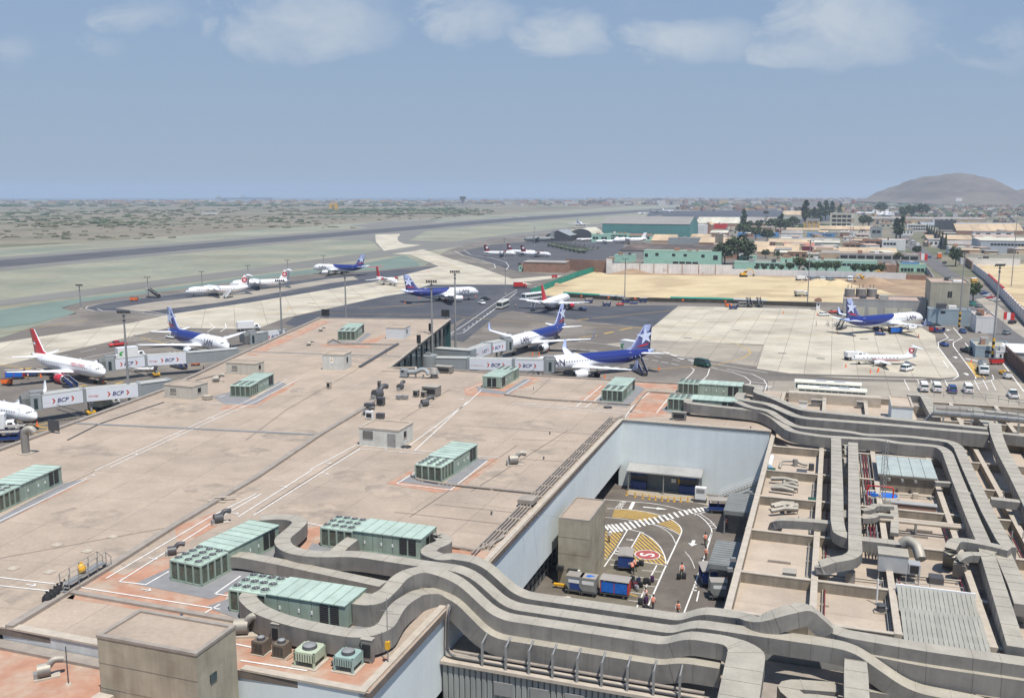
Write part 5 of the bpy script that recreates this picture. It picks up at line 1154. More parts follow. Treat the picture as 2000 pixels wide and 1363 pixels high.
 for z_, r in((-.01,.1),(.05,.108),(.1,.1),(.15,.06),(.17,.01)): rr.append([hd+Vector((-.015+math.cos(2*math.pi*k/12)*r,math.sin(2*math.pi*k/12)*r*.9,z_+.03*(1-math.cos(2*math.pi*k/12))*-.5))for k in range(12)])
 MB().loft(rr,0,True,True).obj('hair',m_hair,t)
 fc = MB()
 for sd in(-1,1):
  fc.rbox(hd.x+.088,hd.y+.032*sd,hd.z+.02,.012,.022,.012)
 fc.obj('eye',m_black,t); MB().tube([hd+Vector((.085,0,.02)),hd+Vector((.112,0,-.02)),hd+Vector((.09,0,-.03))],[.008,.016,.01],5).obj('nose',m_skin,t)
 MB().rbox(hd.x+.086,hd.y,hd.z-.055,.012,.045,.01).obj('mouth',m_maroon,t)
 for sd in(-1,1): MB().rbox(hd.x,hd.y+.088*sd,hd.z,.035,.015,.06).obj('ear',m_skin,t)
 for x, y in feet:
  MB().loft([[(x-.07,y-.04,0),(x+.2,y-.045,0),(x+.2,y+.045,0),(x-.07,y+.04,0)],[(x-.07,y-.04,.08),(x+.19,y-.04,.05),(x+.19,y+.04,.05),(x-.07,y+.04,.08)]],0,False).obj('shoe',m_black,t)
 t.scale =(s,s,s); return t
def dirpx(x0,y0,x1,y1): return heading(P(x0,y0),P(x1,y1))
def P5(x,y): p = P(*A5(x,y)); p.z = .025; return p
UP, DN, LF, RT_ = math.pi/2-PHI, -math.pi/2-PHI, math.pi-PHI, -PHI
person(P5(1075,575),UP,'porter in orange vest walking away near the right lane line','walk')
person(P5(300,880),UP+.9,'porter in orange vest reaching into the canopy cart, nearer of the two','reach')
person(P5(330,850),LF,'porter in orange vest behind the luggage, farther of the two at the canopy cart','reach')
person(P5(825,905),UP+.3,'porter in orange vest pulling two suitcases along the middle of the lane','pull')
person(P5(450,1170),DN-.6,'porter in white sleeves and orange vest leaning over bags by the near line','reach')
person(P5(518,1258),UP,'porter in orange vest walking away just right of the near bags','walk')
person(P5(785,1325),DN,'porter in orange vest and white sleeves half hidden by the front ducts','walk')
person(P5(1290,1010),RT_-.4,'porter in orange vest bending beside the right canopy cart','bend')
person(P5(1082,730),DN,'porter in orange vest at the left corner of the middle canopy','stand')
person(P5(1303,400),DN+.5,'worker standing in the deep shade under the farthest canopy','stand',vest=m_red)
person(P5(50,540),DN,'worker in pale shirt beside the concrete block on the hatching','stand',vest=None)
# aircraft
def livery(name,top,belly,kind):
 m = bpy.data.materials.new(name); m.use_nodes = True; nt = m.node_tree; N = nt.nodes; L = nt.links; b = N['Principled BSDF']
 b.inputs['Roughness'].default_value = .32; b.inputs['Coat Weight'].default_value = .2
 tc_ = N.new('ShaderNodeTexCoord'); s = N.new('ShaderNodeSeparateXYZ'); L.new(tc_.outputs['Object'],s.inputs[0])
 def mth(op,a,c=None,d=None,clamp=False):
  n = N.new('ShaderNodeMath'); n.operation = op; n.use_clamp = clamp
  for i, v in enumerate((a,c,d)):
   if v is None: continue
   if isinstance(v,(int,float)): n.inputs[i].default_value = v
   else: L.new(v,n.inputs[i])
  return n.outputs[0]
 return m, nt, N, L, b, s, mth
m_pwhite = mat('aircraft_white',(.80,.80,.80),.3,.03,.4,spec=.5)
m_pgrey = mat('aircraft_grey',(.42,.44,.46),.4,.05,.4)
m_lblue = mat('lilac_blue_paint',(.40,.47,.72),.35,.04,.5)
m_indigo = mat('indigo_paint',(.085,.095,.24),.35,.05,.5)
m_pblue = mat('royal_blue_paint',(.014,.028,.19),.32,.05,.5)
m_pred = mat('crimson_paint',(.55,.03,.045),.35,.05,.5)
m_metal = mat('polished_metal',(.6,.6,.6),.25,.03,1.,metal=.8)
def swoop_livery(L_,zc,r):
 m, nt, N, L, b, s, mth = livery('blue_swoop_livery',None,None,None)
 t = mth('DIVIDE',s.outputs[0],-L_); zr = mth('DIVIDE',mth('SUBTRACT',s.outputs[2],zc),r)
 e = mth('POWER',2.718,mth('DIVIDE',mth('SUBTRACT',t,.40),-.115)); zb = mth('MULTIPLY_ADD',e,1.55,-.62)
 d = mth('SUBTRACT',zr,zb); blue = mth('MULTIPLY_ADD',d,30.,.5,True)
 band = mth('MULTIPLY',mth('MULTIPLY_ADD',d,5.,1.6,True),mth('GREATER_THAN',t,.52))
 cone = mth('GREATER_THAN',t,.945)
 c1 = N.new('ShaderNodeMixRGB'); L.new(mth('MULTIPLY',band,.55),c1.inputs[0]); c1.inputs[1].default_value =(.80,.80,.80,1); c1.inputs[2].default_value =(.30,.42,.78,1)
 c2 = N.new('ShaderNodeMixRGB'); L.new(blue,c2.inputs[0]); L.new(c1.outputs[0],c2.inputs[1]); c2.inputs[2].default_value =(.014,.027,.185,1)
 c3 = N.new('ShaderNodeMixRGB'); L.new(cone,c3.inputs[0]); L.new(c2.outputs[0],c3.inputs[1]); c3.inputs[2].default_value =(.38,.46,.74,1)
 L.new(c3.outputs[0],b.inputs['Base Color']); return m
def fuselage_rings(L,r,zc,n=20,up=.9,nose=.13):
 prof =[(0,.02,-.32),(.004,.16,-.30),(.012,.33,-.25),(.028,.55,-.17),(.05,.75,-.10),(.085,.91,-.04),(nose,1,0),(.3,1,0),(.5,1,0),(.64,1,0),(.72,.97,.04),(.79,.86,.14),(.86,.68,.30*up),(.92,.48,.46*up),(.965,.28,.60*up),(1,.09,.72*up)]
 return[[(-t*L,math.cos(2*math.pi*k/n)*r*q,zc+r*dz+math.sin(2*math.pi*k/n)*r*q)for k in range(n)]for t,q,dz in prof]
def aerofoil(x,y,z,c,th=.11,vert=False):
 pts =[(0,0),(-.08,.55),(-.35,.8),(-.7,.45),(-1,.03),(-.7,-.25),(-.35,-.45),(-.08,-.4)]
 return[(x+p*c,y+q*c*th,z)if vert else(x+p*c,y,z+q*c*th)for p,q in pts]
def surf(secs,vert=False,th=.11):
 rg =[aerofoil(*s,th=th,vert=vert)for s in secs]; a = MB()
 a.loft(rg,0,True); return a
def star(cx,cz,r,rot=.0,y=0.):
 v =[(cx,y,cz)]
 for k in range(10):
  rr = r if k%2==0 else r*.40; an = math.pi/2+k*math.pi/5+rot; v.append((cx+math.cos(an)*rr,y,cz+math.sin(an)*rr))
 return v,[(0,k,k%10+1)for k in range(1,11)]
PLANES ={}
def place(o,nose=None,tail=None,L=30.,zn=3.4,zt=4.9,at=None,h=None):
 if nose:
  n, t = P(*nose,zn), P(*tail,zt); h = heading(t,n)if h is None else h; mid =(n+t)/2
  at = mid+Vector((math.cos(h),math.sin(h),0))*L/2
 o.location =(at.x,at.y,.03); o.rotation_euler =(0,0,h)
def fus_text(txt,x0,zc,r,size,m,root,v0=.0,shear=0.,bold=0.,name='lettering'):
 v, f = glyphs(txt,size,shear,bold); W_ = max(p[0]for p in v)
 bm = bmesh.new(); bv =[bm.verts.new(p)for p in v]
 for q in f:
  try: bm.faces.new([bv[i]for i in q])
  except ValueError: pass
 y_ = min(p[1]for p in v)+.12
 while y_<max(p[1]for p in v):
  bmesh.ops.bisect_plane(bm,geom=bm.verts[: ]+bm.edges[: ]+bm.faces[: ],plane_co=(0,y_,0),plane_no=(0,1,0)); y_ += .22
 bmesh.ops.triangulate(bm,faces=bm.faces[: ]); bm.verts.ensure_lookup_table(); bm.verts.index_update()
 v =[tuple(p.co)for p in bm.verts]; f =[tuple(p.index for p in q.verts)for q in bm.faces]; bm.free()
 for s in(1,-1):
  q =[]
  for x, y, _ in v:
   an =(y+v0)/r; u = x if s>0 else W_-x
   q.append((x0-u,s*math.cos(an)*(r+.035),zc+math.sin(an)*(r+.035)))
  MB().add(q,f).obj(name,m,root)
def jet(key,label,L=37.57,r=1.98,zc=3.75,span=34.1,sharklet=True,style='swoop',scale=1.,engine=None,cat='airliner',group='parked jet airliners'):
 if key in PLANES:
  c = copy_tree(PLANES[key],label=label); c['group'] = group; return c
 t = thing('airliner',label,cat,(0,0,0),0,group)
 body = swoop_livery(L,zc,r)if style=='swoop' else m_pwhite
 fu = MB().loft(fuselage_rings(L,r,zc)).obj('fuselage',body,t)
 MB().loft([[(x,y*w_,z*w_+zc-1.25)for y,z in((-1.7,-.35),(-1,-.85),(1,-.85),(1.7,-.35),(1.5,.6),(-1.5,.6))]for x,w_ in((-L*.31,.3),(-L*.35,1),(-L*.48,1),(-L*.55,.4))]).obj('wing_fairing',m_pwhite,fu)
 for s in(1,-1):
  for k,(x0,x1,a0,a1)in enumerate(((.028,.036,1.05,1.4),(.033,.043,.72,1.02),(.042,.052,.50,.74))):
   rr = lambda x: r*(.55+(x-.028)/.022*.2)if x<.05 else r*(.75+(x-.05)/.035*.16)
   zz = lambda x: zc+r*(-.17+(x-.028)/.022*.07)
   q =[(-x*L-.02,s*math.cos(a)*(rr(x)+.025),zz(x)+math.sin(a)*(rr(x)+.025))for x,a in((x0,a0),(x1,a0),(x1,a1),(x0,a1))]
   MB().add(q,[(0,1,2,3)]).obj('cockpit_window',m_glass,t)
  mb = MB(); n = int(L*.66/.75)
  for k in range(n):
   x = -L*.145-k*.75
   if style=='swoop' and abs(x+L*.16)<0: continue
   mb.add([(x+a,s*(math.cos(b)*(r+.015)),zc+math.sin(b)*(r+.015))for a,b in((-.13,.16),(.13,.16),(.13,.33),(-.13,.33))],[(0,1,2,3)])
  mb.obj('cabin_windows',m_dark if style!='swoop' else mat('cabin_glass',(.10,.11,.15),.2),t,kind='stuff')
  for x in(-L*.115,-L*.785):
   rr = r if x>-L*.7 else r*.87; zo = zc if x>-L*.7 else zc+.13*r
   pts =[(-.42,-.1),(.42,-.1),(.42,.72),(-.42,.72)]
   d = MB()
   for(a,b),(a2,b2)in zip(pts,pts[1: ]+pts[:1]):
    d.tube([(x+a,s*math.cos(b)*(rr+.02),zo+math.sin(b)*(rr+.02)),(x+a2,s*math.cos(b2)*(rr+.02),zo+math.sin(b2)*(rr+.02))],.035,3)
   d.obj('door',m_white if style=='swoop' else m_pgrey,t)
 hs = span/2
 for s in(1,-1):
  wg = surf([(-L*.315,s*r*.7,zc-1.15,7.0),(-L*.40,s*hs*.36,zc-.75,4.2),(-L*.523,s*hs,zc+.25,1.7)]).obj('wing',m_pwhite,t)
  surf([(-L*.43,s*hs*.2,zc-1.02,1.3),(-L*.5,s*hs*.6,zc-.46,1.0)]).obj('spoiler',m_pgrey,wg)
  for f_ in(.42,.58,.72): x_ = -L*(.40+.123*(f_-.36)/.64)-3.4+f_*1.4; MB().lathe([(1.2,.05),(.6,.2),(-.6,.24),(-1.7,.04)],6,'X',0,(x_,s*hs*f_,zc-.95+f_*.8)).obj('flap_fairing',m_pwhite,wg)
  if sharklet: surf([(-L*.525,s*hs,zc+.25,1.65),(-L*.532,s*(hs+.45),zc+.75,1.3),(-L*.55,s*(hs+.75),zc+2.6,.55)],False,.12).obj('winglet',m_pwhite if style!='swoop' else m_lblue,wg)
  ec = engine or m_pwhite; ex, ey, ez, er, el = -L*.285, s*hs*.335, zc-2.15, 1.12, 4.3
  e = MB().lathe([(0,er*.9),(-.25,er),(-1.4,er*1.02),(-2.8,er*.92),(-el*.82,er*.72)],16,'X',0,(ex,ey,ez)).obj('engine',ec,t)
  MB().lathe([(.06,er*.80),(.1,er*.86),(.02,er*.93),(-.2,er*.985)],16,'X',0,(ex,ey,ez)).obj('intake_lip',m_metal,e)
  MB().lathe([(.085,.02),(.07,er*.79)],16,'X',0,(ex,ey,ez)).obj('intake',m_dark,e)
  MB().lathe([(-3.2,er*.55),(-4.3,er*.3),(-5.2,.05)],12,'X',0,(ex,ey,ez)).obj('exhaust',m_steel,e)
  MB().add([(ex-.9,ey-.15,ez+er*.9),(ex-4.2,ey-.15,ez+er*.5),(ex-4.6,ey-.15,zc-.7),(ex-2.2,ey-.15,zc-.75),(ex-.9,ey+.15,ez+er*.9),(ex-4.2,ey+.15,ez+er*.5),(ex-4.6,ey+.15,zc-.7),(ex-2.2,ey+.15,zc-.75)],[(0,1,2,3),(7,6,5,4),(0,3,7,4),(1,5,6,2)]).obj('pylon',m_pwhite,e)
  surf([(-L*.865,s*r*.35,zc+.75,4.0),(-L*.945,s*6.2,zc+1.35,1.5)]).obj('tailplane',m_pwhite,t)
  g = MB().cyl(-L*.49,s*3.6,.6,zc-1,.14).obj('main_gear',m_steel,t)
  for dy in(-.42,.42): MB().tube([(-L*.49,s*3.6+dy-.2,.58),(-L*.49,s*3.6+dy+.2,.58)],.58,12).obj('wheel',m_black,g)
 g = MB().cyl(-L*.135,0,.4,zc-r*.9,.1).obj('nose_gear',m_steel,t)
 for dy in(-.22,.22): MB().tube([(-L*.135,dy-.12,.38),(-L*.135,dy+.12,.38)],.38,10).obj('wheel',m_black,g)
 ft = 11.76 if L>32 else 11.1
 fx = -L*.80; z0 = zc+r*.8
 finc ={'swoop': m_indigo,'red': m_pred,'redtail': m_pred}.get(style,m_pwhite)
 fn = surf([(fx+2.2,0,z0-.3,L*.17+2.2),(fx-.9,0,z0+1.0,L*.17-.9),(fx-4.6,0,ft,2.15)],True,.1).obj('tail_fin',finc,t)
 surf([(fx+2.45,0,z0-.3,.7),(fx-.65,0,z0+1.0,.5),(fx-4.45,0,ft,.3)],True,.5).obj('leading_edge',m_lblue if style=='swoop' else m_pwhite,fn)
 H_ = ft-z0
 if style=='swoop':
  surf([(fx-4.6+1.0,0,ft-1.7,2.9),(fx-4.57,0,ft+.03,2.2)],True,.115).obj('pale_tip',m_lblue,fn)
  for s in(1,-1):
   v, f = star(fx-4.6,z0+H_*.55,2.35,-.12,s*.40)
   MB().add(v,f).obj('star',mat('pale_star',(.62,.68,.86),.4),fn)
   MB().add([(fx-1.6,s*.56,z0+1.0),(fx-3.2,s*.56,z0+1.35),(fx-5.4,s*.50,z0+1.75),(fx-6.2,s*.46,z0+2.3),(fx-5.2,s*.50,z0+1.35),(fx-3.2,s*.56,z0+.95)],[(0,1,5),(1,2,4,5),(2,3,4)]).obj('red_swoosh',m_pred,fn)
  fus_text('LAN',-L*.155,zc,r,2.35,mat('lettering_indigo',(.03,.03,.09),.5),t,-.35,0.,.02)
 elif style=='red':
  fus_text('PERUVIAN',-L*.18,zc,r,1.25,mat('lettering_red',(.55,.10,.09),.5),t,.55)
  for s in(1,-1):
   v, f = star(fx-4.2,z0+2.7,.95,0,s*.44); MB().add([(a,b,z0+2.7+(c_-z0-2.7)*.6)for a,b,c_ in v],f).obj('emblem',m_white,fn)
 MB().lathe([(0,.25),(-.7,.16)],8,'X',0,(-L+.15,0,zc+.7*r*.9)).obj('tail_cone',m_steel,t)
 MB().add([(-L*.3,-.04,zc+r),(-L*.3-.5,-.04,zc+r),(-L*.3-.55,-.04,zc+r+.45),(-L*.3,.04,zc+r),(-L*.3-.5,.04,zc+r),(-L*.3-.55,.04,zc+r+.45)],[(0,1,2),(5,4,3),(0,2,5,3),(1,4,5,2)]).obj('antenna',m_white,t)
 PLANES[key] = t; KIDS[t] = list(t.children); return t
G_ = 'blue and white airliners with a star on the fin'
h1 = heading(P(1218,694.5,4.2),P(1130,702,4.2))
tl = P(1277,684.5,4.9); pA = jet('A320','nearest blue and white airliner with tall star fin, docked at the lettered bridge',group=G_)
place(pA,at=tl+Vector((math.cos(h1),math.sin(h1),0))*37.57,h=h1)
pB = jet('A320','blue and white airliner docked behind the nearest one, fin just left of it',group=G_); place(pB,(985,676),(1105,634),37.57)
pC = jet('A320','blue and white airliner alone on the right concrete apron with stairs at its tail',group=G_); place(pC,(1808,620),(1640,626),37.57)
pD = jet('A319','blue and white airliner docked at the left bridge facing the viewer',L=33.84,sharklet=False,group=G_); place(pD,(439,676),(334,645),33.84)
pE = jet('A319','blue and white airliner parked remotely, nose left, beyond the dark stand',group=G_); place(pE,(609,523),(716,521),33.84)
pF = jet('A319','blue and white airliner in mid picture, nose right, behind the two light masts',group=G_); place(pF,(928,570),(795,569),33.84)
pG = jet('A319','tiny blue and white airliner taxiing far off left of the big teal hangar',group=G_); place(pG,at=P(1136,442,0),h=heading(P(1112,440),P(1136,444)))
pH = jet('B737','white airliner with red fin and red engine at the left bridges',L=31.5,r=1.88,zc=3.4,span=28.9,sharklet=False,style='red',engine=m_pred); place(pH,(199,726),(68,692),31.5,3.2,4.6)
tl = P(1057,590,4.6); h9 = heading(P(1057,590,4.6),P(1102,571,4.2))-.12; pI = jet('B733','white airliner with red fin seen from behind beside the sand lot',L=31.5,r=1.88,zc=3.4,span=28.9,sharklet=False,style='redtail',engine=m_pred); place(pI,at=tl+Vector((math.cos(h9),math.sin(h9),0))*31.5,h=h9)
h5 = -.35; nz_ = P(71,808,3.4); pJ = jet('E190','white jet with only its nose inside the left edge of the picture',L=31,r=1.6,zc=3.1,span=27,style='white'); place(pJ,at=nz_,h=heading(P(-10,794,3.4),P(71,808,3.4)))
def highwing(key,label,L=28.6,r=1.75,zc=2.6,span=26.3,style='star',engines=4,ttail=True,prop=False,body=None,fin=None,low=False,cat='airliner',group='high winged aircraft on the left stands',finh=8.6):
 if key in PLANES:
  c = copy_tree(PLANES[key],label=label); c['group'] = group; return c
 t = thing('airliner',label,cat,(0,0,0),0,group); body = body or m_pwhite; fin = fin or m_pwhite; hs = span/2
 fu = MB().loft(fuselage_rings(L,r,zc,16,.8)).obj('fuselage',body,t)
 for s in(1,-1):
  mb = MB()
  for k in range(int(L*.6/1.0)):
   x = -L*.17-k*1.0; mb.add([(x+a,s*math.cos(b)*(r+.015),zc+math.sin(b)*(r+.015))for a,b in((-.17,.16),(.17,.16),(.17,.38),(-.17,.38))],[(0,1,2,3)])
  mb.obj('cabin_windows',m_dark,t,kind='stuff')
  q =[(-x*L,s*math.cos(a)*(r*k_+.02),zc+r*dz+math.sin(a)*(r*k_+.02))for x,a,k_,dz in((.03,.6,.58,-.16),(.048,.6,.74,-.1),(.048,1.25,.74,-.1),(.03,1.25,.58,-.16))]
  MB().add(q,[(0,1,2,3)]).obj('cockpit_window',m_glass,t)
  zw = zc-r*.7 if low else zc+r*.92
  wg = surf([(-L*.36,s*r*.3,zw,L*.15),(-L*.40 if not prop else -L*.37,s*hs,zw+(.5 if low else -.5),L*.055)]).obj('wing',body,t)
  ys =(.28,.5)if engines==4 else(.3, )
  for f_ in ys:
   er = .62 if not prop else .55; e = MB().lathe([(1.4,er*.8),(1.1,er),(-.4,er),(-2.6,er*.3)],10,'X',0,(-L*.365,s*hs*f_,zw-(.75 if not prop else .12))).obj('engine',body if not prop else fin,wg)
   if prop:
    pr = MB()
    for k in range(4): a = k*math.pi/2+.4; pr.tube([(-L*.365+1.5,s*hs*f_,zw-.12),(-L*.365+1.5,s*hs*f_+math.cos(a)*1.7,zw-.12+math.sin(a)*1.7)],[.1,.05],4)
    pr.lathe([(1.4,.3),(1.9,.03)],8,'X',0,(-L*.365,s*hs*f_,zw-.12)).obj('propeller',m_dsteel,wg)
   else: MB().lathe([(1.41,.02),(1.42,er*.72)],10,'X',0,(-L*.365,s*hs*f_,zw-.75)).obj('intake',m_dark,wg)
  zt = finh if ttail else zc+r*.6
  surf([(-L*(.93 if ttail else .86),s*.1,zt,L*.1),(-L*(.98 if ttail else .91),s*hs*.38,zt,L*.05)]).obj('tailplane',fin if style=='red' else body,t)
  g = MB().cyl(-L*.47,s*1.9,.4,zc-r*.6,.12).obj('main_gear',m_steel,t); MB().tube([(-L*.47,s*1.9-.3,.45),(-L*.47,s*1.9+.3,.45)],.45,10).obj('wheel',m_black,g)
 g = MB().cyl(-L*.12,0,.3,zc-r*.8,.1).obj('nose_gear',m_steel,t); MB().tube([(-L*.12,-.25,.32),(-L*.12,.25,.32)],.32,10).obj('wheel',m_black,g)
 fn = surf([(-L*.80,0,zc+r*.7,L*.17),(-L*.90,0,finh+.1,L*.1)],True,.1).obj('tail_fin',fin,t)
 for s in(1,-1):
  if style in('star','emblem'):
   c =(-L*.905,s*(L*.0125),(zc+r+finh)/2+.1)
   MB().add([(c[0]+math.cos(2*math.pi*k/14)*L*.042,c[1],c[2]+math.sin(2*math.pi*k/14)*L*.042)for k in range(14)],[tuple(range(14))]).obj('emblem',m_pred,fn)
   v, f = star(c[0],c[2],L*.03,0,c[1]+s*.02); MB().add(v,f).obj('emblem_star',m_white,fn)
   fu2 = MB().add([(-L*.3,s*(r+.02),zc-.1),(-L*.72,s*(r*.9+.03),zc-.7),(-L*.72,s*(r*.9+.03),zc-.55),(-L*.3,s*(r+.02),zc+.02)],[(0,1,2,3)]).obj('red_stripe',m_pred,fu)
  elif style=='white_disc':
   c =(-L*.90,s*(L*.012),(zc+r+finh)/2+.4)
   MB().add([(c[0]+math.cos(2*math.pi*k/12)*L*.035,c[1],c[2]+math.sin(2*math.pi*k/12)*L*.035)for k in range(12)],[tuple(range(12))]).obj('emblem',m_white,fn)
 PLANES[key] = t; KIDS[t] = list(t.children); return t
q = highwing('BAE','white four-engined jet with red emblem on its T tail, nose left, nearer of two'); place(q,(371,570),(481,560),28.6,2.2,3.4)
q = highwing('BAE','white four-engined jet with red emblem on its T tail, partly behind its twin'); place(q,(455,556),(561,548),28.6,2.2,3.4)
q = highwing('DH8','small propeller airliner with bright red T tail on the pale taxiway',L=22.3,r=1.35,zc=2.2,span=25.9,style='red',engines=2,prop=True,fin=m_pred,finh=8.3,group='propeller aircraft'); place(q,at=P(757,556)+Vector((math.cos(-.95),math.sin(-.95),0))*10,h=-.95)
q = highwing('BE19','small white twin propeller plane with red ring on its tail, on the right apron',L=17.6,r=.95,zc=1.8,span=17.7,style='emblem',engines=2,prop=True,low=True,finh=4.7,group='propeller aircraft'); place(q,at=P(1662,712),h=heading(P(1763,712),P(1662,712)))
for i,(x,y,hd_,lab)in enumerate(((990,499,.15,'leftmost white transport plane with maroon fin and white disc'),(1030,497,-.12,'middle white transport plane with maroon fin, nose right'),(1058,501,-.15,'right white transport plane with maroon fin beside the brick wall'))):
 q = highwing('AN',lab,L=24,r=1.5,zc=2.3,span=24,style='white_disc',engines=2,prop=True,ttail=False,fin=m_maroon,finh=8.2,cat='plane',group='maroon tailed transport planes'); place(q,at=P(x+18,y+2),h=hd_-.25)
q = highwing('GREY','grey four-engined military transport parked left of the small arched hangar',L=30,r=2.1,zc=3,span=38,style='x',engines=4,prop=True,ttail=False,body=m_milgrey,fin=m_milgrey,finh=10.5,cat='plane',group='military aircraft'); place(q,at=P(1023,473),h=math.pi-.1)
q = highwing('BIGW','large white transport plane with four propellers behind the mint building',L=33,r=2.2,zc=3.2,span=38,style='x',engines=4,prop=True,ttail=False,finh=10,cat='plane',group='military aircraft'); place(q,at=P(1196,476),h=math.pi+.1)
for x, y, hd_, k, lab in((1262,419,.3,'AN','tiny maroon tailed plane just over the hangar ridge'),(1292,416,.2,'GREY','tiny grey plane far off right of the maroon tailed one')):
 q = highwing(k,lab,cat='plane',group='aircraft far off on the dark apron'); place(q,at=P(x,y),h=hd_)
q = jet('E190','small white jet far off on the dark apron',group='aircraft far off on the dark apron'); place(q,at=P(1316,414),h=-.2)
for i,(x,y,hd_)in enumerate(((1672,420,2.6),(1700,419,2.7),(1738,422,.4),(1752,420,.5),(1712,424,2.2))):
 q = highwing('BIGW','white propliner among the trees beyond the cream block, %s of five'%('leftmost','second from left','fourth from left','rightmost','middle')[i],cat='plane',group='white planes stored among trees'); place(q,at=P(x,y),h=hd_); q.scale =(1.2,1.2,1.2)
q = highwing('WSM','small white plane nose left in front of the mint building',L=22,r=1.3,zc=2.1,span=20,style='x',engines=2,prop=True,ttail=False,finh=6.5,cat='plane',group='military aircraft'); place(q,at=P(1162,476),h=math.pi+.05)
q = highwing('BE19','small white plane under the arched hangar',cat='plane',group='propeller aircraft'); place(q,at=P(1125,471),h=math.pi)
def helicopter(label,p,rz):
 if 'HELI' in PLANES: o = copy_tree(PLANES['HELI'],label=label,loc=p,rz=rz); return o
 t = thing('helicopter',label,'helicopter',p,rz,'camouflaged helicopters on the military apron')
 MB().lathe([(0,.1,-.4),(-.5,.8,-.2),(-1.8,1.25),(-5,1.3),(-7.5,1.1,.2),(-9,.6,.7),(-14,.32,1.1),(-16.5,.2,1.3)],10,'X',0,(0,0,1.9)).obj('fuselage',m_camo,t)
 MB().lathe([(-2.6,.3),(-3.2,.75),(-6.4,.75),(-7.2,.3)],8,'X',0,(0,0,3.3)).obj('engine_housing',m_camo,t)
 MB().add([(-15.6,-.1,3),(-17,-.1,3.1),(-18,-.1,5.1),(-17.2,-.1,5.1),(-15.6,.1,3),(-17,.1,3.1),(-18,.1,5.1),(-17.2,.1,5.1)],[(0,1,2,3),(7,6,5,4),(0,3,7,4),(1,5,6,2),(2,6,7,3)]).obj('tail_fin',m_camo,t)
 MB().cyl(-4.6,0,3.9,4.6,.2).obj('rotor_mast',m_dsteel,t)
 for k in range(5):
  a = k*2*math.pi/5+.3; MB().tube([(-4.6,0,4.55),(-4.6+math.cos(a)*10,math.sin(a)*10,4.25)],[.16,.1],4).obj('rotor_blade',m_dsteel,t)
 for a in(0.4,2.5,4.6): MB().tube([(-17.4,-.3,4.7),(-17.4+math.cos(a)*1.6,-.3,4.7+math.sin(a)*1.6)],.07,4).obj('tail_blade',m_dsteel,t)
 for x, y in((-1.5,0),(-6,1.5),(-6,-1.5)): MB().tube([(x,y-.2,.4),(x,y+.2,.4)],.4,8).obj('wheel',m_black,t)
 for s in(-1,1): MB().box(-2,-.9,s*1.0-.05,s*1.0+.05,2.0,2.6).obj('window',m_glass,t)
 PLANES['HELI'] = t; KIDS[t] = list(t.children); return t
for k in range(8):
 f_ = k/7; helicopter('camouflaged helicopter in the diagonal row, %s from the near end'%('eighth','seventh','sixth','fifth','fourth','third','second','first')[k],P(1068+58*f_,482+13*f_,.02),math.pi+.15)
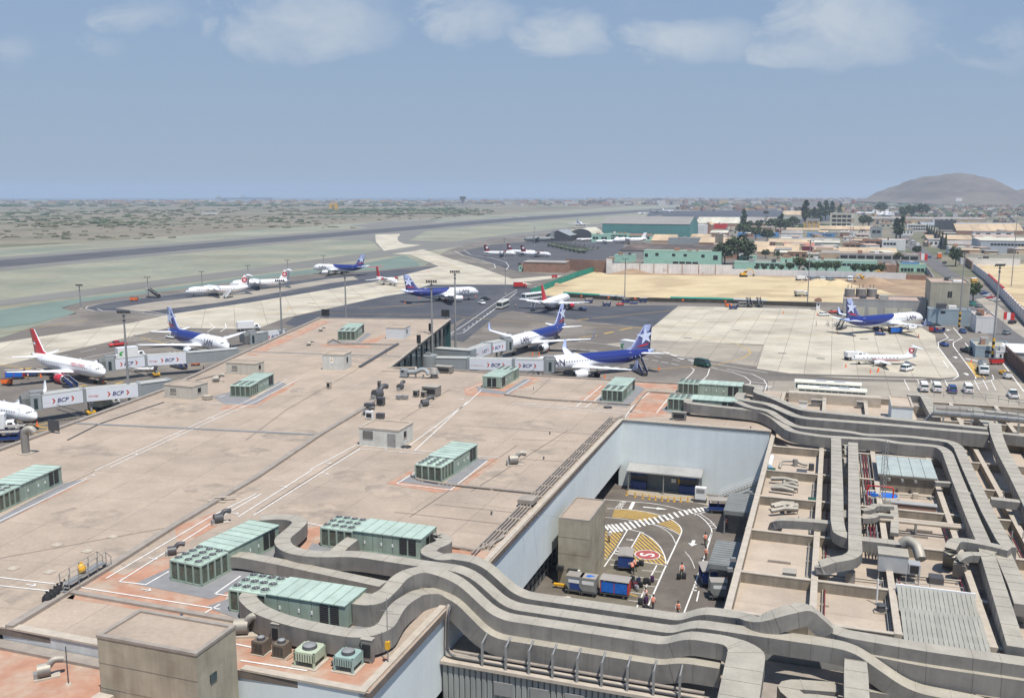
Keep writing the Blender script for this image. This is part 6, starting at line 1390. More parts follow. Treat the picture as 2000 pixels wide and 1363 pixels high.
# jet bridges
m_panel = mat('white_advert_panel',(.74,.76,.80),.4,.03,.5)
m_bgrey = mat('bridge_grey',(.30,.325,.33),.5,.06,.5,streak=.08)
m_indletter = mat('lettering_navy',(.02,.025,.16),.5); m_redletter = mat('lettering_scarlet',(.60,.06,.03),.5)
def side_text(txt,x,z,size,y,m,parent,shear=0.,bold=0.,yaw=None):
 v, f = glyphs(txt,size,shear,bold)
 return MB().add([(x+a,y,z+b)for a,b,_ in v],f).obj('lettering',m,parent)
def jet_bridge(label,pts,cab,tags,z0=3.5,z1=6.2,w=2.9,legs=(),rot=True):
 """pts: image pixels along the top of the near side, left to right; the last section is next to the building or aircraft"""
 P_ =[P(x,y,z1)for x,y in pts]; n = len(P_)-1
 t = thing('jet_bridge',label,'jet bridge',(P_[0].x,P_[0].y,0),heading(P_[0],P_[-1]),'jet bridges at the terminal')
 base = P_[0]; ang = heading(P_[0],P_[-1]); ca, sa = math.cos(-ang), math.sin(-ang)
 Q =[Vector(((p.x-base.x)*ca-(p.y-base.y)*sa,(p.x-base.x)*sa+(p.y-base.y)*ca,0))for p in P_]
 for i in range(n):
  p, q = Q[i], Q[i+1]; L =(q-p).length; h = math.atan2(q.y-p.y,q.x-p.x); kind, text = tags[i]
  zz =(i%2)*.12
  c, s = math.cos(h), math.sin(h)
  def loc(x,y,z): return(p.x+x*c-y*s,p.y+x*s+y*c,z)
  def bx_(x0,x1,y0,y1,za,zb): return MB().add([loc(x,y,z)for z in(za,zb)for x,y in((x0,y0),(x1,y0),(x1,y1),(x0,y1))],[(0,3,2,1),(4,5,6,7),(0,1,5,4),(1,2,6,5),(2,3,7,6),(3,0,4,7)])
  tn = bx_(.1,L-.1,.06+zz,w-zz,z0+zz,z1-zz).obj('tunnel',m_bgrey,t)
  bx_(.1,L-.1,zz-.02,w+.05-zz,z1-zz,z1-zz+.14).obj('tunnel_roof',mat('bridge_roof',(.42,.42,.39),.6,.1,.5),t)
  bx_(L-.45,L+.1,-.12,w+.12,z0-.15,z1+.25).obj('frame',m_bgrey,t)
  if kind=='ad':
   bx_(.2,L-.5,-.05+zz,.05+zz,z0+.12,z1-.05).obj('advert_panel',m_panel,t)
   yy = -.075+zz; sz = 1.2
   def txt(tx,x,z,size,m,shear=0.,bold=0.):
    v, f = glyphs(tx,size,shear,bold); MB().add([loc(x+a,yy,z+b)for a,b,_ in v],f).obj('lettering',m,t)
   x0 = max(.4,L-6.2); zb_ = z0+.8
   txt('BCP',x0+.6,zb_+.1,sz,m_indletter,.25,.02)
   for cx_ in(x0-.3,x0+3.35):
    for dz in(0,1):
     zt_ = zb_+.52
     MB().add([loc(cx_,yy,zt_+(.5 if dz else -.5)),loc(cx_+.25,yy,zt_+(.5 if dz else -.5)),loc(cx_+.62,yy,zt_),loc(cx_+.3,yy,zt_)],[(0,1,2,3)]).obj('chevron',m_redletter,t)
   if text: txt(text,.5,zb_+.25,min(.6,(L-7.0)/max(1,len(text))*1.75),m_redletter,.15)
 e = Q[0]if cab=='start' else Q[-1]; s_ = -1 if cab=='start' else 1
 MB().box(e.x+(0 if s_>0 else -2.0),e.x+(2.0 if s_>0 else 0),-.2,w+.3,z0-.2,z1+.35).obj('cab',m_bgrey,t)
 MB().box(e.x+(.7 if s_>0 else -1.4),e.x+(1.4 if s_>0 else -.7),-.25,-.2,z0+.2,z1-.4).obj('cab_window',m_glass,t)
 rb =[]
 for k in range(4 if s_<0 else 2):
  x = e.x+s_*(1.4+.6*k); g = .12 if k%2 else 0
  rb.append([(x+s_*.2,.1+1.0+.0-.9+g,z0+.3),(x+s_*.2,w+.5-g,z0+.3),(x+s_*.2,w+.5-g,z1-.3),(x+s_*.2,w*.75,z1+.7-g-.12*k),(x+s_*.2,w*.25,z1+.7-g-.12*k),(x+s_*.2,.2+g,z1-.3)])
 MB().loft(rb if s_>0 else rb[::-1],0,False).obj('bellows',mat('canvas_bellows',(.16,.165,.16),.9,.15,2.),t)
 MB().box(e.x+s_*.6-1.2,e.x+s_*.6+1.2,.5,w-.4,z1+.35,z1+.85).obj('roof_unit',m_steel,t)
 for lx in legs:
  L =(Q[-1]-Q[0]).length*lx
  for y in(.3,w-.3): MB().box(L-.18,L+.18,y-.18,y+.18,.9,z0).obj('column',m_bgrey,t)
  MB().box(L-.4,L+.4,-.2,w+.2,z0-.25,z0).obj('cross_beam',m_dsteel,t)
  b = MB().box(L-.8,L+.8,.0,w,.55,.95).obj('bogie',m_yellow,t)
  for y in(.3,w-.3): MB().tube([(L,y-.25,.5),(L,y+.25,.5)],.5,10).obj('wheel',m_black,b)
 L =(Q[-1]-Q[0]).length; k0 = L*.10 if cab=='start' else L*.9; k1 = L*.3 if cab=='start' else L*.72
 for y in(-.5,-1.2): MB().bar((k0,y,z0-.2),(k1,y,.1),.1).bar((k0,y,z0+.7),(k1,y,1.0),.05).obj('service_stair',m_dsteel,t)
 for q in range(9): f_ = q/8; MB().box(k0+(k1-k0)*f_-.12,k0+(k1-k0)*f_+.12,-1.2,-.5,(z0-.2)*(1-f_)+.1*f_,(z0-.2)*(1-f_)+.1*f_+.05).obj('step',m_dsteel,t)
 return t
jet_bridge('upper left jet bridge with bank advert, ending at the red finned airliner',[(223,702),(286,695),(367,690),(466,682)],'start',[('ad','El Banco Lider en el Peru'),('ad','Contigo'),('grey','')],legs=(.32,),z0=2.7,z1=5.4)
jet_bridge('lower left jet bridge with bank advert, ending at the cut off jet',[(80,773),(166,761),(274,751),(335,743)],'start',[('ad','Banco Lider en el Peru'),('ad','Contigo'),('grey','')],legs=(.36,),z0=2.8,z1=5.5)
jet_bridge('nearest jet bridge on the right with bank advert, ending at the nearest airliner',[(850,700),(915,701),(1004,702.5),(1066,704)],'end',[('grey',''),('ad','The Leading Bank in Peru'),('ad','By your side')],legs=(.93,))
jet_bridge('farther jet bridge on the right bending back to the second airliner',[(848,681),(920,686),(961,670.5),(990,665.5)],'end',[('grey',''),('ad','The Leading Bank'),('ad','By your side')],legs=(.93,))
jet_bridge('short jet bridge stub behind the left roof edge near the white truck',[(500,652),(523,649),(560,645)],'start',[('grey',''),('ad','')],legs=(.3,))
t = abthing('bridge_rotunda','grey round-cornered rotunda where the right jet bridges leave the terminal','rotunda',*Z(842,706,5),0)
a, b = Z(838,705,5)
MB().tube([(b,a,3.2),(b,a,6.5)],2.1,16).obj('drum',m_bgrey,t); MB().cyl(b,a,0,3.2,.6,.6).obj('column',m_bgrey,t); MB().box(b-.8,b+.4,a-.5,a+.5,6.5,7.1).obj('roof_unit',m_steel,t)
# vehicles
GL = m_glass
def body_loft(secs):
 """secs: (x, half width at sill, half width at top, z sill, z top)"""
 return[[(x,-w0,z0),(x,w0,z0),(x,w0*1.0,(z0+z1)/2),(x,w1,z1),(x,-w1,z1),(x,-w0,(z0+z1)/2)]for x,w0,w1,z0,z1 in secs]
def car(label,p,rz,m,kind='car',group=None,cat=None,name=None):
 name = name or{'car': 'parked_car','van': 'van','pickup': 'pickup_truck','suv': 'parked_car'}[kind]
 t = thing(name,label,cat or{'car':'car','van':'van','pickup':'pickup','suv':'car'}[kind],(p.x,p.y,.03),rz,group)
 L, w, hb, ht, cab ={'car':(4.3,.85,.85,1.45,(-1.75,-1.1,.45,1.15)),'suv':(4.6,.92,1.0,1.75,(-2.15,-1.9,.6,1.2)),'van':(4.8,.92,1.15,2.1,(-2.3,-2.2,1.35,2.05)),'pickup':(5.2,.92,1.0,1.75,(-.5,-.2,.9,1.5))}[kind]
 h = L/2
 MB().loft(body_loft([(-h,w*.86,w*.82,.38,hb*.93),(-h+.12,w,w*.95,.28,hb),(h*.55,w,w*.95,.26,hb),(h-.25,w*.96,w*.88,.28,hb*.88),(h,w*.8,w*.74,.4,hb*.72)])).obj('body',m,t)
 c0, c1, c2, c3 = cab
 MB().loft([[(c0,-w*.92,hb-.01),(c0,w*.92,hb-.01),(c0+(c1-c0)*.98,w*.76,ht-.06),(c0+(c1-c0)*.98,-w*.76,ht-.06)],[(c3,-w*.92,hb-.01),(c3,w*.92,hb-.01),(c2+.02,w*.76,ht-.06),(c2+.02,-w*.76,ht-.06)]],0,False).obj('windows',GL,t)
 MB().loft([[(c1-.03,-w*.78,ht-.07),(c1-.03,w*.78,ht-.07),(c1+.1,w*.7,ht),(c1+.1,-w*.7,ht)],[(c2+.04,-w*.78,ht-.07),(c2+.04,w*.78,ht-.07),(c2-.1,w*.7,ht),(c2-.1,-w*.7,ht)]],0,False).obj('roof',m,t)
 pl = MB()
 for s in(-1,1):
  for f_ in((.0,.4,.66,1.)if kind!='van' else(0.,.33,.66,1.)):
   xa, xb = c0+(c3-c0)*f_, c1+(c2-c1)*f_
   pl.add([(xa-.05,s*(w*.925),hb),(xa+.05,s*(w*.925),hb),(xb+.05,s*(w*.785),ht-.06),(xb-.05,s*(w*.785),ht-.06)],[(0,1,2,3)])
 pl.obj('pillar',m,t)
 if kind=='van':
  MB().box(-h+.02,-h+.1,-w*.9,w*.9,hb-.1,hb+.1).box(-h+.04,-h+.16,-w*.85,w*.85,ht-.35,ht-.1).obj('tailgate',m,t); MB().box(-h-.02,-h+.01,-.28,.28,.62,.78).obj('number_plate',m_dsteel,t)
 if kind=='pickup': MB().box(-h+.15,c0-.15,-w*.8,w*.8,hb-.02,hb+.01).obj('load_bed',m_black,t)
 for s in(-1,1):
  MB().box(h-.14,h-.02,s*w*.6-.17,s*w*.6+.17,hb*.62,hb*.76).obj('headlight',m_pwhite,t)
  MB().box(-h-.01,-h+.06,s*w*.74-.1,s*w*.74+.1,hb*.66,hb*.9).obj('tail_light',m_red,t)
  MB().box(c3-.35,c3-.2,s*(w+.08)-.07,s*(w+.08)+.07,hb,hb+.16).obj('mirror',m,t)
 MB().box(-h-.05,-h+.1,-w*.8,w*.8,.32,.48).box(h-.1,h+.03,-w*.76,w*.76,.32,.46).obj('bumper',m_dsteel,t)
 wheels4(t,(-h*.62,h*.62),(-w*.88,w*.88),.33,.2)
 return t
def truck(label,p,rz,box,cabm=m_white,L=7.5,kind='box',group=None,logo=None,cat='truck',hbx=2.2):
 t = thing('box_truck' if kind=='box' else 'tank_truck',label,cat,(p.x,p.y,.03),rz,group); h = L/2; w = 1.2
 MB().box(-h,h-.3,-.45,.45,.55,.8).obj('chassis',m_dsteel,t)
 MB().loft(body_loft([(h-2.0,w*.95,w*.9,.5,2.3),(h-.75,w*.95,w*.86,.5,2.3),(h-.25,w*.95,w*.86,.5,1.45),(h,w*.88,w*.8,.55,1.3)])).obj('cab',cabm,t)
 MB().add([(h-.72,-w*.8,2.2),(h-.72,w*.8,2.2),(h-.26,w*.82,1.5),(h-.26,-w*.82,1.5)],[(0,3,2,1)]).obj('windscreen',GL,t).location.x = .03
 for s in(-1,1):
  MB().box(h-1.75,h-.85,s*w*.93-.03,s*w*.93+.03,1.45,2.1).obj('side_window',GL,t); MB().box(h-.05,h+.03,s*.7-.15,s*.7+.15,.75,.95).obj('headlight',m_pwhite,t)
 MB().box(h-.05,h+.1,-w,w,.4,.6).obj('bumper',m_steel,t)
 if kind=='box':
  MB().box(-h,h-2.1,-w-.05,w+.05,.95,.95+hbx).obj('cargo_box',box,t); MB().box(-h-.02,h-2.08,-w-.07,w+.07,.95+hbx,1.0+hbx).obj('box_roof',m_pwhite,t)
  if logo:
   for s in(-1,1): MB().add([(-h+.4,s*(w+.07),1.3),(-h+1.3,s*(w+.07),1.3),(-h+.9,s*(w+.07),2.0),(-h+1.7,s*(w+.07),2.7),(-h+.8,s*(w+.07),2.6),(-h+.3,s*(w+.07),2.2)],[(0,1,2),(2,3,4),(4,5,0),(0,2,4)]).obj('emblem',logo,t)
 else:
  MB().lathe([(-h,.6),(-h+.15,1.0),(h-2.3,1.0),(h-2.15,.6)],14,'X',0,(0,0,1.85)).obj('tank',box,t)
  MB().box(-h+.4,h-2.6,-.35,.35,2.84,2.95).obj('tank_walkway',m_steel,t)
  for x in(-h+1,-h+2.4,-h+3.8): MB().cyl(x,0,2.9,3.08,.25).obj('hatch',m_steel,t)
  for s in(-1,1): MB().bar((-h+.4,s*.4,3.2),(h-2.6,s*.4,3.2),.05).obj('handrail',m_steel,t)
 wheels4(t,(-h*.75,-h*.4,h*.72),(-w*.85,w*.85),.48,.3); return t
def bus(label,p,rz,L=12.,m=None,group=None,z=.03):
 m = m or mat('cream_coach',(.70,.68,.58),.4,.04,.5)
 t = thing('airport_bus',label,'bus',(p.x,p.y,z),rz,group); h = L/2; w = 1.3
 MB().loft([[(x,-w,.35),(x,w,.35),(x,w,2.7),(x,w-.2,3.0),(x,-w+.2,3.0),(x,-w,2.7)]for x in(-h,h)],0,False).obj('body',m,t)
 for s in(-1,1):
  n = int(L/1.4)
  for k in range(n): x0 = -h+.3+(L-.6)*k/n; MB().box(x0+.05,x0+(L-.6)/n-.05,s*w-.03,s*w+.03,1.35,2.45).obj('window',GL,t)
 MB().box(h-.02,h+.03,-w+.15,w-.15,1.2,2.55).obj('windscreen',GL,t); MB().box(-h-.03,-h+.02,-w+.2,w-.2,1.5,2.5).obj('rear_window',GL,t)
 for x in(-h*.5,h*.1,h*.6): MB().box(x-.5,x+.5,-.4,.4,3.0,3.1).obj('roof_hatch',m_pwhite,t)
 for x in(-h*.2,h*.35): MB().box(x-1.1,x+1.1,-.6,.6,3.0,3.16).obj('roof_unit',m_pgrey,t)
 MB().box(-h-.02,h+.04,-w-.02,w+.02,.3,.5).obj('skirt',m_dsteel,t)
 wheels4(t,(-h*.55,h*.62),(-w*.92,w*.92),.46,.28); return t
def tug(label,p,rz,m=m_blue,group='tow tractors on the apron',canopy=False):
 t = thing('tow_tractor',label,'tow tractor',(p.x,p.y,.03),rz,group)
 MB().loft(body_loft([(-1.6,.75,.7,.3,.85),(-.2,.8,.75,.28,.9),(.0,.8,.75,.28,.95),(1.5,.78,.7,.3,.85),(1.65,.6,.55,.4,.7)])).obj('body',m,t)
 MB().box(-.9,-.5,-.5,.5,.85,1.25).obj('seat',m_black,t); MB().tube([(.15,.25,.9),(-.1,.25,1.25)],.04,5).obj('steering_column',m_dsteel,t)
 if canopy:
  MB().box(-1.1,.4,-.7,.7,1.85,1.92).obj('canopy',m_white,t)
  for x in(-1.05,.35):
   for y in(-.65,.65): MB().box(x-.03,x+.03,y-.03,y+.03,.85,1.85).obj('canopy_post',m_dsteel,t)
 wheels4(t,(-1.,1.),(-.7,.7),.34,.24); return t
def stairs_truck(label,p,rz,top=3.4,m=m_blue,L=5.5):
 """foot of the steps at x=0, head at x=L"""
 t = thing('passenger_stairs',label,'passenger stairs',(p.x,p.y,.03),rz,'passenger stairs on wheels'); n = 14
 for k in range(n): f_ = k/(n-1); MB().box(L*f_-.16,L*f_+.2,-.6,.6,.35+(top-.4)*f_,.42+(top-.4)*f_).obj('step',m_dsteel,t)
 for s in(-1,1):
  MB().add([(0,s*.66,.15),(L,s*.66,top-.25),(L,s*.66,top+.15),(0,s*.66,.6)]+[(0,s*.7,.15),(L,s*.7,top-.25),(L,s*.7,top+.15),(0,s*.7,.6)],[(0,1,2,3),(7,6,5,4),(0,4,5,1),(2,6,7,3)]).obj('stringer',m,t)
  MB().add([(0,s*.67,.6),(L,s*.67,top+.15),(L,s*.67,top+1.0),(0,s*.67,1.45)],[(0,1,2,3)]).obj('side_panel',m,t)
  MB().bar((0,s*.68,1.5),(L+1.2,s*.68,top+1.05),.07).obj('handrail',m_pwhite,t)
 MB().box(L,L+1.4,-.75,.75,top-.08,top).obj('platform',m_dsteel,t)
 for x in(L*.55,L+1.0):
  for y in(-.6,.6): MB().bar((x,y,.4),(x,y,top*.95 if x>L else top*.55),.08).obj('strut',m_steel,t)
 MB().box(.6,L+1.3,-.8,.8,.3,.5).obj('chassis',m_dsteel,t); wheels4(t,(1.0,L+.6),(-.75,.75),.3,.18); return t
def cone(label,px,py,s=1.0):
 if 'CONE' in PLANES: return copy_tree(PLANES['CONE'],loc=pz(px,py,.03),label=label)
 t = thing('traffic_cone',label,'traffic cone',pz(px,py,.03),0,'orange cones around the aircraft')
 MB().box(-.25,.25,-.25,.25,0,.06).obj('base',m_orange,t); MB().cyl(0,0,.06,1.0,.22,.05,10).obj('cone',m_orange,t); MB().cyl(0,0,.5,.66,.135,.112,10).obj('white_band',m_white,t)
 PLANES['CONE'] = t; KIDS[t] = list(t.children); return t
VG = 'vans parked behind the gridded roof'
car('white van at the left of the parked row behind the gridded roof',pz(1804,763),UP,m_white,'van',VG); car('white van second from the left in the row behind the gridded roof',pz(1829,764),UP,m_white,'van',VG)
car('dark blue car between the white vans behind the gridded roof',pz(1859,766),UP,m_blue,'suv'); car('white van at the right of the parked row, beyond the dark car',pz(1890,766),UP,m_white,'van',VG)
car('dark green van driving on the service road near the STOP marking',pz(1372,716),heading(P(1350,712),P(1392,720)),mat('bottle_green',(.012,.06,.04),.4),'van')
car('white pickup at the right edge behind the roof rails',pz(1978,776),UP,m_white,'pickup')
bus('cream coach parked nearer of two behind the gridded roof',P(1625,757,3.)*1-Vector((0,0,3)),RT_,14.5,group='cream coaches side by side'); bus('cream coach parked farther of two behind the gridded roof',P(1617,745,3.)-Vector((0,0,3)),RT_,14.5,group='cream coaches side by side')
bus('cream apron bus driving on the dashed road',pz(982,601),heading(P(992,596),P(974,604)),11.); bus('white apron bus behind the red finned airliner near the sand lot',pz(1040,585),heading(P(1020,586),P(1060,581)),12.,m_white)
TG = 'service trucks on the apron'
truck('white box truck beyond the concourse roof with red mark',pz(486,646),heading(P(465,643),P(520,640)),m_white,group=TG); truck('white catering truck with green leaf emblem behind the upper left bridge',pz(256,702),heading(P(225,700),P(290,693)),m_white,group=TG,logo=mat('leaf_green_paint',(.06,.35,.08),.5),hbx=2.6)
truck('white catering truck with green emblem behind the nearest fin',pz(1236,690),heading(P(1222,688),P(1260,694)),m_white,group=TG,logo=mat('leaf_green_paint',(0,0,0)),hbx=2.6); truck('white catering truck beside the cut off jet at the left edge',pz(-6,846),heading(P(-20,836),P(30,832)),m_white,group=TG,hbx=2.8)
truck('silver fuel tanker with white cab parked at the right kerb',pz(1919,728),heading(P(1912,706),P(1928,738)),m_alu,kind='tank',L=9.0,group=TG)
truck('cream service truck under the lower left bridge',pz(208,798),heading(P(195,800),P(230,790)),mat('cream_truck',(.55,.55,.44),.5),group=TG,L=6.)
car('red pickup on the road behind the left airliners',pz(230,676),heading(P(250,674),P(212,678)),m_red,'pickup'); car('white car under the tail of the left blue and white airliner',pz(335,661),2.6,m_white,'car'); car('white van under the upper left bridge',pz(282,725),.1,m_white,'van')
car('white pickup by the end of the green netting fence',pz(1046,568),.5,m_white,'pickup'); truck('red service truck on the pale road beyond the apron bus',pz(1016,563),.1,m_red,m_red,group=TG,L=6.5)
car('white service car in front of the nose of the mid picture airliner',pz(941,594),-1.2,m_white,'pickup'); car('black car near the nose of the mid picture airliner',pz(948,586),.1,m_black,'car')
car('black pickup turning at the security gate on the right',pz(1890,689),heading(P(1870,684),P(1900,692)),m_black,'pickup'); car('dark blue car below the striped mast on the right',pz(1880,650),heading(P(1870,645),P(1886,655)),m_blue,'car'); car('dark blue car parked beyond the nose of the right airliner',pz(1813,636),.1,m_blue,'car'); car('black car tucked behind the red ground unit on the right',pz(1828,640),.1,m_black,'car')
tug('blue tractor on the marked lane at the right of the apron',pz(1844,676),DN+.3); canopy_cart(pz(1834,650),.1,'blue covered cart near the lane bend on the right'); car('white car near the tail of the right airliner',pz(1609,617),.1,m_white,'car'); tug('red tractor behind the tail of the right airliner',pz(1627,612),.1,m_red)
car('white car with open red tailgate behind the small propeller plane',pz(1771,724),heading(P(1760,728),P(1782,722)),m_white,'suv'); truck('small white truck beyond the small propeller plane',pz(1668,703),.1,m_white,L=5.,group=TG,hbx=1.3); tug('white tractor beside the small white truck',pz(1682,702),.2,m_white,canopy=True)
stairs_truck('dark stairs at the rear door of the nearest airliner',pz(1260,735),heading(P(1260,735),P(1230,718)),3.4,m_blue); stairs_truck('dark stairs at the tail of the right airliner',pz(1637,645),heading(P(1637,645),P(1662,637)),3.4,m_black,5.)
stairs_truck('blue stairs at the red finned airliner beside the sand lot',pz(1040,608),heading(P(1040,608),P(1056,594)),3.0); stairs_truck('blue stairs parked under the upper left bridge',pz(362,722),2.4,3.0); stairs_truck('blue stairs in front of the red finned airliner at left',pz(148,760),2.5,1.9,m_blue,3.6)
stairs_truck('dark stairs alone on the far dark stand',pz(312,582),2.8,3.4,m_black); stairs_truck('dark stairs standing by the sand lot edge, left of two',pz(1466,601),1.6,3.4,m_black,4.); stairs_truck('dark stairs standing by the sand lot edge, right of two',pz(1486,601),1.6,3.4,m_black,4.); stairs_truck('white stairs beside the nearer four-engined jet',pz(438,583),1.2,3.0,m_white,4.); stairs_truck('steel stairs at the rear door of the second airliner',pz(1092,668),2.6,3.4,m_steel,4.)
CG = 'baggage carts'
for x, y, m, lab in((1150,592,m_blue,'blue cart right of the red finned airliner by the sand lot'),(1185,598,m_blue,'dark cart first in the row along the sand lot'),(1222,592,m_blue,'blue covered cart third in the row along the sand lot'),(1256,591,m_blue,'blue covered cart last in the row along the sand lot'),(1432,604,m_blue,'blue covered cart left of the dark stairs'),(1449,600,m_alu,'grey covered cart left of the dark stairs')): canopy_cart(pz(x,y),.1,lab,m,group=CG)
tug('red tractor in the row along the sand lot',pz(1211,597),.1,m_red); tug('dark blue tractor on the dark stand below the sand lot',pz(1138,606),.1); tug('blue tractor third from the end of the sand lot row',pz(1238,594),.1); tug('tractor beside the belt at the right airliner',pz(1719,655),3.0)
for x, y, lab in((30,740,'red and blue covered cart under the wing of the red finned airliner'),(1748,652,'black and blue container cart under the right airliner')): canopy_cart(pz(x,y),.15,lab,m_red if x<100 else m_black,curtains=m_tarp,L=4.2,h=2.3,group=CG)
for x, y, lab in((60,735,'dark blue flat cart behind the red engine'),(88,732,'second dark blue flat cart behind the red engine'),(20,862,'dark cart with bags at the left edge below the cut off jet'),(32,850,'dark blue covered cart at the left edge below the cut off jet')): canopy_cart(pz(x,y),.2,lab,m_blue,L=3.4,h=1.5 if y<800 else 1.9,group=CG)
def belt_loader(label,p,rz,rise=2.4):
 t = thing('belt_loader',label,'belt loader',(p.x,p.y,.03),rz,'belt loaders')
 MB().loft(body_loft([(-2.4,.8,.75,.3,.8),(2.2,.8,.75,.3,.8),(2.5,.6,.6,.4,.7)])).obj('body',m_blue,t)
 MB().add([(-3.2,-.5,.9),(-3.2,.5,.9),(3.6,.5,rise),(3.6,-.5,rise),(-3.2,-.5,1.1),(-3.2,.5,1.1),(3.6,.5,rise+.2),(3.6,-.5,rise+.2)],[(0,1,2,3),(7,6,5,4),(0,4,5,1),(1,5,6,2),(2,6,7,3),(3,7,4,0)]).obj('belt',m_black,t)
 MB().bar((-3,-.6,1.7),(3.5,-.6,rise+.7),.06).obj('handrail',m_steel,t); MB().box(-1.9,-1.4,.1,.6,.8,1.3).obj('seat',m_black,t); wheels4(t,(-1.6,1.6),(-.75,.75),.36,.22); return t
belt_loader('blue belt loader under the nose of the left red finned airliner',pz(120,742),heading(P(105,745),P(148,735))); belt_loader('dark belt loader at the wing root of the right airliner',pz(1715,645),1.0,3.0)
def ground_unit(label,px,py,m,L=2.2):
 t = thing('ground_power_unit',label,'ground unit',pz(px,py,.03),.1,'ground units'); MB().box(-L/2,L/2,-.7,.7,.45,1.6).obj('housing',m,t); MB().box(-L/2-.03,L/2+.03,-.73,.73,1.6,1.68).obj('lid',m_dsteel,t); MB().box(L/2-.02,L/2+.02,-.5,.5,.7,1.4).obj('grille',m_dark,t); wheels4(t,(-L*.3,L*.3),(-.65,.65),.3,.18); return t
ground_unit('orange red unit beside the covered cart right of the airliner nose',1823,648,m_red,2.6); ground_unit('red unit by the fence near the fuel tanker',1946,712,m_red,3.4); ground_unit('orange unit alone on the far dark stand',262,588,m_orange,3.2); ground_unit('red unit on the pale road near the netting fence',1083,543,m_red,3.); ground_unit('orange unit by the left stairs of the sand lot',1423,600,m_orange,2.4); ground_unit('orange unit at the left edge by the covered cart',14,752,m_orange); ground_unit('orange unit under the upper left bridge',382,714,m_orange); ground_unit('white unit by the kerb below the yellow hoses',1967,740,m_white,1.6)
t = thing('hydrant_cart','yellow hydrant pipework beside the fuel tanker','hydrant cart',pz(1955,730,.03),DN+.35)
MB().tube([(0,-.5,.6),(1,.5,.9),(2.2,-.4,.7),(3.4,.4,1.0),(4.4,0,.6)],.28,6).obj('hose',m_yellow,t); MB().box(-.3,3.8,-.5,.5,.25,.45).obj('chassis',m_yellow,t); wheels4(t,(0.3,3.2),(-.5,.5),.25,.15)
for i,(x,y,lab)in enumerate(((80,737,'by the red engine of the left airliner'),(202,749,'in front of the left red finned airliner'),(73,832,'below the nose of the cut off jet'),(398,722,'under the upper left bridge near the roof edge'),(300,700,'left under the upper left bridge'),(866,588,'near the main wheels of the mid picture airliner'),(874,590,'below the engine of the mid picture airliner'),(899,586,'under the nose side of the mid picture airliner'),(905,583,'ahead of the engine of the mid picture airliner'),(929,580,'ahead of the nose of the mid picture airliner'),(819,582,'behind the wing of the mid picture airliner'),(791,593,'left of the tail of the mid picture airliner'),(1040,694,'left of the engine of the second airliner'),(1053,694,'right of the engine of the second airliner'),(1071,686,'behind the engine of the second airliner'),(1181,738,'beside the main wheels of the nearest airliner'),(1287,722,'right of the stairs of the nearest airliner'),(1635,651,'left of the stairs of the right airliner'),(1695,640,'under the body of the right airliner'),(1794,658,'right of the wing of the right airliner'),(1700,728,'left of the small propeller plane wing'),(1714,727,'below the small propeller plane'),(1716,724,'second below the small propeller plane'),(1652,717,'ahead of the small propeller plane'),(1897,708,'on the white bar by the painted bay'),(1068,556,'by the netting fence end'),(1530,612,'left on the right concrete apron'),(1596,616,'near the left edge of the right airliner tail'),(632,534,'under the remote airliner nose'),(836,532,'on the pale junction'))): cone('orange cone '+lab,x,y)
# people on the apron
PA_ = person(pz(1170,737,.03),LF,'ground worker in orange by the main wheels of the nearest airliner','stand'); KIDS[PA_] = list(PA_.children)
def person2(px,py,label,rz=0.): return copy_tree(PA_,loc=pz(px,py,.03),rz=rz,label=label)
for x, y, lab, rz in((1594,637,'lone ground worker left of the boarding passengers',0),(98,745,'left ground worker by the belt loader',1),(106,745,'right ground worker by the belt loader',2),(1007,601,'ground worker beside the apron bus',0),(55,742,'ground worker behind the red engine',1),(1718,652,'ground worker riding at the right airliner',2),(878,566,'ground worker beyond the mid picture airliner',1),(20,855,'ground worker by the dark carts at the left edge',1),(1075,606,'ground worker below the red finned airliner',2),(1795,541,'worker in red walking in the sand lot',1)): person2(x,y,lab,rz)
PB_ = person(pz(1618,638,.03),0,'passenger in pale shirt at the left of the boarding group','walk',vest=None,cat='person',group='passengers walking to the right airliner'); KIDS[PB_] = list(PB_.children)
for i,(x,y)in enumerate(((1615,636),(1629,638),(1632,640),(1636,637),(1634,636),(1638,640))): copy_tree(PB_,loc=pz(x,y,.03),rz=i*.5-1,label='passenger in pale shirt, %s along the boarding group'%('first','third','fourth','fifth','sixth','last')[i])
# light masts
def mast(label,base,top,striped=False,r=.28,double=True,group='apron light masts'):
 b = P(*base); d = Vector((b.x,b.y)).length
 _, h = PA(top[0],top[1],ab(b.x,b.y)[0])
 t = thing('light_mast',label,'light mast',(b.x,b.y,0),0,group)
 MB().cyl(0,0,0,h,r,r*.5,8).obj('pole',m_steel,t)
 if striped:
  for k in range(6): MB().cyl(0,0,.3+k*.9,1.2+k*.9,r+.03,r+.03,8).obj('stripe',m_yellow if k%2 else m_black,t)
 MB().cyl(0,0,0,.25,r*2.2,r*2).obj('base',m_conc_top,t)
 MB().box(-1.25,1.25,-.1,.1,h-.3,h-.12).obj('crossbar',m_dsteel,t)
 for k in range(5 if double else 3):
  x = -1.15+2.3*k/(4 if double else 2); MB().rbox(x,-.25,h-.05,.34,.32,.3,0,0,.5).obj('lamp_head',m_dsteel,t)
  if double: MB().rbox(x,.25,h-.4,.34,.32,.3,0,0,-.5).obj('lamp_head',m_dsteel,t)
 for z in(h-1.2,h-2.2): MB().cyl(0,0,z,z+.3,r*.9,r*.9).obj('bracket',m_dsteel,t)
 return t
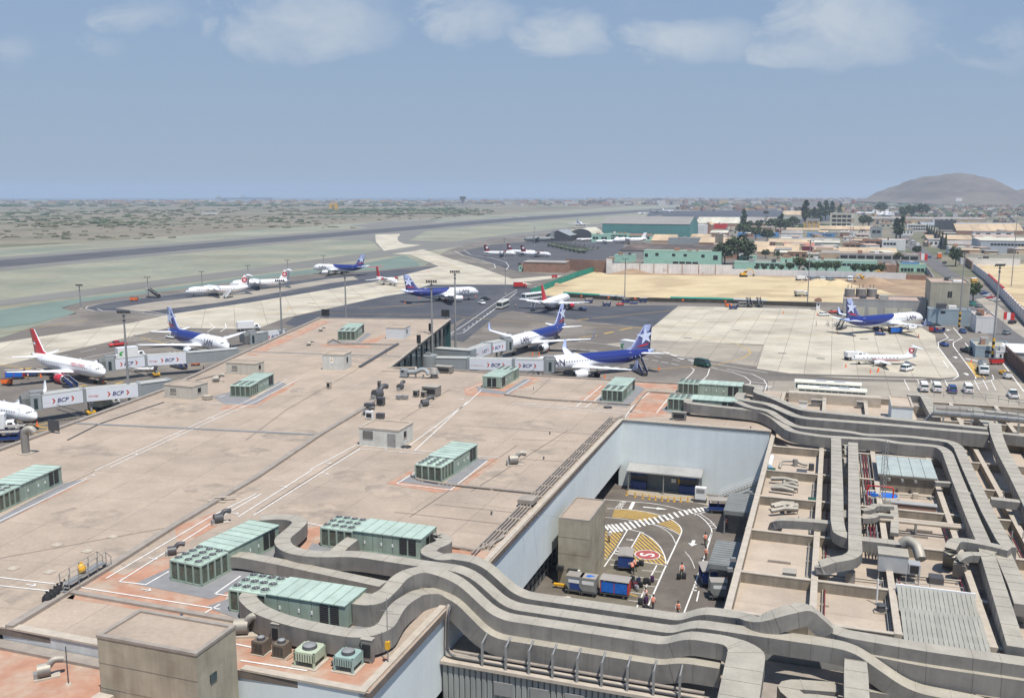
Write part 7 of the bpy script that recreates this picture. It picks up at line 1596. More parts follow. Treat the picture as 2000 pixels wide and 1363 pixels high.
for lab, b, tp, st_ in(('tall light mast between the two left jet bridges',(254,800),(242,607),0),('tall light mast behind the left concourse edge by the white truck',(552,690),(550,547),0),('tall light mast behind the concourse roof, second from left',(677,660),(674,530),0),('tall light mast before the glass flank, left of a close pair',(845,735),(842,548),0),('tall light mast before the glass flank, right of a close pair',(890,697),(889,529),0),('thin light mast at the near edge of the sand lot',(1220,590),(1220,505),0),('light mast right of the sand lot centre behind the sheds',(1577,592),(1580,470),0),('striped light mast beside the concrete house on the right',(1873,641),(1881,490),1),('striped light mast by the fuel tanker',(1938,700),(1947,516),1),('light mast at the far right edge near the white wall',(1975,560),(1997,410),0),('thin light mast beyond the apron bus',(987,574),(985,520),0),('light mast at the left tip of the far stand',(158,603),(158,556),0),('light mast beyond the far stand, second from left',(290,580),(290,541),0),('light mast beyond the far stand, third from left',(395,559),(395,530),0),('light mast beyond the nearer four-engined jet',(485,545),(485,518),0),('light mast left of the remote airliner',(562,530),(562,508),0),('light mast right of the remote airliner nose',(632,520),(632,499),0),('light mast by the military apron edge',(985,505),(985,466),0),('light mast beside the grey military transport',(1044,480),(1043,444),0)): mast(lab,b,tp,st_,.34 if b[1]>600 else .24,b[1]>600)
# buildings beyond the apron
def bld(label,x0,x1,yb,yt,depth,wall,roofm=None,roof='flat',yr=None,win=None,name='building',cat='building',group=None,z0=0.,parts=None,over=.25):
 """front face square with the terminal grid, from image pixels at its foot; roof: flat, gable (ridge along the front), shed, arch, end (gable facing)"""
 a0, b0 = Z(x0,yb,z0); b1 = PA(x1,yb,a0)[0]; h = PA(x0,yt,a0)[1]; roofm = roofm or m_greyroof
 t = abthing(name,label,cat,a0,(b0+b1)/2,z0,group); a1 = a0+depth
 MB().box(b0,b1,a0,a1,z0,h).obj('wall',wall,t)
 if roof=='flat':
  MB().box(b0+.2,b1-.2,a0+.2,a1-.2,h,h+.03).obj('roof',roofm,t)
  for q in((b0-.05,b1+.05,a0-.05,a0+.2),(b0-.05,b1+.05,a1-.2,a1+.05),(b0-.05,b0+.2,a0+.2,a1-.2),(b1-.2,b1+.05,a0+.2,a1-.2)): MB().box(*q,h-.02,h+.5).obj('parapet',wall,t)
  rq = random.Random(int(x0*7+yb))
  for _ in range(3):
   u, w_ = b0+(b1-b0)*rq.uniform(.1,.85), a0+depth*rq.uniform(.15,.8); e = rq.uniform(.5,1.6); MB().box(u-e,u+e,w_-e,w_+e,h+.03,h+rq.uniform(.8,2.2)).obj('roof_box',rq.choice((m_grey_r,m_white_r,m_brick,m_dsteel)),t)
 else:
  hr = PA(x0,yr,a0+(depth/2 if roof in('gable','arch')else depth if roof=='shed' else 0))[1]if yr else h+depth*.12
  if roof=='gable': sec =[(a0-over,h-.05),((a0+a1)/2,hr),(a1+over,h-.05)]
  elif roof=='shed': sec =[(a0-over,h),(a1+over,hr)]
  elif roof=='arch': sec =[(a0+(a1-a0)*(1-math.cos(math.pi*k/8))/2,h+(hr-h)*math.sin(math.pi*k/8))for k in range(9)]
  n = max(1,min(14,int((b1-b0)/6)))
  if roof in('end','endarch'):
   bm_ =(b0+b1)/2
   s2 =[(b0-over,h-.05),(bm_,hr),(b1+over,h-.05)]if roof=='end' else[(b0+(b1-b0)*(1-math.cos(math.pi*k/10))/2,h+(hr-h)*math.sin(math.pi*k/10))for k in range(11)]
   n = max(1,min(8,int(depth/6)))
   for k in range(n):
    y0, y1 = a0-over+(depth+2*over)*k/n, a0-over+(depth+2*over)*(k+1)/n-.06
    for(p,z_),(q,w_)in zip(s2,s2[1: ]): MB().add([(p,y0,z_),(q,y0,w_),(q,y1,w_),(p,y1,z_),(p,y0,z_+.2),(q,y0,w_+.2),(q,y1,w_+.2),(p,y1,z_+.2)],[(0,3,2,1),(4,5,6,7),(0,1,5,4),(1,2,6,5),(2,3,7,6),(3,0,4,7)]).obj('roof_sheet',roofm,t)
   MB().add([(p,a0,z_)for p,z_ in s2],[tuple(range(len(s2)))]).obj('gable',wall,t); MB().add([(p,a1,z_)for p,z_ in s2][::-1],[tuple(range(len(s2)))]).obj('gable',wall,t)
  else:
   for k in range(n):
    p, q = b0-over+(b1-b0+2*over)*k/n, b0-over+(b1-b0+2*over)*(k+1)/n-.08
    for(y0,z_),(y1,w_)in zip(sec,sec[1: ]): MB().add([(p,y0,z_),(q,y0,z_),(q,y1,w_),(p,y1,w_),(p,y0,z_+.2),(q,y0,z_+.2),(q,y1,w_+.2),(p,y1,w_+.2)],[(0,3,2,1),(4,5,6,7),(0,1,5,4),(1,2,6,5),(2,3,7,6),(3,0,4,7)]).obj('roof_sheet',roofm,t)
   e =[(y,z_)for y,z_ in sec]+([(a1,h)]if roof=='shed' else[])
   for b in(b0,b1): MB().add([(b,max(a0,min(a1,y)),z_)for y,z_ in e]if b==b1 else[(b,max(a0,min(a1,y)),z_)for y,z_ in e][::-1],[tuple(range(len(e)))]).obj('gable',wall,t)
 for w in win or():
  x_0, x_1, y_0, y_1, n, r =(*w,1)[: 6]
  for j in range(r):
   za, zb = h+(z0-h)*(y_0+(y_1-y_0)*j/r), h+(z0-h)*(y_0+(y_1-y_0)*(j+.62)/r)
   for k in range(n):
    q0 = b0+(b1-b0)*(x_0+(x_1-x_0)*(k+.08)/n); q1 = b0+(b1-b0)*(x_0+(x_1-x_0)*(k+.92)/n)
    f = MB().box(q0,q1,a0-.06,a0+.05,zb,za).obj('window',m_dark,t); MB().box(q0-.1,q1+.1,a0-.14,a0-.0,zb-.16,zb-.02).obj('sill',wall,f)
 return t
B_ = bld
m_hroof = mat('hangar_roof',(.27,.255,.235),.7,.06,.05); m_roofpink = mat('pink_clay_flat_roof',(.42,.31,.25),.9,.14,.15); m_creamroof = mat('cream_ribbed_roof',(.55,.52,.42),.7,.1,.1,rnd=.1)
m_darkroof = mat('blackened_roof',(.10,.08,.07),.9,.3,.06,second=(.17,.13,.11),sec_scale=.05); m_peach = mat('peach_render',(.50,.38,.27),.9,.12,.2)
B_('huge teal clad hangar with long grey pitched roof in the middle distance',1176,1346,468,437,60,m_teal_clad,m_hroof,'gable',422.5)
B_('white block with dark slots at the right end of the teal hangar',1349,1375,460,440,30,m_white_r,m_creamroof,win=[(.3,.55,.2,1.2,2)]); B_('brick gable shed right of the white hangar block',1376,1388,458,440,30,m_brick,m_tan,'end',434)
B_('long shed with cream ribbed roof behind the hangar end',1358,1448,441,436,40,m_brick,m_creamroof,'shed',424); B_('long grey roofed shed beyond the cream ribbed one',1450,1520,440,437,40,m_grey_r,m_greyroof,'shed',424)
B_('red fronted low building behind the trees',1388,1418,447,438,20,m_red,m_pink); B_('tan roofed hall far behind the trees',1527,1576,428,420,60,m_cream,m_tan,'shed',412); B_('large grey factory block on the far plain',1546,1612,410,394,80,m_grey_r)
B_('mint two-storey barracks block with round emblem beside the arched hangar',1155,1187,473,458,14,m_mint,m_tan,win=[(.08,.42,.3,.8,2),(.6,.95,.3,.8,2)]); B_('mint block with window rows left of the white transport plane',1188,1226,470,457,12,m_mint,m_tan,win=[(.05,.95,.15,.9,6,2)]); B_('long mint block with brown eaves in front of the teal hangar',1226,1293,463,453,12,m_mint,m_pink,'shed',451,win=[(.05,.95,.25,.9,8)]); B_('long mint wing with brown eaves behind the white transport plane',1213,1272,470,459,10,m_mint,m_pink,'shed',457,win=[(.05,.95,.25,.9,8)])
B_('arched hangar with cream barrel roof',1113,1157,469,461,45,m_dsteel,m_creamroof,'endarch',447); B_('open dark hangar with blue-grey truss roof left of the arched one',1066,1112,471,460,35,m_dsteel,m_bgrey,'end',450)
B_('brown roofed hall right of the white transport plane',1272,1318,478,470,30,m_peach,m_tan,'gable',458); B_('grey-blue panel wall building behind the dark roof',1305,1364,480,466,20,m_bgrey,m_greyroof); B_('tan roofed hall with white gable end behind the brown chimney',1365,1448,484,474,30,m_brick,m_tan,'gable',463)
B_('square brown tower beside the tan roofed hall',1396,1410,488,458,8,m_conc,name='tower',cat='tower')
B_('wide building with blackened flat roof behind the mint front',1210,1404,506,489,45,m_grey_r,m_darkroof,'shed',476)
B_('long mint building with dark square windows before the blackened roof',1257,1407,515,490,12,m_mint,m_roofpink,win=[(.01,.06,.2,.62,1),(.15,.2,.15,.5,1),(.37,.42,.18,.5,1),(.52,.57,.18,.5,1),(.75,.8,.2,.55,1),(.9,.97,.25,.8,1),(.38,.72,.78,1.1,4)])
B_('small mint and grey annex left of the long mint building',1199,1235,512,499,12,m_mint,m_greyroof)
B_('mint villa left of the round trees, two levels',1434,1560,525,513,14,m_mint,m_greyroof,win=[(.33,.7,.05,.6,5)]); B_('upper storey of the mint villa set back from the lower level',1440,1475,514,501,10,m_mint,m_roofpink,win=[(.3,.85,.3,.85,3)]); B_('mint block with flat pink roof beside the mint villa',1524,1556,524,505,12,m_mint,m_roofpink)
B_('long mint building behind the row of round trees',1572,1712,528,509,14,m_mint,m_greyroof,win=[(.02,.28,.2,.6,5),(.32,.98,.2,.6,10)]); B_('low mint gatehouse with blue banner and dark openings',1756,1808,531,517,12,m_mint,m_roofpink,win=[(.05,.55,.45,1.2,4),(.65,.95,.45,1.2,2)]); t = abthing('banner','blue banner on the mint gatehouse wall','banner',*Z(1776,524,0),0); a, b = Z(1776,531,0); MB().box(b-5,b+5,a-.5,a-.3,3.2,5.8).obj('cloth',m_bluewall,t); MB().box(b-5.1,b+5.1,a-.3,a-.2,5.8,6).obj('rail',m_steel,t)
B_('low brown roof between the mint buildings',1712,1756,530,518,14,m_brick,m_roofpink)
B_('grey office block with a long dark window band beyond the mint buildings',1638,1797,512,496,16,m_grey_r,m_roofpink,win=[(.01,.98,.15,.75,9)]); B_('tan roofed hall behind the grey office block',1638,1752,500,492,22,m_peach,m_tan,'shed',483); B_('three-storey bare brick house',1684,1722,487,469,12,m_brick,m_roofpink,win=[(.12,.9,.15,.95,3,2)]); B_('low bare brick house left of the taller one',1646,1684,487,476,12,m_brick,m_roofpink,win=[(.1,.9,.2,.8,3)]); B_('white building with curved end by the street',1722,1768,489,470,14,m_white_r,m_creamroof,win=[(.05,.6,.2,.6,4)])
for i,(x0,x1,yb,yt,yr,w,r,k,lab)in enumerate(((1478,1532,500,492,480,m_peach,m_tan,'gable','tan roofed shed left of the brown verandah'),(1530,1560,498,490,478,m_peach,m_tan,'gable','second tan roofed shed beyond the mint villa'),(1470,1500,490,483,472,m_brick,m_tan,'shed','steep tan roof behind the big green trees'),(1500,1580,482,474,467,m_cream,m_tan,'shed','long tan roof with maroon eaves'),(1528,1590,490,481,474,m_maroon,m_pink,'shed','maroon roofed verandah in the tan roofs'),(1584,1640,483,474,470,m_grey_r,m_creamroof,'shed','pale grey shed roof behind the tan roofs'),(1590,1636,500,488,484,m_peach,m_tan,'shed','tan stepped shed left of the grey office'),(1560,1600,506,496,None,m_grey_r,m_roofpink,'flat','flat pink roof between the tan sheds'),(1604,1640,508,494,490,m_peach,m_greyroof,'arch','grey barrel roof left of the grey office'),(1410,1432,484,474,None,m_white_r,m_creamroof,'flat','white boxy house behind the green trees'),(1440,1475,463,456,None,m_bluewall,m_bluewall,'flat','bright blue building left of the round dark trees'),(1478,1520,463,456,None,m_bluewall,m_bluewall,'flat','bright blue building right of the round dark trees'),(1525,1566,468,456,450,m_white_r,m_greyroof,'shed','white shed with grey roof beyond the blue buildings'),(1576,1630,463,456,None,m_bluewall,m_greyroof,'flat','pale blue low building below the cream block'),(1648,1666,462,452,None,m_white_r,m_creamroof,'flat','white wall house below the lattice tower'),(1420,1440,455,447,None,m_cream,m_tan,'flat','cream house beyond the red fronted building'),(1574,1600,442,428,None,m_grey_r,m_greyroof,'flat','grey block behind the orange scaffold'),(1600,1700,455,448,441,m_cream,m_tan,'shed','long tan roof in front of the cream block'),(1535,1600,455,449,445,m_cream,m_tan,'shed','tan roof left of the orange scaffold'),(1700,1722,463,444,None,m_bgrey,m_greyroof,'flat','grey-blue sheet building by the far street'),(1666,1700,463,455,None,m_white_r,m_creamroof,'flat','white office with dark band by the far street'),(1330,1385,470,463,457,m_white_r,m_tan,'shed','tan lean-to roof right of the grey panel wall'),(1386,1420,463,455,450,m_brick,m_creamroof,'shed','pale roof shed right of the white hangar block'),(1520,1640,474,470,464,m_grey_r,m_greyroof,'shed','long grey roof beyond the tan sheds'))): B_(lab,x0,x1,yb,yt,18,w,r,k,yr,win=[(.1,.9,.3,.8,max(2,(x1-x0)//9))]if k=='flat' else None)
B_('cream four-storey block with three rows of windows',1620,1675,446,417,20,m_cream,m_greyroof,win=[(.06,.78,.1,.95,4,3)])
t = abthing('scaffold','orange painted frame tower by the grey block','tower',*Z(1585,448,0),0)
a, b = Z(1585,448,0)
for i in range(4): MB().box(b-9+i*6-.6,b-9+i*6+.6,a-.8,a+.8,0,9).obj('leg',m_yellow,t)
for z in(2.5,5.5,8.6): MB().box(b-9.6,b+9.6,a-.6,a+.6,z,z+.6).obj('beam',m_yellow,t)
t = abthing('lattice_tower','red and white lattice radio tower in front of the cream block','radio tower',*Z(1662,480,0),0)
a, b = Z(1662,480,0); _, h = PA(1665,390,a)
for k in range(10):
 z0, z1 = h*k/10, h*(k+1)/10; w0, w1 = 1.9-1.3*k/10, 1.9-1.3*(k+1)/10; mb = MB()
 for sx_ in(-1,1):
  for sy_ in(-1,1): mb.bar((b+sx_*w0,a+sy_*w0,z0),(b+sx_*w1,a+sy_*w1,z1),.22)
  mb.bar((b-sx_*w0,a-w0,z0),(b+sx_*w1,a-w1,z1),.14).bar((b-sx_*w0,a+w0,z0),(b+sx_*w1,a+w1,z1),.14)
 mb.obj('lattice_section',m_pink if k%2 else m_white,t)
B_('very long tan walled depot beyond the saw-tooth roofs',1692,1928,434,427,70,m_peach,m_greyroof,'shed',423.5); B_('dark grey tall box building among the right sheds',1829,1866,454,431,30,m_dsteel,m_grey_r); B_('white building with two window rows by the far street',1771,1814,452,439,16,m_white_r,m_creamroof,win=[(.05,.95,.1,.95,8,2)]); B_('low white annex left of the dark grey box',1812,1832,456,446,14,m_cream,m_creamroof)
B_('long blue-grey roof behind the saw-tooth roofs',1800,1995,446,440,40,m_bgrey,m_bgrey,'shed',434)
for k in range(4): B_('brown saw-tooth roof bay, %s from left'%('first','second','third','fourth')[k],1868+33*k,1900+33*k,458,451,34,m_brick,m_tan,'shed',437)
B_('broad tan roofed hall below the saw-tooth roofs',1812,1905,476,468,40,m_peach,m_tan,'shed',459); B_('flat tan hall right of the broad tan roof',1906,1990,470,464,40,m_cream,m_roofpink,'shed',458); B_('white and brown low shed left of the pale warehouse',1850,1916,488,478,20,m_grey_r,m_greyroof,'shed',470)
B_('pale warehouse with a long strip of dark windows',1914,2060,498,470,50,mat('pale_blue_cladding',(.46,.49,.52),.7,.06,.2,streak=.06),m_creamroof,'shed',464,win=[(.13,.95,.18,.42,18)]); B_('white walled yard building left of the pale warehouse',1852,1913,497,483,16,m_white_r,m_tan); B_('long cream perimeter building below the pale warehouse',1872,2060,507,497,10,m_cream,m_roofpink); B_('white perimeter wall block below the cream perimeter building',1876,1992,517,506,6,m_white_r,m_tan)
layer('yard',[(1905,516),(2060,516),(2060,640),(2000,600),(1960,570),(1900,525)],.05,m_sand)
def wallrun(label,px,h,m,th=.4,name='boundary_wall',cap=None,step=6.,z=0.):
 """a wall in bays with piers along a line of image pixels"""
 w =[P(x,y,z)for x,y in px]; t = thing(name,label,'wall',(w[0].x,w[0].y,z),0); o = w[0]
 for p, q in zip(w,w[1: ]):
  n = max(1,int((q-p).length/step)); d =(q-p)/n; u = d.normalized(); nv = Vector((-u.y,u.x,0))*th/2
  for k in range(n):
   s_, e = p+d*k-o, p+d*(k+1)-o; s_ += u*.2; e -= u*.2
   MB().prism([(s_+nv).to_2d(),(e+nv).to_2d(),(e-nv).to_2d(),(s_-nv).to_2d()],0,h).obj('wall_panel',m,t)
   c = p+d*k-o; MB().rbox(c.x,c.y,h/2+.1,.45,.5,h+.2,math.atan2(u.y,u.x)).obj('pier',cap or m,t)
 return t
wallrun('stained white wall in bays along the far side of the sand lot',[(1195,533),(1332,535),(1430,537)],5.6,m_dirtywall,cap=m_brick,step=8); wallrun('lower white wall below the mint villas',[(1430,537),(1560,540),(1640,542),(1770,546)],3.4,m_white_r,step=9); wallrun('brown brick wall at the end of the netting fence',[(1105,528),(1185,533)],7.0,m_brick,step=9); wallrun('short brown wall at the right end of the sand lot',[(1770,546),(1822,548)],2.6,m_brick); wallrun('grey and brick wall on the left of the street',[(1826,560),(1815,540),(1800,520)],3.4,m_grey_r)
B_('low grey roofed store with brick side near the netting fence',1022,1104,531,512,10,m_brick,m_greyroof,'shed',508); B_('white gate pier building at the end of the brick wall',1184,1194,534,507,4,m_white_r,m_creamroof)
for x0, x1, m, lab in((1060,1066,m_red,'first red barrier block'),(1067,1074,m_white,'first white barrier block'),(1075,1082,m_red,'second red barrier block'),(1083,1090,m_white,'second white barrier block'),(1092,1098,m_orange,'first orange barrier block'),(1099,1106,m_white,'third white barrier block')):
 a, b = Z(x0,530,0); b1 = PA(x1,530,a)[0]; t = abthing('barrier_block',lab+' in the row by the brick wall','barrier',a,b,0); MB().box(b,b1-.3,a-1,a,0,4.2).obj('block',m,t); MB().box(b-.1,b1-.2,a-1.1,a+.1,0,.3).obj('base',m_conc_top,t)
for x, lab in((1046,'left'),(1051,'middle'),(1055,'right')): stairs_truck(lab+' dark stairs leaning in a row by the brick store',pz(x,531),1.2,3.0,m_dsteel,3.)
for x, m, lab in((1016,m_mint,'small mint guard cabin by the road bend'),(1034,m_white,'small white guard cabin by the road bend'),(1145,m_white,'white guard cabin at the netting fence corner'),(1597,m_white,'white guard cabin left of the garages')):
 y = 530 if x<1500 else 606; B_(lab,x-3,x+4,y,y-10 if x<1500 else y-17,2.5,m,m_white,name='guard_cabin',cat='cabin',win=[(.3,.8,.2,.6,1)])
w =[P(1036,578),P(1090,556),P(1130,540),P(1161,531)]; t = thing('netting_fence','long fence covered with green netting along the left end of the sand lot','fence',(w[0].x,w[0].y,0),0); o = w[0]
for p, q in zip(w,w[1: ]):
 n = max(1,int((q-p).length/7)); d =(q-p)/n
 for k in range(n):
  a_, b_ = p+d*k-o, p+d*(k+1)-o; MB().tube([(a_.x,a_.y,0),(a_.x,a_.y,3.2)],.1,5).obj('post',m_dsteel,t)
  mid =(a_+b_)/2+Vector((.2,.3,0)); MB().add([(a_.x,a_.y,.1),(mid.x,mid.y,.1),(b_.x,b_.y,.1),(b_.x,b_.y,3.1),(mid.x,mid.y,3.0),(a_.x,a_.y,3.1)],[(0,1,4,5),(1,2,3,4)]).obj('netting',m_netting,t)
w =[P(1100,580),P(1220,588),P(1400,592),P(1600,600)]; t = thing('site_hoarding','low dark bank with green and white sheets between the apron and sand lot','fence',(w[0].x,w[0].y,0),0); o = w[0]; i = 0
for p, q in zip(w,w[1: ]):
 n = max(1,int((q-p).length/6)); d =(q-p)/n
 for k in range(n):
  a_, b_ = p+d*k-o, p+d*(k+1)-o; i += 1; hgt = 1.7
  MB().add([(a_.x,a_.y,0),(b_.x,b_.y,0),(b_.x,b_.y,hgt),(a_.x,a_.y,hgt),(a_.x,a_.y+.3,0),(b_.x,b_.y+.3,0),(b_.x,b_.y+.3,hgt),(a_.x,a_.y+.3,hgt)],[(0,1,2,3),(7,6,5,4),(3,2,6,7)]).obj('bank_panel',mat('dark_earth',(.07,.06,.05),.95,.3,.4),t)
  if i%9<6: MB().add([(a_.x,a_.y-.05,1.72),(b_.x,b_.y-.05,1.72),(b_.x,b_.y+.4,2.3),(a_.x,a_.y+.4,2.3)],[(0,1,2,3)]).obj('sheet',m_netting if i%9<4 else m_pgrey,t)
for x, y in((1136,583),(1189,586),(1241,588),(1334,591),(1417,594)):
 t = abthing('warning_sign','small orange diamond sign on the dark bank at px %s'%x if False else 'small orange diamond sign on the dark bank, '+{1136:'first',1189:'second',1241:'third',1334:'fourth',1417:'fifth'}[x]+' from left','sign',*Z(x,y,0),0,'orange signs on the bank'); a, b = Z(x,y+2,0); MB().rbox(b,a-.4,1.6,.8,.06,.8).obj('plate',m_orange,t); MB().box(b-.04,b+.04,a-.36,a-.3,0,1.6).obj('post',m_steel,t)
def digger(label,px,py,rz=0.):
 t = thing('excavator',label,'excavator',pz(px,py,.06),rz,'earth movers on the sand lot')
 for s in(-1,1): MB().loft([[(x,s*1.1-.3,z0),(x,s*1.1+.3,z0),(x,s*1.1+.3,z1),(x,s*1.1-.3,z1)]for x,z0,z1 in((-2,.35,.7),(-1.6,0,1.0),(1.6,0,1.0),(2,.35,.7))],0,False).obj('track',m_black,t)
 MB().box(-1.8,1.2,-1.2,1.2,1.1,2.2).obj('body',m_yellow,t); MB().box(.0,1.5,-1.2,.0,2.2,3.4).obj('cab',m_yellow,t); MB().box(.1,1.54,-1.24,.04,2.5,3.2).obj('cab_window',GL,t)
 MB().tube([(1.0,.4,2.0),(3.2,.4,4.4),(5.4,.4,3.6)],[.35,.3,.25],6).obj('boom',m_yellow,t); MB().tube([(5.4,.4,3.6),(6.0,.4,1.2)],.22,6).obj('arm',m_yellow,t); MB().box(5.4,6.4,-.1,.9,.3,1.2).obj('bucket',m_dsteel,t); return t
digger('yellow digger before the white wall at the left of the lot',1452,541,.1); digger('yellow digger on the brown earth at the right of the lot',1727,544,3.0); digger('orange digger working at the sand heap',1688,552,3.4)
for x, y, m, lab in((1565,548,m_white,'white lorry at the far side of the lot'),(1660,549,m_white,'white lorry with red stripe facing the viewer on the lot'),(1565,579,m_white,'white lorry by the light mast on the lot')): truck(lab,pz(x,y),.2 if x!=1660 else DN,m_cream if y>570 else m,m,L=6.,group='lorries on the sand lot',hbx=1.6)
for x, y, lab in((1590,547,'first'),(1608,547,'second'),(1622,548,'third')): car(lab+' small vehicle parked along the far side of the sand lot',pz(x,y),.2,m_milgrey if x!=1608 else m_white,'suv','vehicles at the sand lot wall')
def heap(label,px,py,rx,ry,h,m):
 c = P(px,py); v =[]; f =[]; n, k_ = 18, 6
 for j in range(k_+1):
  r = j/k_
  for i in range(n): a = 2*math.pi*i/n; v.append((math.cos(a)*rx*r,math.sin(a)*ry*r,h*(math.cos(r*math.pi)*.5+.5)*(1+.25*noise.noise(Vector((math.cos(a)*2,math.sin(a)*2,px))))+.02))
 for j in range(k_):
  for i in range(n): f.append((j*n+i,(j+1)*n+i,(j+1)*n+(i+1)%n,j*n+(i+1)%n))
 o = MB().add(v,f,0,True).obj('sand_heap',m,None,label=label,cat='sand heap',group='heaps on the sand lot'); o.location =(c.x,c.y,.06)
for x, y, rx, h, m, lab in((1600,558,14,3,m_sand,'first sand heap left of the lorry'),(1635,559,12,3,m_sand,'second sand heap, below the lorry'),(1705,556,14,3.5,m_dirt,'brown heap beside the orange digger'),(1235,534,12,2.5,m_dirt,'low brown heap at the foot of the stained wall'),(1170,540,10,2,m_sand,'low heap at the corner of the netting fence'),(1080,558,8,1.5,m_dirt,'rubble heap beyond the netting fence')): heap(lab,x,y,rx,rx*.6,h,m)
t = B_('grey garage building with rolling doors below three round tanks',1646,1808,617,585,16,m_grey_r,m_roofpink,over=.1)
a0, b0 = Z(1646,617,0)
for x0, x1 in((1672,1688),(1695,1712),(1727,1752),(1756,1780)):
 q0, q1 = PA(x0,617,a0)[0], PA(x1,617,a0)[0]; d = MB().box(q0,q1,a0-.1,a0,0,3.6).obj('garage_door',m_cream,t)
 for z in(.7,1.4,2.1,2.8): MB().box(q0,q1,a0-.13,a0-.1,z,z+.05).obj('door_rib',m_grey_r,d)
for k,(x,lab)in enumerate(((1659,'left'),(1681,'middle'),(1702,'right'))):
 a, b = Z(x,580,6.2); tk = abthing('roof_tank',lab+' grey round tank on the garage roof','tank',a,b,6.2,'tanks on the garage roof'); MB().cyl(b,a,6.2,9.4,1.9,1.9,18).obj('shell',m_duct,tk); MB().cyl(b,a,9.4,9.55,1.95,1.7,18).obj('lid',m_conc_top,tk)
 for dx in(-.7,.6): MB().cyl(b+dx,a,9.5,11.0,.12).obj('pipe',m_dsteel,tk)
B_('small brick and white hut against the garages',1766,1792,620,604,3,m_brick,m_roofpink,win=[(.1,.45,.3,.7,1),(.6,.9,.3,.7,1)])
B_('tall beige concrete house beside the street',1813,1890,628,553,20,mat('beige_concrete',(.40,.37,.29),.9,.12,.3,streak=.15),m_roofpink,win=[(.44,.56,.2,.45,2)]); B_('blue-grey annex in front of the beige concrete house',1812,1893,634,605,6,mat('blue_grey_wall',(.30,.37,.41),.85,.08,.3),m_greyroof,win=[(.28,.42,.05,.3,1)])
B_('white walled block right of the beige house',1905,1945,650,620,14,m_white_r,m_roofpink,win=[(.1,.3,.92,1.0,1)]); B_('guard house with beige flat roof by the security gate',1904,1976,697,678,12,mat('blue_grey_wall',(.3,.37,.41)),mat('beige_concrete',(.4,.37,.29)),win=[(.25,.45,.3,.7,1)]); B_('white roofed hut behind the brown boundary fence',1966,2010,705,688,8,m_grey_r,m_white,'shed',672); B_('small red and white booth by the fuel tanker',1944,1959,704,688,3,m_white,m_white,win=[(.5,.8,.2,.8,1)],name='guard_cabin',cat='cabin')
wallrun('brown panelled boundary fence at the right edge',[(1962,700),(2040,778)],3.6,mat('brown_panel',(.13,.08,.06),.8,.15,.5),step=3.,name='boundary_fence'); wallrun('white wall with red top along the street on the right',[(2010,640),(1958,582),(1925,548),(1900,528)],4.2,m_white_r,step=9,cap=m_red); wallrun('brown wall further up the street on the right',[(1898,526),(1870,505),(1850,492)],4.5,m_brick,step=8); wallrun('dark jagged topped wall along the far street',[(1846,488),(1826,474),(1808,460)],9,m_dsteel,step=10)
t = thing('red_rail','red band fixed along the top of the white street wall','banner',P(1958,582),0); p, q = P(1955,579), P(1928,551); d =(q-p); MB().tube([(0,0,4.4),(d.x,d.y,4.4)],.7,4).obj('band',m_red,t); MB().bar((0,0,3.6),(d.x,d.y,3.6),.1).obj('rail',m_steel,t)
for k in range(8):
 f_ = k/7; p = P(1846,488).lerp(P(1810,462),f_); t = thing('cypress','dark pointed cypress, %s in the line along the far street'%('nearest','second','third','fourth','fifth','sixth','seventh','farthest')[k],'tree',p,0,'cypresses along the far street'); MB().cyl(0,0,0,2,.3).obj('trunk',m_trunk,t); rc8 = random.Random(k); cr = MB()
 for _ in range(260): z = rc8.uniform(.5,13); r = max(.2,2.3*(1-z/13.5)); a = rc8.uniform(0,6.3); x, y = math.cos(a)*r*rc8.uniform(.5,1), math.sin(a)*r*rc8.uniform(.5,1); cr.add([(x-.35,y,z),(x+.35,y+.2,z+.1),(x,y-.1,z+.9)],[(0,1,2)])
 cr.obj('crown',m_leaf,t)
car_m =[m_white,m_milgrey,m_blue,m_white,m_red,m_white,m_milgrey,m_white]
for i,(x,y,lab)in enumerate(((1908,568,'first'),(1916,572,'second'),(1924,576,'third'),(1930,580,'fourth'),(1936,584,'fifth'),(1942,588,'sixth'))): car(lab+' car in the kerbside cluster on the street, counting from the far end',pz(x,y),UP+1.1,car_m[i],'car','cars clustered on the street')
for x, y, m, lab in((1900,597,m_netting,'green car behind the beige concrete house'),(1912,600,m_milgrey,'grey car by the beige concrete house'),(1966,653,m_milgrey,'silver car with open tail on the near street'),(1977,632,m_black,'black car driving up the near street'),(1815,504,m_blue,'dark car driving on the far street'),(1845,515,m_black,'dark car by the street tree'),(1990,605,m_red,'red car by the white street wall')): car(lab,pz(x,y),UP-.5,m,'car')
truck('orange truck with high load on the street',pz(1834,505),UP,m_orange,m_orange,group='trucks on the street',L=8,hbx=3); truck('yellow fronted bus-like truck beside the white street wall',pz(1902,556),DN,m_yellow,m_yellow,group='trucks on the street',L=8); bus('pale bus far up the street among cars',pz(1783,476),UP,10.,m_white); truck('white lorry far up the street',pz(1792,482),UP,m_white,group='trucks on the street',L=8)
def flag(label,px,py,ytop,s=1.):
 b = P(px,py); _, h = PA(px,ytop,ab(b.x,b.y)[0]); t = thing('flag',label,'flag',(b.x,b.y,0),0,'red and white flags'); MB().cyl(0,0,0,h,.09,.05,6).obj('pole',m_steel,t)
 for k, m in enumerate((m_red,m_white,m_red)):
  x0, x1 = k*1.3*s,(k+1)*1.3*s; MB().add([(x0,.2*math.sin(x0),h-2.6*s-.12*x0),(x1,.2*math.sin(x1),h-2.6*s-.12*x1),(x1,.2*math.sin(x1),h-.12*x1),(x0,.2*math.sin(x0),h-.12*x0)],[(0,1,2,3)]).obj('cloth',m,t)
flag('large red and white flag on the grey office roof corner',1792,512,494,1.7); flag('red and white flag on a pole by the guard house',1957,655,609,.9)
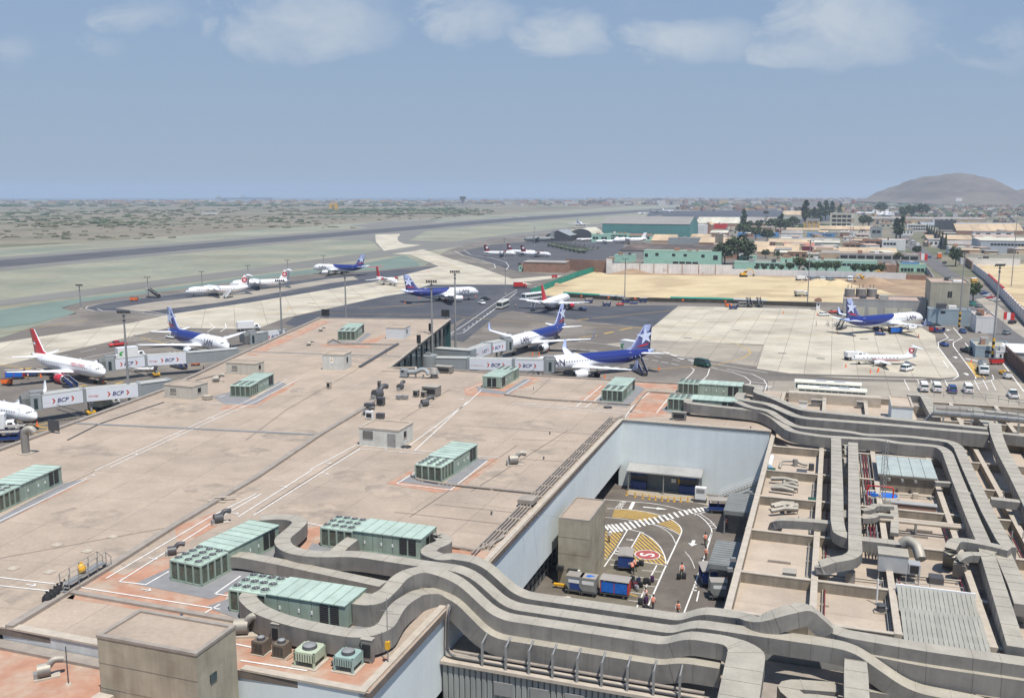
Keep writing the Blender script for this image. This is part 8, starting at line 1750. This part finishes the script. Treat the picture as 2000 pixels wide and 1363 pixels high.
t = abthing('billboard','blank white billboard on a post at the foot of the hill','billboard',*Z(1866,402,0),0); a, b = Z(1866,404,0); _, h = PA(1866,387,a); b1 = PA(1878,404,a)[0]; MB().box(b,b1,a-.5,a,h-(b1-b)*.55,h).obj('board',m_white,t); MB().box((b+b1)/2-.8,(b+b1)/2+.8,a,a+1,0,h-1).obj('post',m_steel,t)
t = abthing('far_control_tower','old control tower on the far side of the runway','tower',*Z(904,403,0),0); a, b = Z(904,403,0); MB().box(b-5,b+5,a-5,a+5,0,26).obj('shaft',m_grey_r,t); MB().box(b-9,b+9,a-9,a+9,26,36).obj('cab',m_dsteel,t); MB().box(b-10,b+10,a-10,a+10,36,38).obj('roof',m_grey_r,t)
t = abthing('far_hall','long white building alone on the left plain','building',*Z(395,418,0),0); a, b = Z(395,418,0); MB().box(b,b+34,a,a+12,0,4.6).obj('wall',m_white_r,t); MB().box(b-.5,b+34.5,a-.5,a+12.5,4.6,5.0).obj('roof',m_creamroof,t)
t = abthing('yellow_frame','yellow frame structure far beyond the runway','structure',*Z(652,411,0),0); a, b = Z(652,411,0); MB().box(b-12,b-4,a-3,a+3,0,15).obj('leg',m_yellow,t); MB().box(b+4,b+12,a-3,a+3,0,15).obj('leg',m_yellow,t); MB().box(b-12,b+12,a-3,a+3,15,19).obj('beam',m_yellow,t)
for x, y, lab in((455,386,'left'),(500,385.5,'right')):
 c = P(x,y+3.2,0); t = thing('ship',lab+' dark ship on the sea horizon','ship',c,.1,'ships on the horizon'); L = 330
 MB().loft([[(xx,-w_,0),(xx,w_,0),(xx,w_*1.2,h_),(xx,-w_*1.2,h_)]for xx,w_,h_ in((-L/2,12,14),(-L*.3,20,12),(L*.4,20,12),(L/2,3,17))],0,False).obj('hull',m_dsteel,t); MB().box(-L*.45,-L*.33,-12,12,12,34).obj('bridge',m_grey_r,t)
# trees, scrub, far town
def crown_mesh(name,lobes,n,leaf,m,seed):
 """foliage as small leaf clumps spread through a few uneven lobes"""
 r = random.Random(seed); mb = MB()
 for _ in range(n):
  cx, cy, cz, rx, rz_ = lobes[r.randrange(len(lobes))]
  while True:
   d = Vector((r.uniform(-1,1),r.uniform(-1,1),r.uniform(-1,1)))
   if .25<d.length<1: break
  d*=(.72+.28*r.random())/d.length*max(d.length,.6)
  p = Vector((cx+d.x*rx,cy+d.y*rx,cz+d.z*rz_)); s = leaf*r.uniform(.6,1.3)
  u = Vector((r.uniform(-1,1),r.uniform(-1,1),r.uniform(-.5,.8))).normalized(); w = u.cross(Vector((r.uniform(-1,1),r.uniform(-1,1),r.uniform(-1,1)))).normalized()
  mb.add([p-u*s,p+w*s*.7,p+u*s,p-w*s*.7],[(0,1,2,3)])
 return mb.mesh(name,m)
TM ={}
def tree(kind,px,py,h,label,group='trees in the town'):
 """px,py: foot of the trunk"""
 if kind not in TM:
  r = random.Random(hash(kind)%1000+3)
  if kind=='ball': lob =[(0,0,.68,.36,.27),(.08,.05,.72,.32,.24),(-.1,-.05,.66,.32,.24)]
  elif kind=='tall': lob =[(0,0,.45,.2,.25),(.06,0,.65,.17,.22),(-.05,.03,.82,.11,.17),(.02,-.04,.3,.17,.15)]
  elif kind=='palm': lob =[(0,0,.88,.2,.1),(.1,0,.84,.14,.06),(-.1,.05,.84,.14,.06)]
  else: lob =[(0,0,.6,.36,.3),(.28,.1,.55,.28,.24),(-.27,-.08,.58,.28,.25),(.05,.2,.76,.24,.2),(-.12,-.15,.72,.26,.2)]
  cm = crown_mesh('crown',lob,420 if kind!='broad' else 620,.055 if kind!='palm' else .05,m_leaf if kind in('ball','broad','tall')else m_leaf2,5)
  tb = MB().tube([(0,0,0),(.01,0,.25),(0,.01,.55)],[.035,.028,.015],6)
  for a in(0.3,2.2,4.4): tb.tube([(0,0,.3),(math.cos(a)*.14,math.sin(a)*.14,.52),(math.cos(a)*.22,math.sin(a)*.22,.66)],[.02,.013,.006],5)
  TM[kind] =(cm,tb.mesh('trunk',m_trunk))
 p = P(px,py); t = thing('tree',label,'tree',(p.x,p.y,0),(px*7.3)%6.28,group); t.scale =(h,h,h)
 link('crown',TM[kind][0],t); link('trunk',TM[kind][1],t); return t
for i,(x,y,h)in enumerate(((1478,533,5),(1492,533,5),(1508,534,5.),(1525,535,6),(1542,536,7.5),(1560,537,11),(1578,538,9),(1595,538,8.4),(1613,539,9.2),(1631,540,9.5),(1669,541,8.2),(1686,542,7.8),(1701,542,8),(1719,543,8.8))): tree('ball',x,y,h,'%s clipped round tree from the left in front of the mint buildings'%ORD[i],'clipped round trees')
for x, y, h, lab in((1415,517,16,'left part of the big green clump right of the mint building'),(1440,516,20,'tallest tree of the big green clump right of the mint building'),(1460,516,17,'right part of the big green clump right of the mint building'),(1866,520,13,'broad tree standing at the street bend'),(1452,466,18,'round dark tree between the blue buildings, left'),(1476,468,14,'round dark tree between the blue buildings, right'),(1498,474,14,'round green tree by the white shed'),(1495,505,7,'low tree among tan roofs left'),(1518,506,6,'low tree among tan roofs right'),(1900,590,9,'tree behind the beige concrete house'),(1790,500,8,'street tree by the white curved building')): tree('broad',x,y,h,lab)
tree('palm',1752,533,12,'palm by the mint gatehouse'); tree('palm',1495,440,22,'palm over the grey long roof'); tree('palm',1561,420,18,'left palm on the factory front'); tree('palm',1569,420,18,'right palm on the factory front')
for i,(x,y,h)in enumerate(((1452,445,26),(1524,450,22),(1572,440,38),(1590,436,26),(1600,432,34),(1612,430,36),(1624,428,34),(1640,425,28),(1750,466,22),(1758,466,24))): tree('tall',x,y,h,'%s tall dark tree from the left in the far town'%ORD[i],'tall dark trees in the far town')
rt = random.Random(11)
for i,(x,y,h)in enumerate(((1465,448,12),(1482,450,14),(1505,450,16),(1515,448,15),(1535,452,15),(1548,448,18),(1580,430,20),(1598,440,16),(1685,445,18),(1696,442,15),(1720,420,30),(1765,430,26),(1780,428,28),(1800,426,30))): tree('broad',x,y,h,'%s leafy tree from the left behind the blue and white sheds'%ORD[i])
def far_pts(n,x0,x1,y0,y1,seed,bias=1.0):
 r = random.Random(seed)
 for _ in range(n):
  f_ = r.random()**bias; yield P(r.uniform(x0,x1),y0+(y1-y0)*f_), r
def shrub_field(name,specs,m,seed):
 mb = MB(); r = random.Random(seed)
 for n, x0, x1, y0, y1, s0, s1 in specs:
  for _ in range(n):
   c = P(r.uniform(x0,x1),r.uniform(y0,y1)); s = r.uniform(s0*.6,s1*.95); e = r.uniform(1.,2.2)
   k0 = r.randint(4,6)
   for k in range(k0):
    a = r.uniform(0,6.3); d = r.uniform(0,s*.7)*e; q = c+Vector((math.cos(a)*d,math.sin(a)*d,0)); w = s*r.uniform(.4,.8); hh = w*r.uniform(.35,.8)
    top = Vector((q.x+r.uniform(-.3,.3)*w,q.y,hh)); ring =[Vector((q.x+math.cos(b)*w,q.y+math.sin(b)*w,hh*r.uniform(.2,.6)))for b in(0,1.26,2.5,3.8,5.0)]; base =[Vector((v.x,v.y,0))*1 for v in ring]
    mb.add([top]+ring+[Vector((q.x+(v.x-q.x)*.8,q.y+(v.y-q.y)*.8,-.1))for v in ring],[(0,1+i,1+(i+1)%5)for i in range(5)]+[(1+i,6+i,6+(i+1)%5,1+(i+1)%5)for i in range(5)])
 return mb.obj(name,m,kind='stuff')
shrub_field('scrub',[(120,-50,420,410,430,4,9),(110,0,1000,405,416,6,13),(70,380,900,418,430,3,7),(110,560,960,410,420,8,15),(90,-50,380,432,468,2,5),(60,200,700,430,446,2.5,6),(35,20,260,424,444,6,11)],m_leaf2,21)
shrub_field('dark_scrub',[(60,0,420,412,424,4,9),(110,640,930,408,417,10,16),(60,0,300,428,440,4,8),(30,400,640,424,436,4,7),(200,0,900,399,404,12,22)],m_leaf,22)
shrub_field('distant_trees',[(240,1350,2050,393,408,14,30),(110,1560,2050,404,422,6,14),(200,0,1300,393,399,14,26),(150,1740,1990,404,424,10,17),(60,1440,1640,425,450,4,8),(50,1700,1980,428,470,3,6)],m_leaf,23)
hm =[mat('far_house_%s'%n,c,.9,.1,.05)for n,c in(('white',(.50,.48,.45)),('tan',(.40,.31,.22)),('brick',(.30,.17,.12)),('grey',(.33,.31,.29)),('dark',(.13,.11,.10)),('ochre',(.46,.32,.15)))]
def house_field(name,specs,seed):
 mb = MB(); r = random.Random(seed)
 for n, x0, x1, y0, y1, s0, s1, h0, h1 in specs:
  for _ in range(n):
   c = P(r.uniform(x0,x1),r.uniform(y0,y1)); w, d, h = r.uniform(s0,s1), r.uniform(s0,s1), r.uniform(h0,h1)
   mb.rbox(c.x,c.y,h/2-.5,w,d,h+1,r.choice((-PHI,-PHI+.4,.2)),r.choice((0,0,1,1,2,2,2,3,3,4,4,5)))
 return mb.obj(name,hm,kind='stuff')
house_field('distant_town',[(700,-100,1250,392.5,397,12,45,4,14),(300,0,1300,396,402,10,40,3,8),(900,1150,2100,389,400,14,50,5,18),(700,1330,2100,398,412,8,26,3,10),(420,1650,2080,404,424,6,16,3,8),(90,1700,1990,424,440,4,9,2.5,5)],31)
rh = random.Random(5); HG = 'small houses in the hazy town below the hill'; base ={}; cnt ={}
for x in sorted(rh.uniform(1340,2000)for _ in range(66)):
 y = rh.uniform(405,422)if x>1640 else rh.uniform(403,410); p = P(x,y); k = rh.randrange(6); cnt[k] = cnt.get(k,-1)+1
 if k not in base: base[k] =(MB().box(-6,6,-5,5,0,4.5).mesh('wall',hm[k]),MB().box(-6.2,6.2,-5.2,5.2,4.5,4.9).mesh('roof',hm[(k+1)%6]),MB().box(-4,-2,-5.06,-4.9,1.6,3).box(1,3,-5.06,-4.9,1.6,3).mesh('windows',m_dark))
 t = thing('house','%s %s walled house from the left in the hazy town below the hill'%(ORD[min(cnt[k],19)],('white','tan','brick','grey','dark','ochre')[k]),'house',(p.x,p.y,0),-PHI+rh.choice((0,.35,1.57)),HG); s = rh.uniform(.8,1.5); t.scale =(s,s,s*rh.uniform(.7,1.6))
 for n_, me in zip(('wall','roof','windows'),base[k]): link(n_,me,t)
rs = random.Random(9)
for i,(x,y,w_,h_,lab)in enumerate(((1740,446,26,6,'beige shed left of the far street'),(1700,436,30,6,'tan yard hall by the stored planes'),(1745,436,26,5,'grey yard hall right of the stored planes'),(1770,460,14,6,'white house at the far street bend'),(1760,480,12,5,'cream kiosk at the street bend'),(1835,462,26,6,'pink roofed hall right of the cypresses'),(1880,480,24,5,'grey roofed lean-to right of the cypresses'),(1940,462,40,5,'long flat hall at the right estate'),(1430,440,20,6,'pale house among trees left'),(1480,444,24,5,'tan house among trees middle'),(1530,442,24,6,'white house among trees right'))):
 a, b = Z(x,y,0); t = abthing('shed',lab,'shed',a,b,0); m =(m_cream,m_peach,m_grey_r,m_white_r)[i%4]; MB().box(b-w_/2,b+w_/2,a,a+14,0,h_).obj('wall',m,t); MB().box(b-w_/2-.4,b+w_/2+.4,a-.4,a+14.4,h_,h_+.5).obj('roof',(m_tan,m_roofpink,m_greyroof)[i%3],t)
 for k in range(4): MB().box(b-w_/2+w_*(k+.25)/4,b-w_/2+w_*(k+.7)/4,a-.06,a+.05,h_*.4,h_*.7).obj('window',m_dark,t)
rk = random.Random(17); ck ={}; pl_ = sorted([(rk.uniform(1400,1790),rk.uniform(446,506))for _ in range(62)]+[(rk.uniform(1815,2000),rk.uniform(446,512))for _ in range(34)]+[(rk.uniform(1060,1190),rk.uniform(452,462))for _ in range(4)])
cols =(('white',m_white_r),('tan',m_peach),('grey',m_grey_r),('brick',m_brick),('cream',m_cream))
for x, y in pl_:
 if abs(x-(1742+(y-452)*1.25))<24: continue
 n_, m = cols[rk.randrange(5)]; ck[n_] = ck.get(n_,-1)+1; p = P(x,y)
 t = thing('shack','%s small %s walled shack from the left among the low town roofs'%(ORD[min(ck[n_],27)],n_),'shack',(p.x,p.y,0),-PHI+rk.choice((0,0,.5)),'small shacks among the low town roofs'); w_, d_, h_ = rk.uniform(3,7), rk.uniform(3,6), rk.uniform(2.5,6.5)
 MB().box(-w_,w_,-d_,d_,0,h_).obj('wall',m,t); q = rk.uniform(0,1.2)
 MB().add([(-w_-.3,-d_-.3,h_+.02),(w_+.3,-d_-.3,h_+.02),(w_+.3,d_+.3,h_+q),(-w_-.3,d_+.3,h_+q),(-w_-.3,-d_-.3,h_+.2),(w_+.3,-d_-.3,h_+.2),(w_+.3,d_+.3,h_+q+.2),(-w_-.3,d_+.3,h_+q+.2)],[(0,3,2,1),(4,5,6,7),(0,1,5,4),(1,2,6,5),(2,3,7,6),(3,0,4,7)]).obj('roof',rk.choice((m_tan,m_greyroof,m_roofpink,m_creamroof)),t)
 for k in range(rk.randint(1,3)): u = -w_+2*w_*(k+.3)/3; MB().box(u,u+w_*.35,-d_-.05,-d_+.05,h_*.35,h_*.7).obj('window',m_dark,t)
# small things on the terminal roof
def rb(label,name,cat,px,py,z=RF,group=None,rz=None): p = P(px,py,z); return thing(name,label,cat,p,-PHI if rz is None else rz,group)
def hut(label,fl,fr,rr,ty,m,door=None,win=None,louvre=None,sign=False):
 p, q, r = P(*fl,RF), P(*fr,RF), P(*rr,RF); L =(q-p).length; D = max(2.2,(r-q).length); rz = heading(p,q); a, b = ab(p.x,p.y); h = PA(fl[0],ty,a)[1]-RF
 t = thing('roof_hut',label,'hut',p,rz,'small huts on the terminal roof')
 MB().box(0,L,0,D,0,h).obj('wall',m,t); MB().box(.25,L-.25,.25,D-.25,h,h+.03).obj('roof',m_roof,t)
 for x0, x1, y0, y1 in((-.06,L+.06,-.06,.25),(-.06,L+.06,D-.25,D+.06),(-.06,.25,.25,D-.25),(L-.25,L+.06,.25,D-.25)): MB().box(x0,x1,y0,y1,h-.02,h+.2).obj('coping',m_conc_top,t)
 if door: d = MB().box(L*door,L*door+1.2,-.05,.02,.05,2.0).obj('door',m_steel,t); MB().box(L*door+1.0,L*door+1.08,-.1,-.05,.95,1.15).obj('handle',m_dsteel,d)
 if win is not None: w = MB().box(L*win,L*win+1.2,-.05,.02,h*.45,h*.8).obj('window',m_duct,t); MB().box(L*win-.08,L*win+1.28,-.12,-.0,h*.42,h*.45).obj('sill',m_conc_top,w)
 if louvre:
  g = MB().box(L*louvre,L*louvre+1.5,-.04,.02,h*.42,h*.88).obj('louvre',m_dsteel,t)
  for k in range(7): MB().box(L*louvre,L*louvre+1.5,-.08,-.04,h*(.43+.063*k),h*(.46+.063*k)).obj('louvre_blade',m_duct,g)
 if sign: s = MB().box(L*.36,L*.36+.7,-.04,.0,h*.45,h*.8).obj('sign',m_white,t); MB().add([(L*.36+.08,-.06,h*.62),(L*.36+.62,-.06,h*.62),(L*.36+.35,-.06,h*.78)],[(0,1,2)]).obj('warning_mark',m_yellow,s)
 w = MB().box(L,L+.05,D*.35,D*.35+.8,h*.45,h*.8).obj('side_window',m_dark,t); MB().box(L,L+.07,D*.35-.1,D*.35+.9,h*.4,h*.45).obj('sill',m_conc_top,w)
 return t
m_hutw = mat('pale_hut_render',(.58,.58,.53),.9,.08,.8,streak=.14); m_hutb = mat('beige_hut_render',(.53,.50,.43),.9,.08,.8,streak=.14)
hut('largest pale block hut with grey door and louvre in the middle of the roof',(702,869),(779,876),(806,859),836,m_hutw,.72,None,.1)
hut('pale grey hut with a warning sign on the concourse roof',(630,722),(672,723.5),(689,716),693,m_hutw,None,None,None,True); hut('white hut beside the farthest chiller on the concourse roof',(754,661),(790,662),(802,656),641,mat('white_hut',(.6,.62,.63),.8,.05,.8))
hut('beige hut at the left roof edge nearer the left jet bridges',(322,776),(376,781),(397,771),752,m_hutb,None,.22); hut('beige hut behind the left chiller on the left roof edge',(442,730),(500,733),(517,727),709,m_hutb,None,.2)
def fan_unit(label,px,py,s=1.,m=m_dsteel,rz=0.):
 t = rb(label,'roof_fan','fan',px,py,9.28 if py>1310 else RF,None,rz); t.scale =(s,s,s)
 MB().box(-1.,1.,-.55,.55,0,.16).obj('plinth',m_conc_top,t); MB().tube([(-.7,0,.7),(.3,0,.7)],.55,12).obj('scroll',m,t); MB().tube(smooth_path([(.1,0,.9),(.6,0,1.5),(1.3,0,1.3)],.4,3),.3,8).obj('outlet',m,t); MB().box(-1.,-.5,-.3,.3,.16,.6).obj('motor',m_steel,t); return t
for x, y, s, rz, m, lab in((1006,908,1.1,.2,m_duct,'silver elbow fan right of the lone middle chiller'),(430,1022,.9,.6,m_dsteel,'dark curved fan beyond the left chiller'),(340,1085,.8,.4,m_dsteel,'low grey fan left of the left chiller'),(628,648,.8,.3,m_duct,'grey angled fan left of the farthest chiller'),(605,676,.8,.3,m_duct,'grey fan with box on the concourse roof'),(740,780,1.5,.9,m_dsteel,'tall dark hooded fan beside the roof kerb'),(783,762,1.0,1.2,m_dsteel,'round dark fan left of the slatted crate'),(425,747,1.,.2,m_duct,'flattened grey fan between hut and left chiller'),(832,795,1.1,.5,m_dsteel,'dark lying fan alone below the crate'),(718,812,.9,.1,m_dsteel,'low dark fan behind the largest hut'),(92,1322,.9,.5,m_duct,'grey fan on a plinth on the low left roof'),(478,1240,1.1,.1,m_duct,'round grey fan tucked behind the concrete block')): fan_unit(lab,x,y,s,m,rz)
def box_unit(label,px,py,w,d,h,m,name='roof_box',cat='box',grille=True,legs=True):
 t = rb(label,name,cat,px,py); z = .15 if legs else 0
 MB().box(-w/2,w/2,-d/2,d/2,z,z+h).obj('casing',m,t); MB().box(-w/2-.04,w/2+.04,-d/2-.04,d/2+.04,z+h,z+h+.05).obj('lid',m,t)
 if grille: MB().box(-w*.38,w*.38,-d/2-.03,-d/2,z+h*.2,z+h*.8).obj('grille',m_dark,t)
 if legs:
  for x in(-1,1): MB().box(x*w*.36-.06,x*w*.36+.06,-d/2,d/2,0,z).obj('foot',m_conc_top,t)
 return t
for x, y, w, d, h, m, lab in((843,772,2.8,2.0,1.5,m_duct,'slatted grey crate unit in the middle of the roof clutter'),(813,775,.9,.8,1.0,m_duct,'small grey fan box left of the slatted crate'),(828,776,.8,.8,.9,m_duct,'small grey fan box just below the slatted crate'),(780,780,1.,.7,.5,m_steel,'left low box of a pair below the round dark fan'),(791,780,1.,.7,.5,m_steel,'right low box of a pair below the round dark fan'),(722,797,1.6,.9,.6,m_dsteel,'low dark box by the roof kerb'),(744,792,1.2,.9,1.2,m_dsteel,'dark box beside the tall hooded fan'),(743,818,1.2,.8,.7,m_dsteel,'dark box at the back corner of the largest hut'),(722,819,1.2,.5,1.1,m_white,'white air conditioner behind the largest hut'),(867,728,3.6,1.6,1.2,m_duct,'grey box unit under the right jet bridge rotunda'),(643,759,.7,.7,1.1,m_conc_top,'small vent box alone on the left concourse roof'),(741,759,.5,.5,1.3,m_duct,'slim vent box alone left of the roof kerb'),(1326,820,2.2,.7,1.1,m_duct,'twin fan air conditioner on the edge above the back alley wall'),(405,780,1.4,1.2,.5,m_conc_top,'low concrete box left of the left chiller'),(719,1292,.9,.5,1.7,m_duct,'grey switch cabinet right of the two green coolers'),(541,1258,.7,.4,1.6,m_duct,'slim switch box behind the brown coolers')): box_unit(lab,x,y,w,d,h,m,grille=h>.8)
def cooler(label,px,py,m,w=1.5,h=1.5,big=False):
 t = rb(label,'condenser_unit','air conditioner',px,py,RF,'air conditioning coolers at the front roof edge')
 MB().box(-w/2,w/2,-w/2,w/2,.12 if not big else .5,h).obj('casing',m,t); MB().cyl(0,0,h,h+.22,w*.33,w*.3,14).obj('fan_cowl',m_dsteel,t); MB().cyl(0,0,h+.22,h+.3,w*.28,w*.1,14).obj('fan_guard',m_steel,t)
 for x, y in((-1,-1),(1,-1),(1,1),(-1,1)): MB().box(x*w*.46-.07,x*w*.46+.07,y*w*.46-.07,y*w*.46+.07,0,h).obj('leg',m,t)
 g = MB()
 for k in range(8): g.box(-w*.42+w*.84*k/7-.02,-w*.42+w*.84*k/7+.02,-w/2-.03,-w/2,.2 if not big else .55,h-.15)
 g.obj('grille',m_dark,t); MB().box(-w*.6,w*.6,-w*.6,w*.6,0,.08).obj('plinth',m_conc_top,t); return t
m_brown = mat('brown_cooler',(.16,.13,.10),.6,.15,1.)
cooler('leftmost small brown cooler at the front roof edge',511,1274,m_brown,1.0,1.1); cooler('second small brown cooler at the front roof edge',551,1280,m_brown,1.0,1.1); cooler('pale green cooler with round fan at the front roof edge',606,1294,mat('pale_green_cooler',(.46,.52,.38),.5),1.75,1.25,True); cooler('blue green cooler at the right of the front roof edge',681,1304,mat('blue_green_cooler',(.30,.42,.38),.5),1.6,1.2,True)
t = rb('grey gooseneck vent pipe standing at the left roof edge','vent_pipe','vent',51,886); MB().tube(smooth_path([(0,0,0),(0,0,3.2),(.9,.3,3.5),(1.3,.4,2.9)],.9,4),.52,10).obj('pipe',m_duct,t); MB().box(-.8,.8,-.8,.8,0,.15).obj('base',m_conc_top,t)
t = rb('grey ducted ventilation set with bent trunk in the roof clutter','ventilation_set','ventilation unit',805,738,RF); t.scale =(.72,.72,.72); MB().box(-3.2,-1.2,-.8,.8,.3,2.2).obj('casing',m_bgrey,t); MB().tube(smooth_path([(-1.2,0,1.5),(1,0,1.6),(2.4,.6,2.4),(3.9,.6,2.2),(4.6,.4,1.1)],1.,3),.62,4).obj('trunk',m_bgrey,t); MB().box(-2.8,-2.0,-.86,-.8,1.5,2.0).obj('grille',m_dark,t)
for x in(-2.8,-1.5,1,3.2): MB().box(x-.06,x+.06,-.5,.5,0,1.1).obj('leg',m_steel,t)
t = rb('stacked round vent cowl near the rotunda','vent_cowl','vent',848,738,RF); MB().cyl(0,0,0,.9,.7,.7).obj('drum',m_duct,t); MB().cyl(0,0,.9,1.2,1.1,1.0).obj('ring',m_steel,t); MB().cyl(0,0,1.2,1.9,.95,.6).obj('cap',m_duct,t)
for x, y, lab in((636,622,'black loudspeaker-like box at the left far corner of the concourse roof'),(870,623,'black box at the right far corner of the concourse roof'),(818,676,'small dark box on the right concourse roof edge'),(841,652,'dark box farther along the right concourse roof edge')): t = rb(lab,'floodlight_box','floodlight',x,y); w = 1.1 if x in(636,870)else .4; MB().box(-w,w,-.3,.3,.7,2.6).obj('housing',m_dark,t); MB().box(-.1,.1,-.1,.1,0,.7).obj('post',m_steel,t)
t = rb('dark board standing on the left roof edge by the cut off jet','notice_board','board',106,846); MB().box(-1,1,-.06,.06,.4,2.0).obj('board',m_dsteel,t)
for x in(-.8,.8): MB().box(x-.05,x+.05,-.05,.05,0,.4).obj('leg',m_steel,t)
t = rb('thin aerial mast on the front roof edge beside the duct bend','aerial_mast','mast',758,1296); MB().cyl(0,0,0,5.2,.05,.03,6).obj('pole',m_steel,t)
for z in(3.0,4.2): MB().bar((-.5,0,z),(.5,0,z),.03).obj('aerial',m_steel,t)
MB().box(-.15,.15,-.15,.15,1.2,1.8).obj('box',m_yellow,t); MB().box(-.3,.3,-.3,.3,0,.1).obj('base',m_conc_top,t)
for x, y, h, lab in((754,696,1.8,'thin tripod aerial on the concourse roof'),(134,1336,3.0,'thin pole on the low left roof beside the fan'),(1042,764,.9,'short stub pole by the far chiller pad')): t = rb(lab,'aerial_mast','mast',x,y,RF if x!=134 else 9.28); MB().cyl(0,0,0,h,.05,.04,6).obj('pole',m_dsteel,t); MB().cyl(0,0,0,.1,.25,.2,8).obj('base',m_conc_top,t)
t = rb('steel crossover steps with handrail bridging the roof kerb','crossover_steps','steps',165,1135,RF,None,heading(P(115,1160,RF),P(200,1108,RF)))
MB().box(-2.6,2.6,-.45,.45,.75,.82).obj('deck',m_steel,t)
for s in(-1,1):
 for k in range(3): MB().box(s*(2.7+.3*k)-.14,s*(2.7+.3*k)+.14,-.45,.45,.55-.2*k,.6-.2*k).obj('step',m_steel,t)
for y in(-.45,.45):
 MB().tube([(-3.4,y,1.0),(-2.6,y,1.8),(2.6,y,1.8),(3.4,y,1.0)],.035,5).tube([(-2.6,y,1.3),(2.6,y,1.3)],.03,5).obj('handrail',m_duct,t)
 for x in(-3.3,-2.6,-1.3,0,1.3,2.6,3.3): MB().box(x-.03,x+.03,y-.03,y+.03,0,1.0 if abs(x)>3 else 1.8).obj('post',m_steel,t)
t = rb('yellow bag left on the crossover steps','bag','bag',160,1118,RF+.85); MB().lathe([(0,.1),(.1,.35),(.5,.38),(.8,.2),(.9,.05)],9,'Z').obj('sack',m_yellow,t); MB().cyl(0,0,.88,1.0,.06,.12).obj('tie',m_yellow,t)
for i,(x,y)in enumerate(((93,1176),(100,1172),(108,1166),(114,1160),(122,1157),(128,1152))): t = rb('black rubbish sack beside the roof kerb, %s from the front'%ORD[i],'rubbish_sack','rubbish sack',x,y,RF,'black rubbish sacks by the roof kerb'); MB().lathe([(0,.3),(.15,.45),(.5,.42),(.75,.22),(.85,.06),(1.0,.12)],9,'Z').obj('sack',m_black,t); MB().cyl(0,0,.83,.88,.09,.09,8).obj('tie',m_dsteel,t)
for i,(x,y,lab)in enumerate(((26,1111,'first'),(112,1065,'second'),(171,1077,'third'),(220,1049,'fourth'),(97,1118,'fifth'))): t = rb(lab+' loose square paving slab on the left roof, from the left edge' if i==0 else lab+' loose square paving slab on the left roof','paving_slab','slab',x,y,RF,'loose slabs on the left roof'); MB().box(-.45,.45,-.4,.4,0,.1).obj('slab',m_conc_top,t); MB().box(-.3,.3,-.25,.25,.1,.13).obj('top',m_conc_top,t)
for x, y, lab in((1187,796,'dark round hatch below the chiller at the far edge'),(793,873,'dark round hatch at the corner of the largest hut')): t = rb(lab,'roof_hatch','hatch',x,y); MB().cyl(0,0,0,.12,.75,.7,14).obj('cover',m_dark,t); MB().cyl(0,0,.12,.2,.2,.15,8).obj('knob',m_dsteel,t)
t = rb('loose planks lying on the roof kerb','planks','timber',440,977); MB().rbox(0,0,.42,2.4,.3,.08,.5).obj('plank',m_conc_top,t); MB().rbox(-.6,-.8,.1,2.2,.3,.08,.1).obj('plank',m_conc_top,t)
for x, y, h in((565,1276,.3),(650,1300,.3),(355,1208,.35),(1466,838,.3),(1074,848,.3),(1062,897,.3),(960,1005,.3)):
 t = rb('short dark stub vent on the roof '+{565:'between the coolers, left',650:'between the coolers, right',355:'by the concrete block',1466:'above the back alley wall',1074:'in the middle right roof',1062:'near the alley edge',960:'left of the alley edge'}[x],'stub_vent','vent',x,y); MB().cyl(0,0,0,h,.09,.09,8).obj('pipe',m_dsteel,t); MB().cyl(0,0,h,h+.1,.15,.1,8).obj('cap',m_dsteel,t)
# haze over the whole plain
m_haze = bpy.data.materials.new('haze_air'); m_haze.use_nodes = True; N = m_haze.node_tree.nodes
N.remove(N['Principled BSDF']); pv = N.new('ShaderNodeVolumePrincipled'); pv.inputs['Color'].default_value =(.70,.83,1.0,1); pv.inputs['Density'].default_value = 1.1e-4; pv.inputs['Anisotropy'].default_value = .2
m_haze.node_tree.links.new(pv.outputs[0],N['Material Output'].inputs['Volume'])
MB().box(-14500,14500,-14500,14500,-1.3,165).obj('haze',m_haze,kind='stuff')
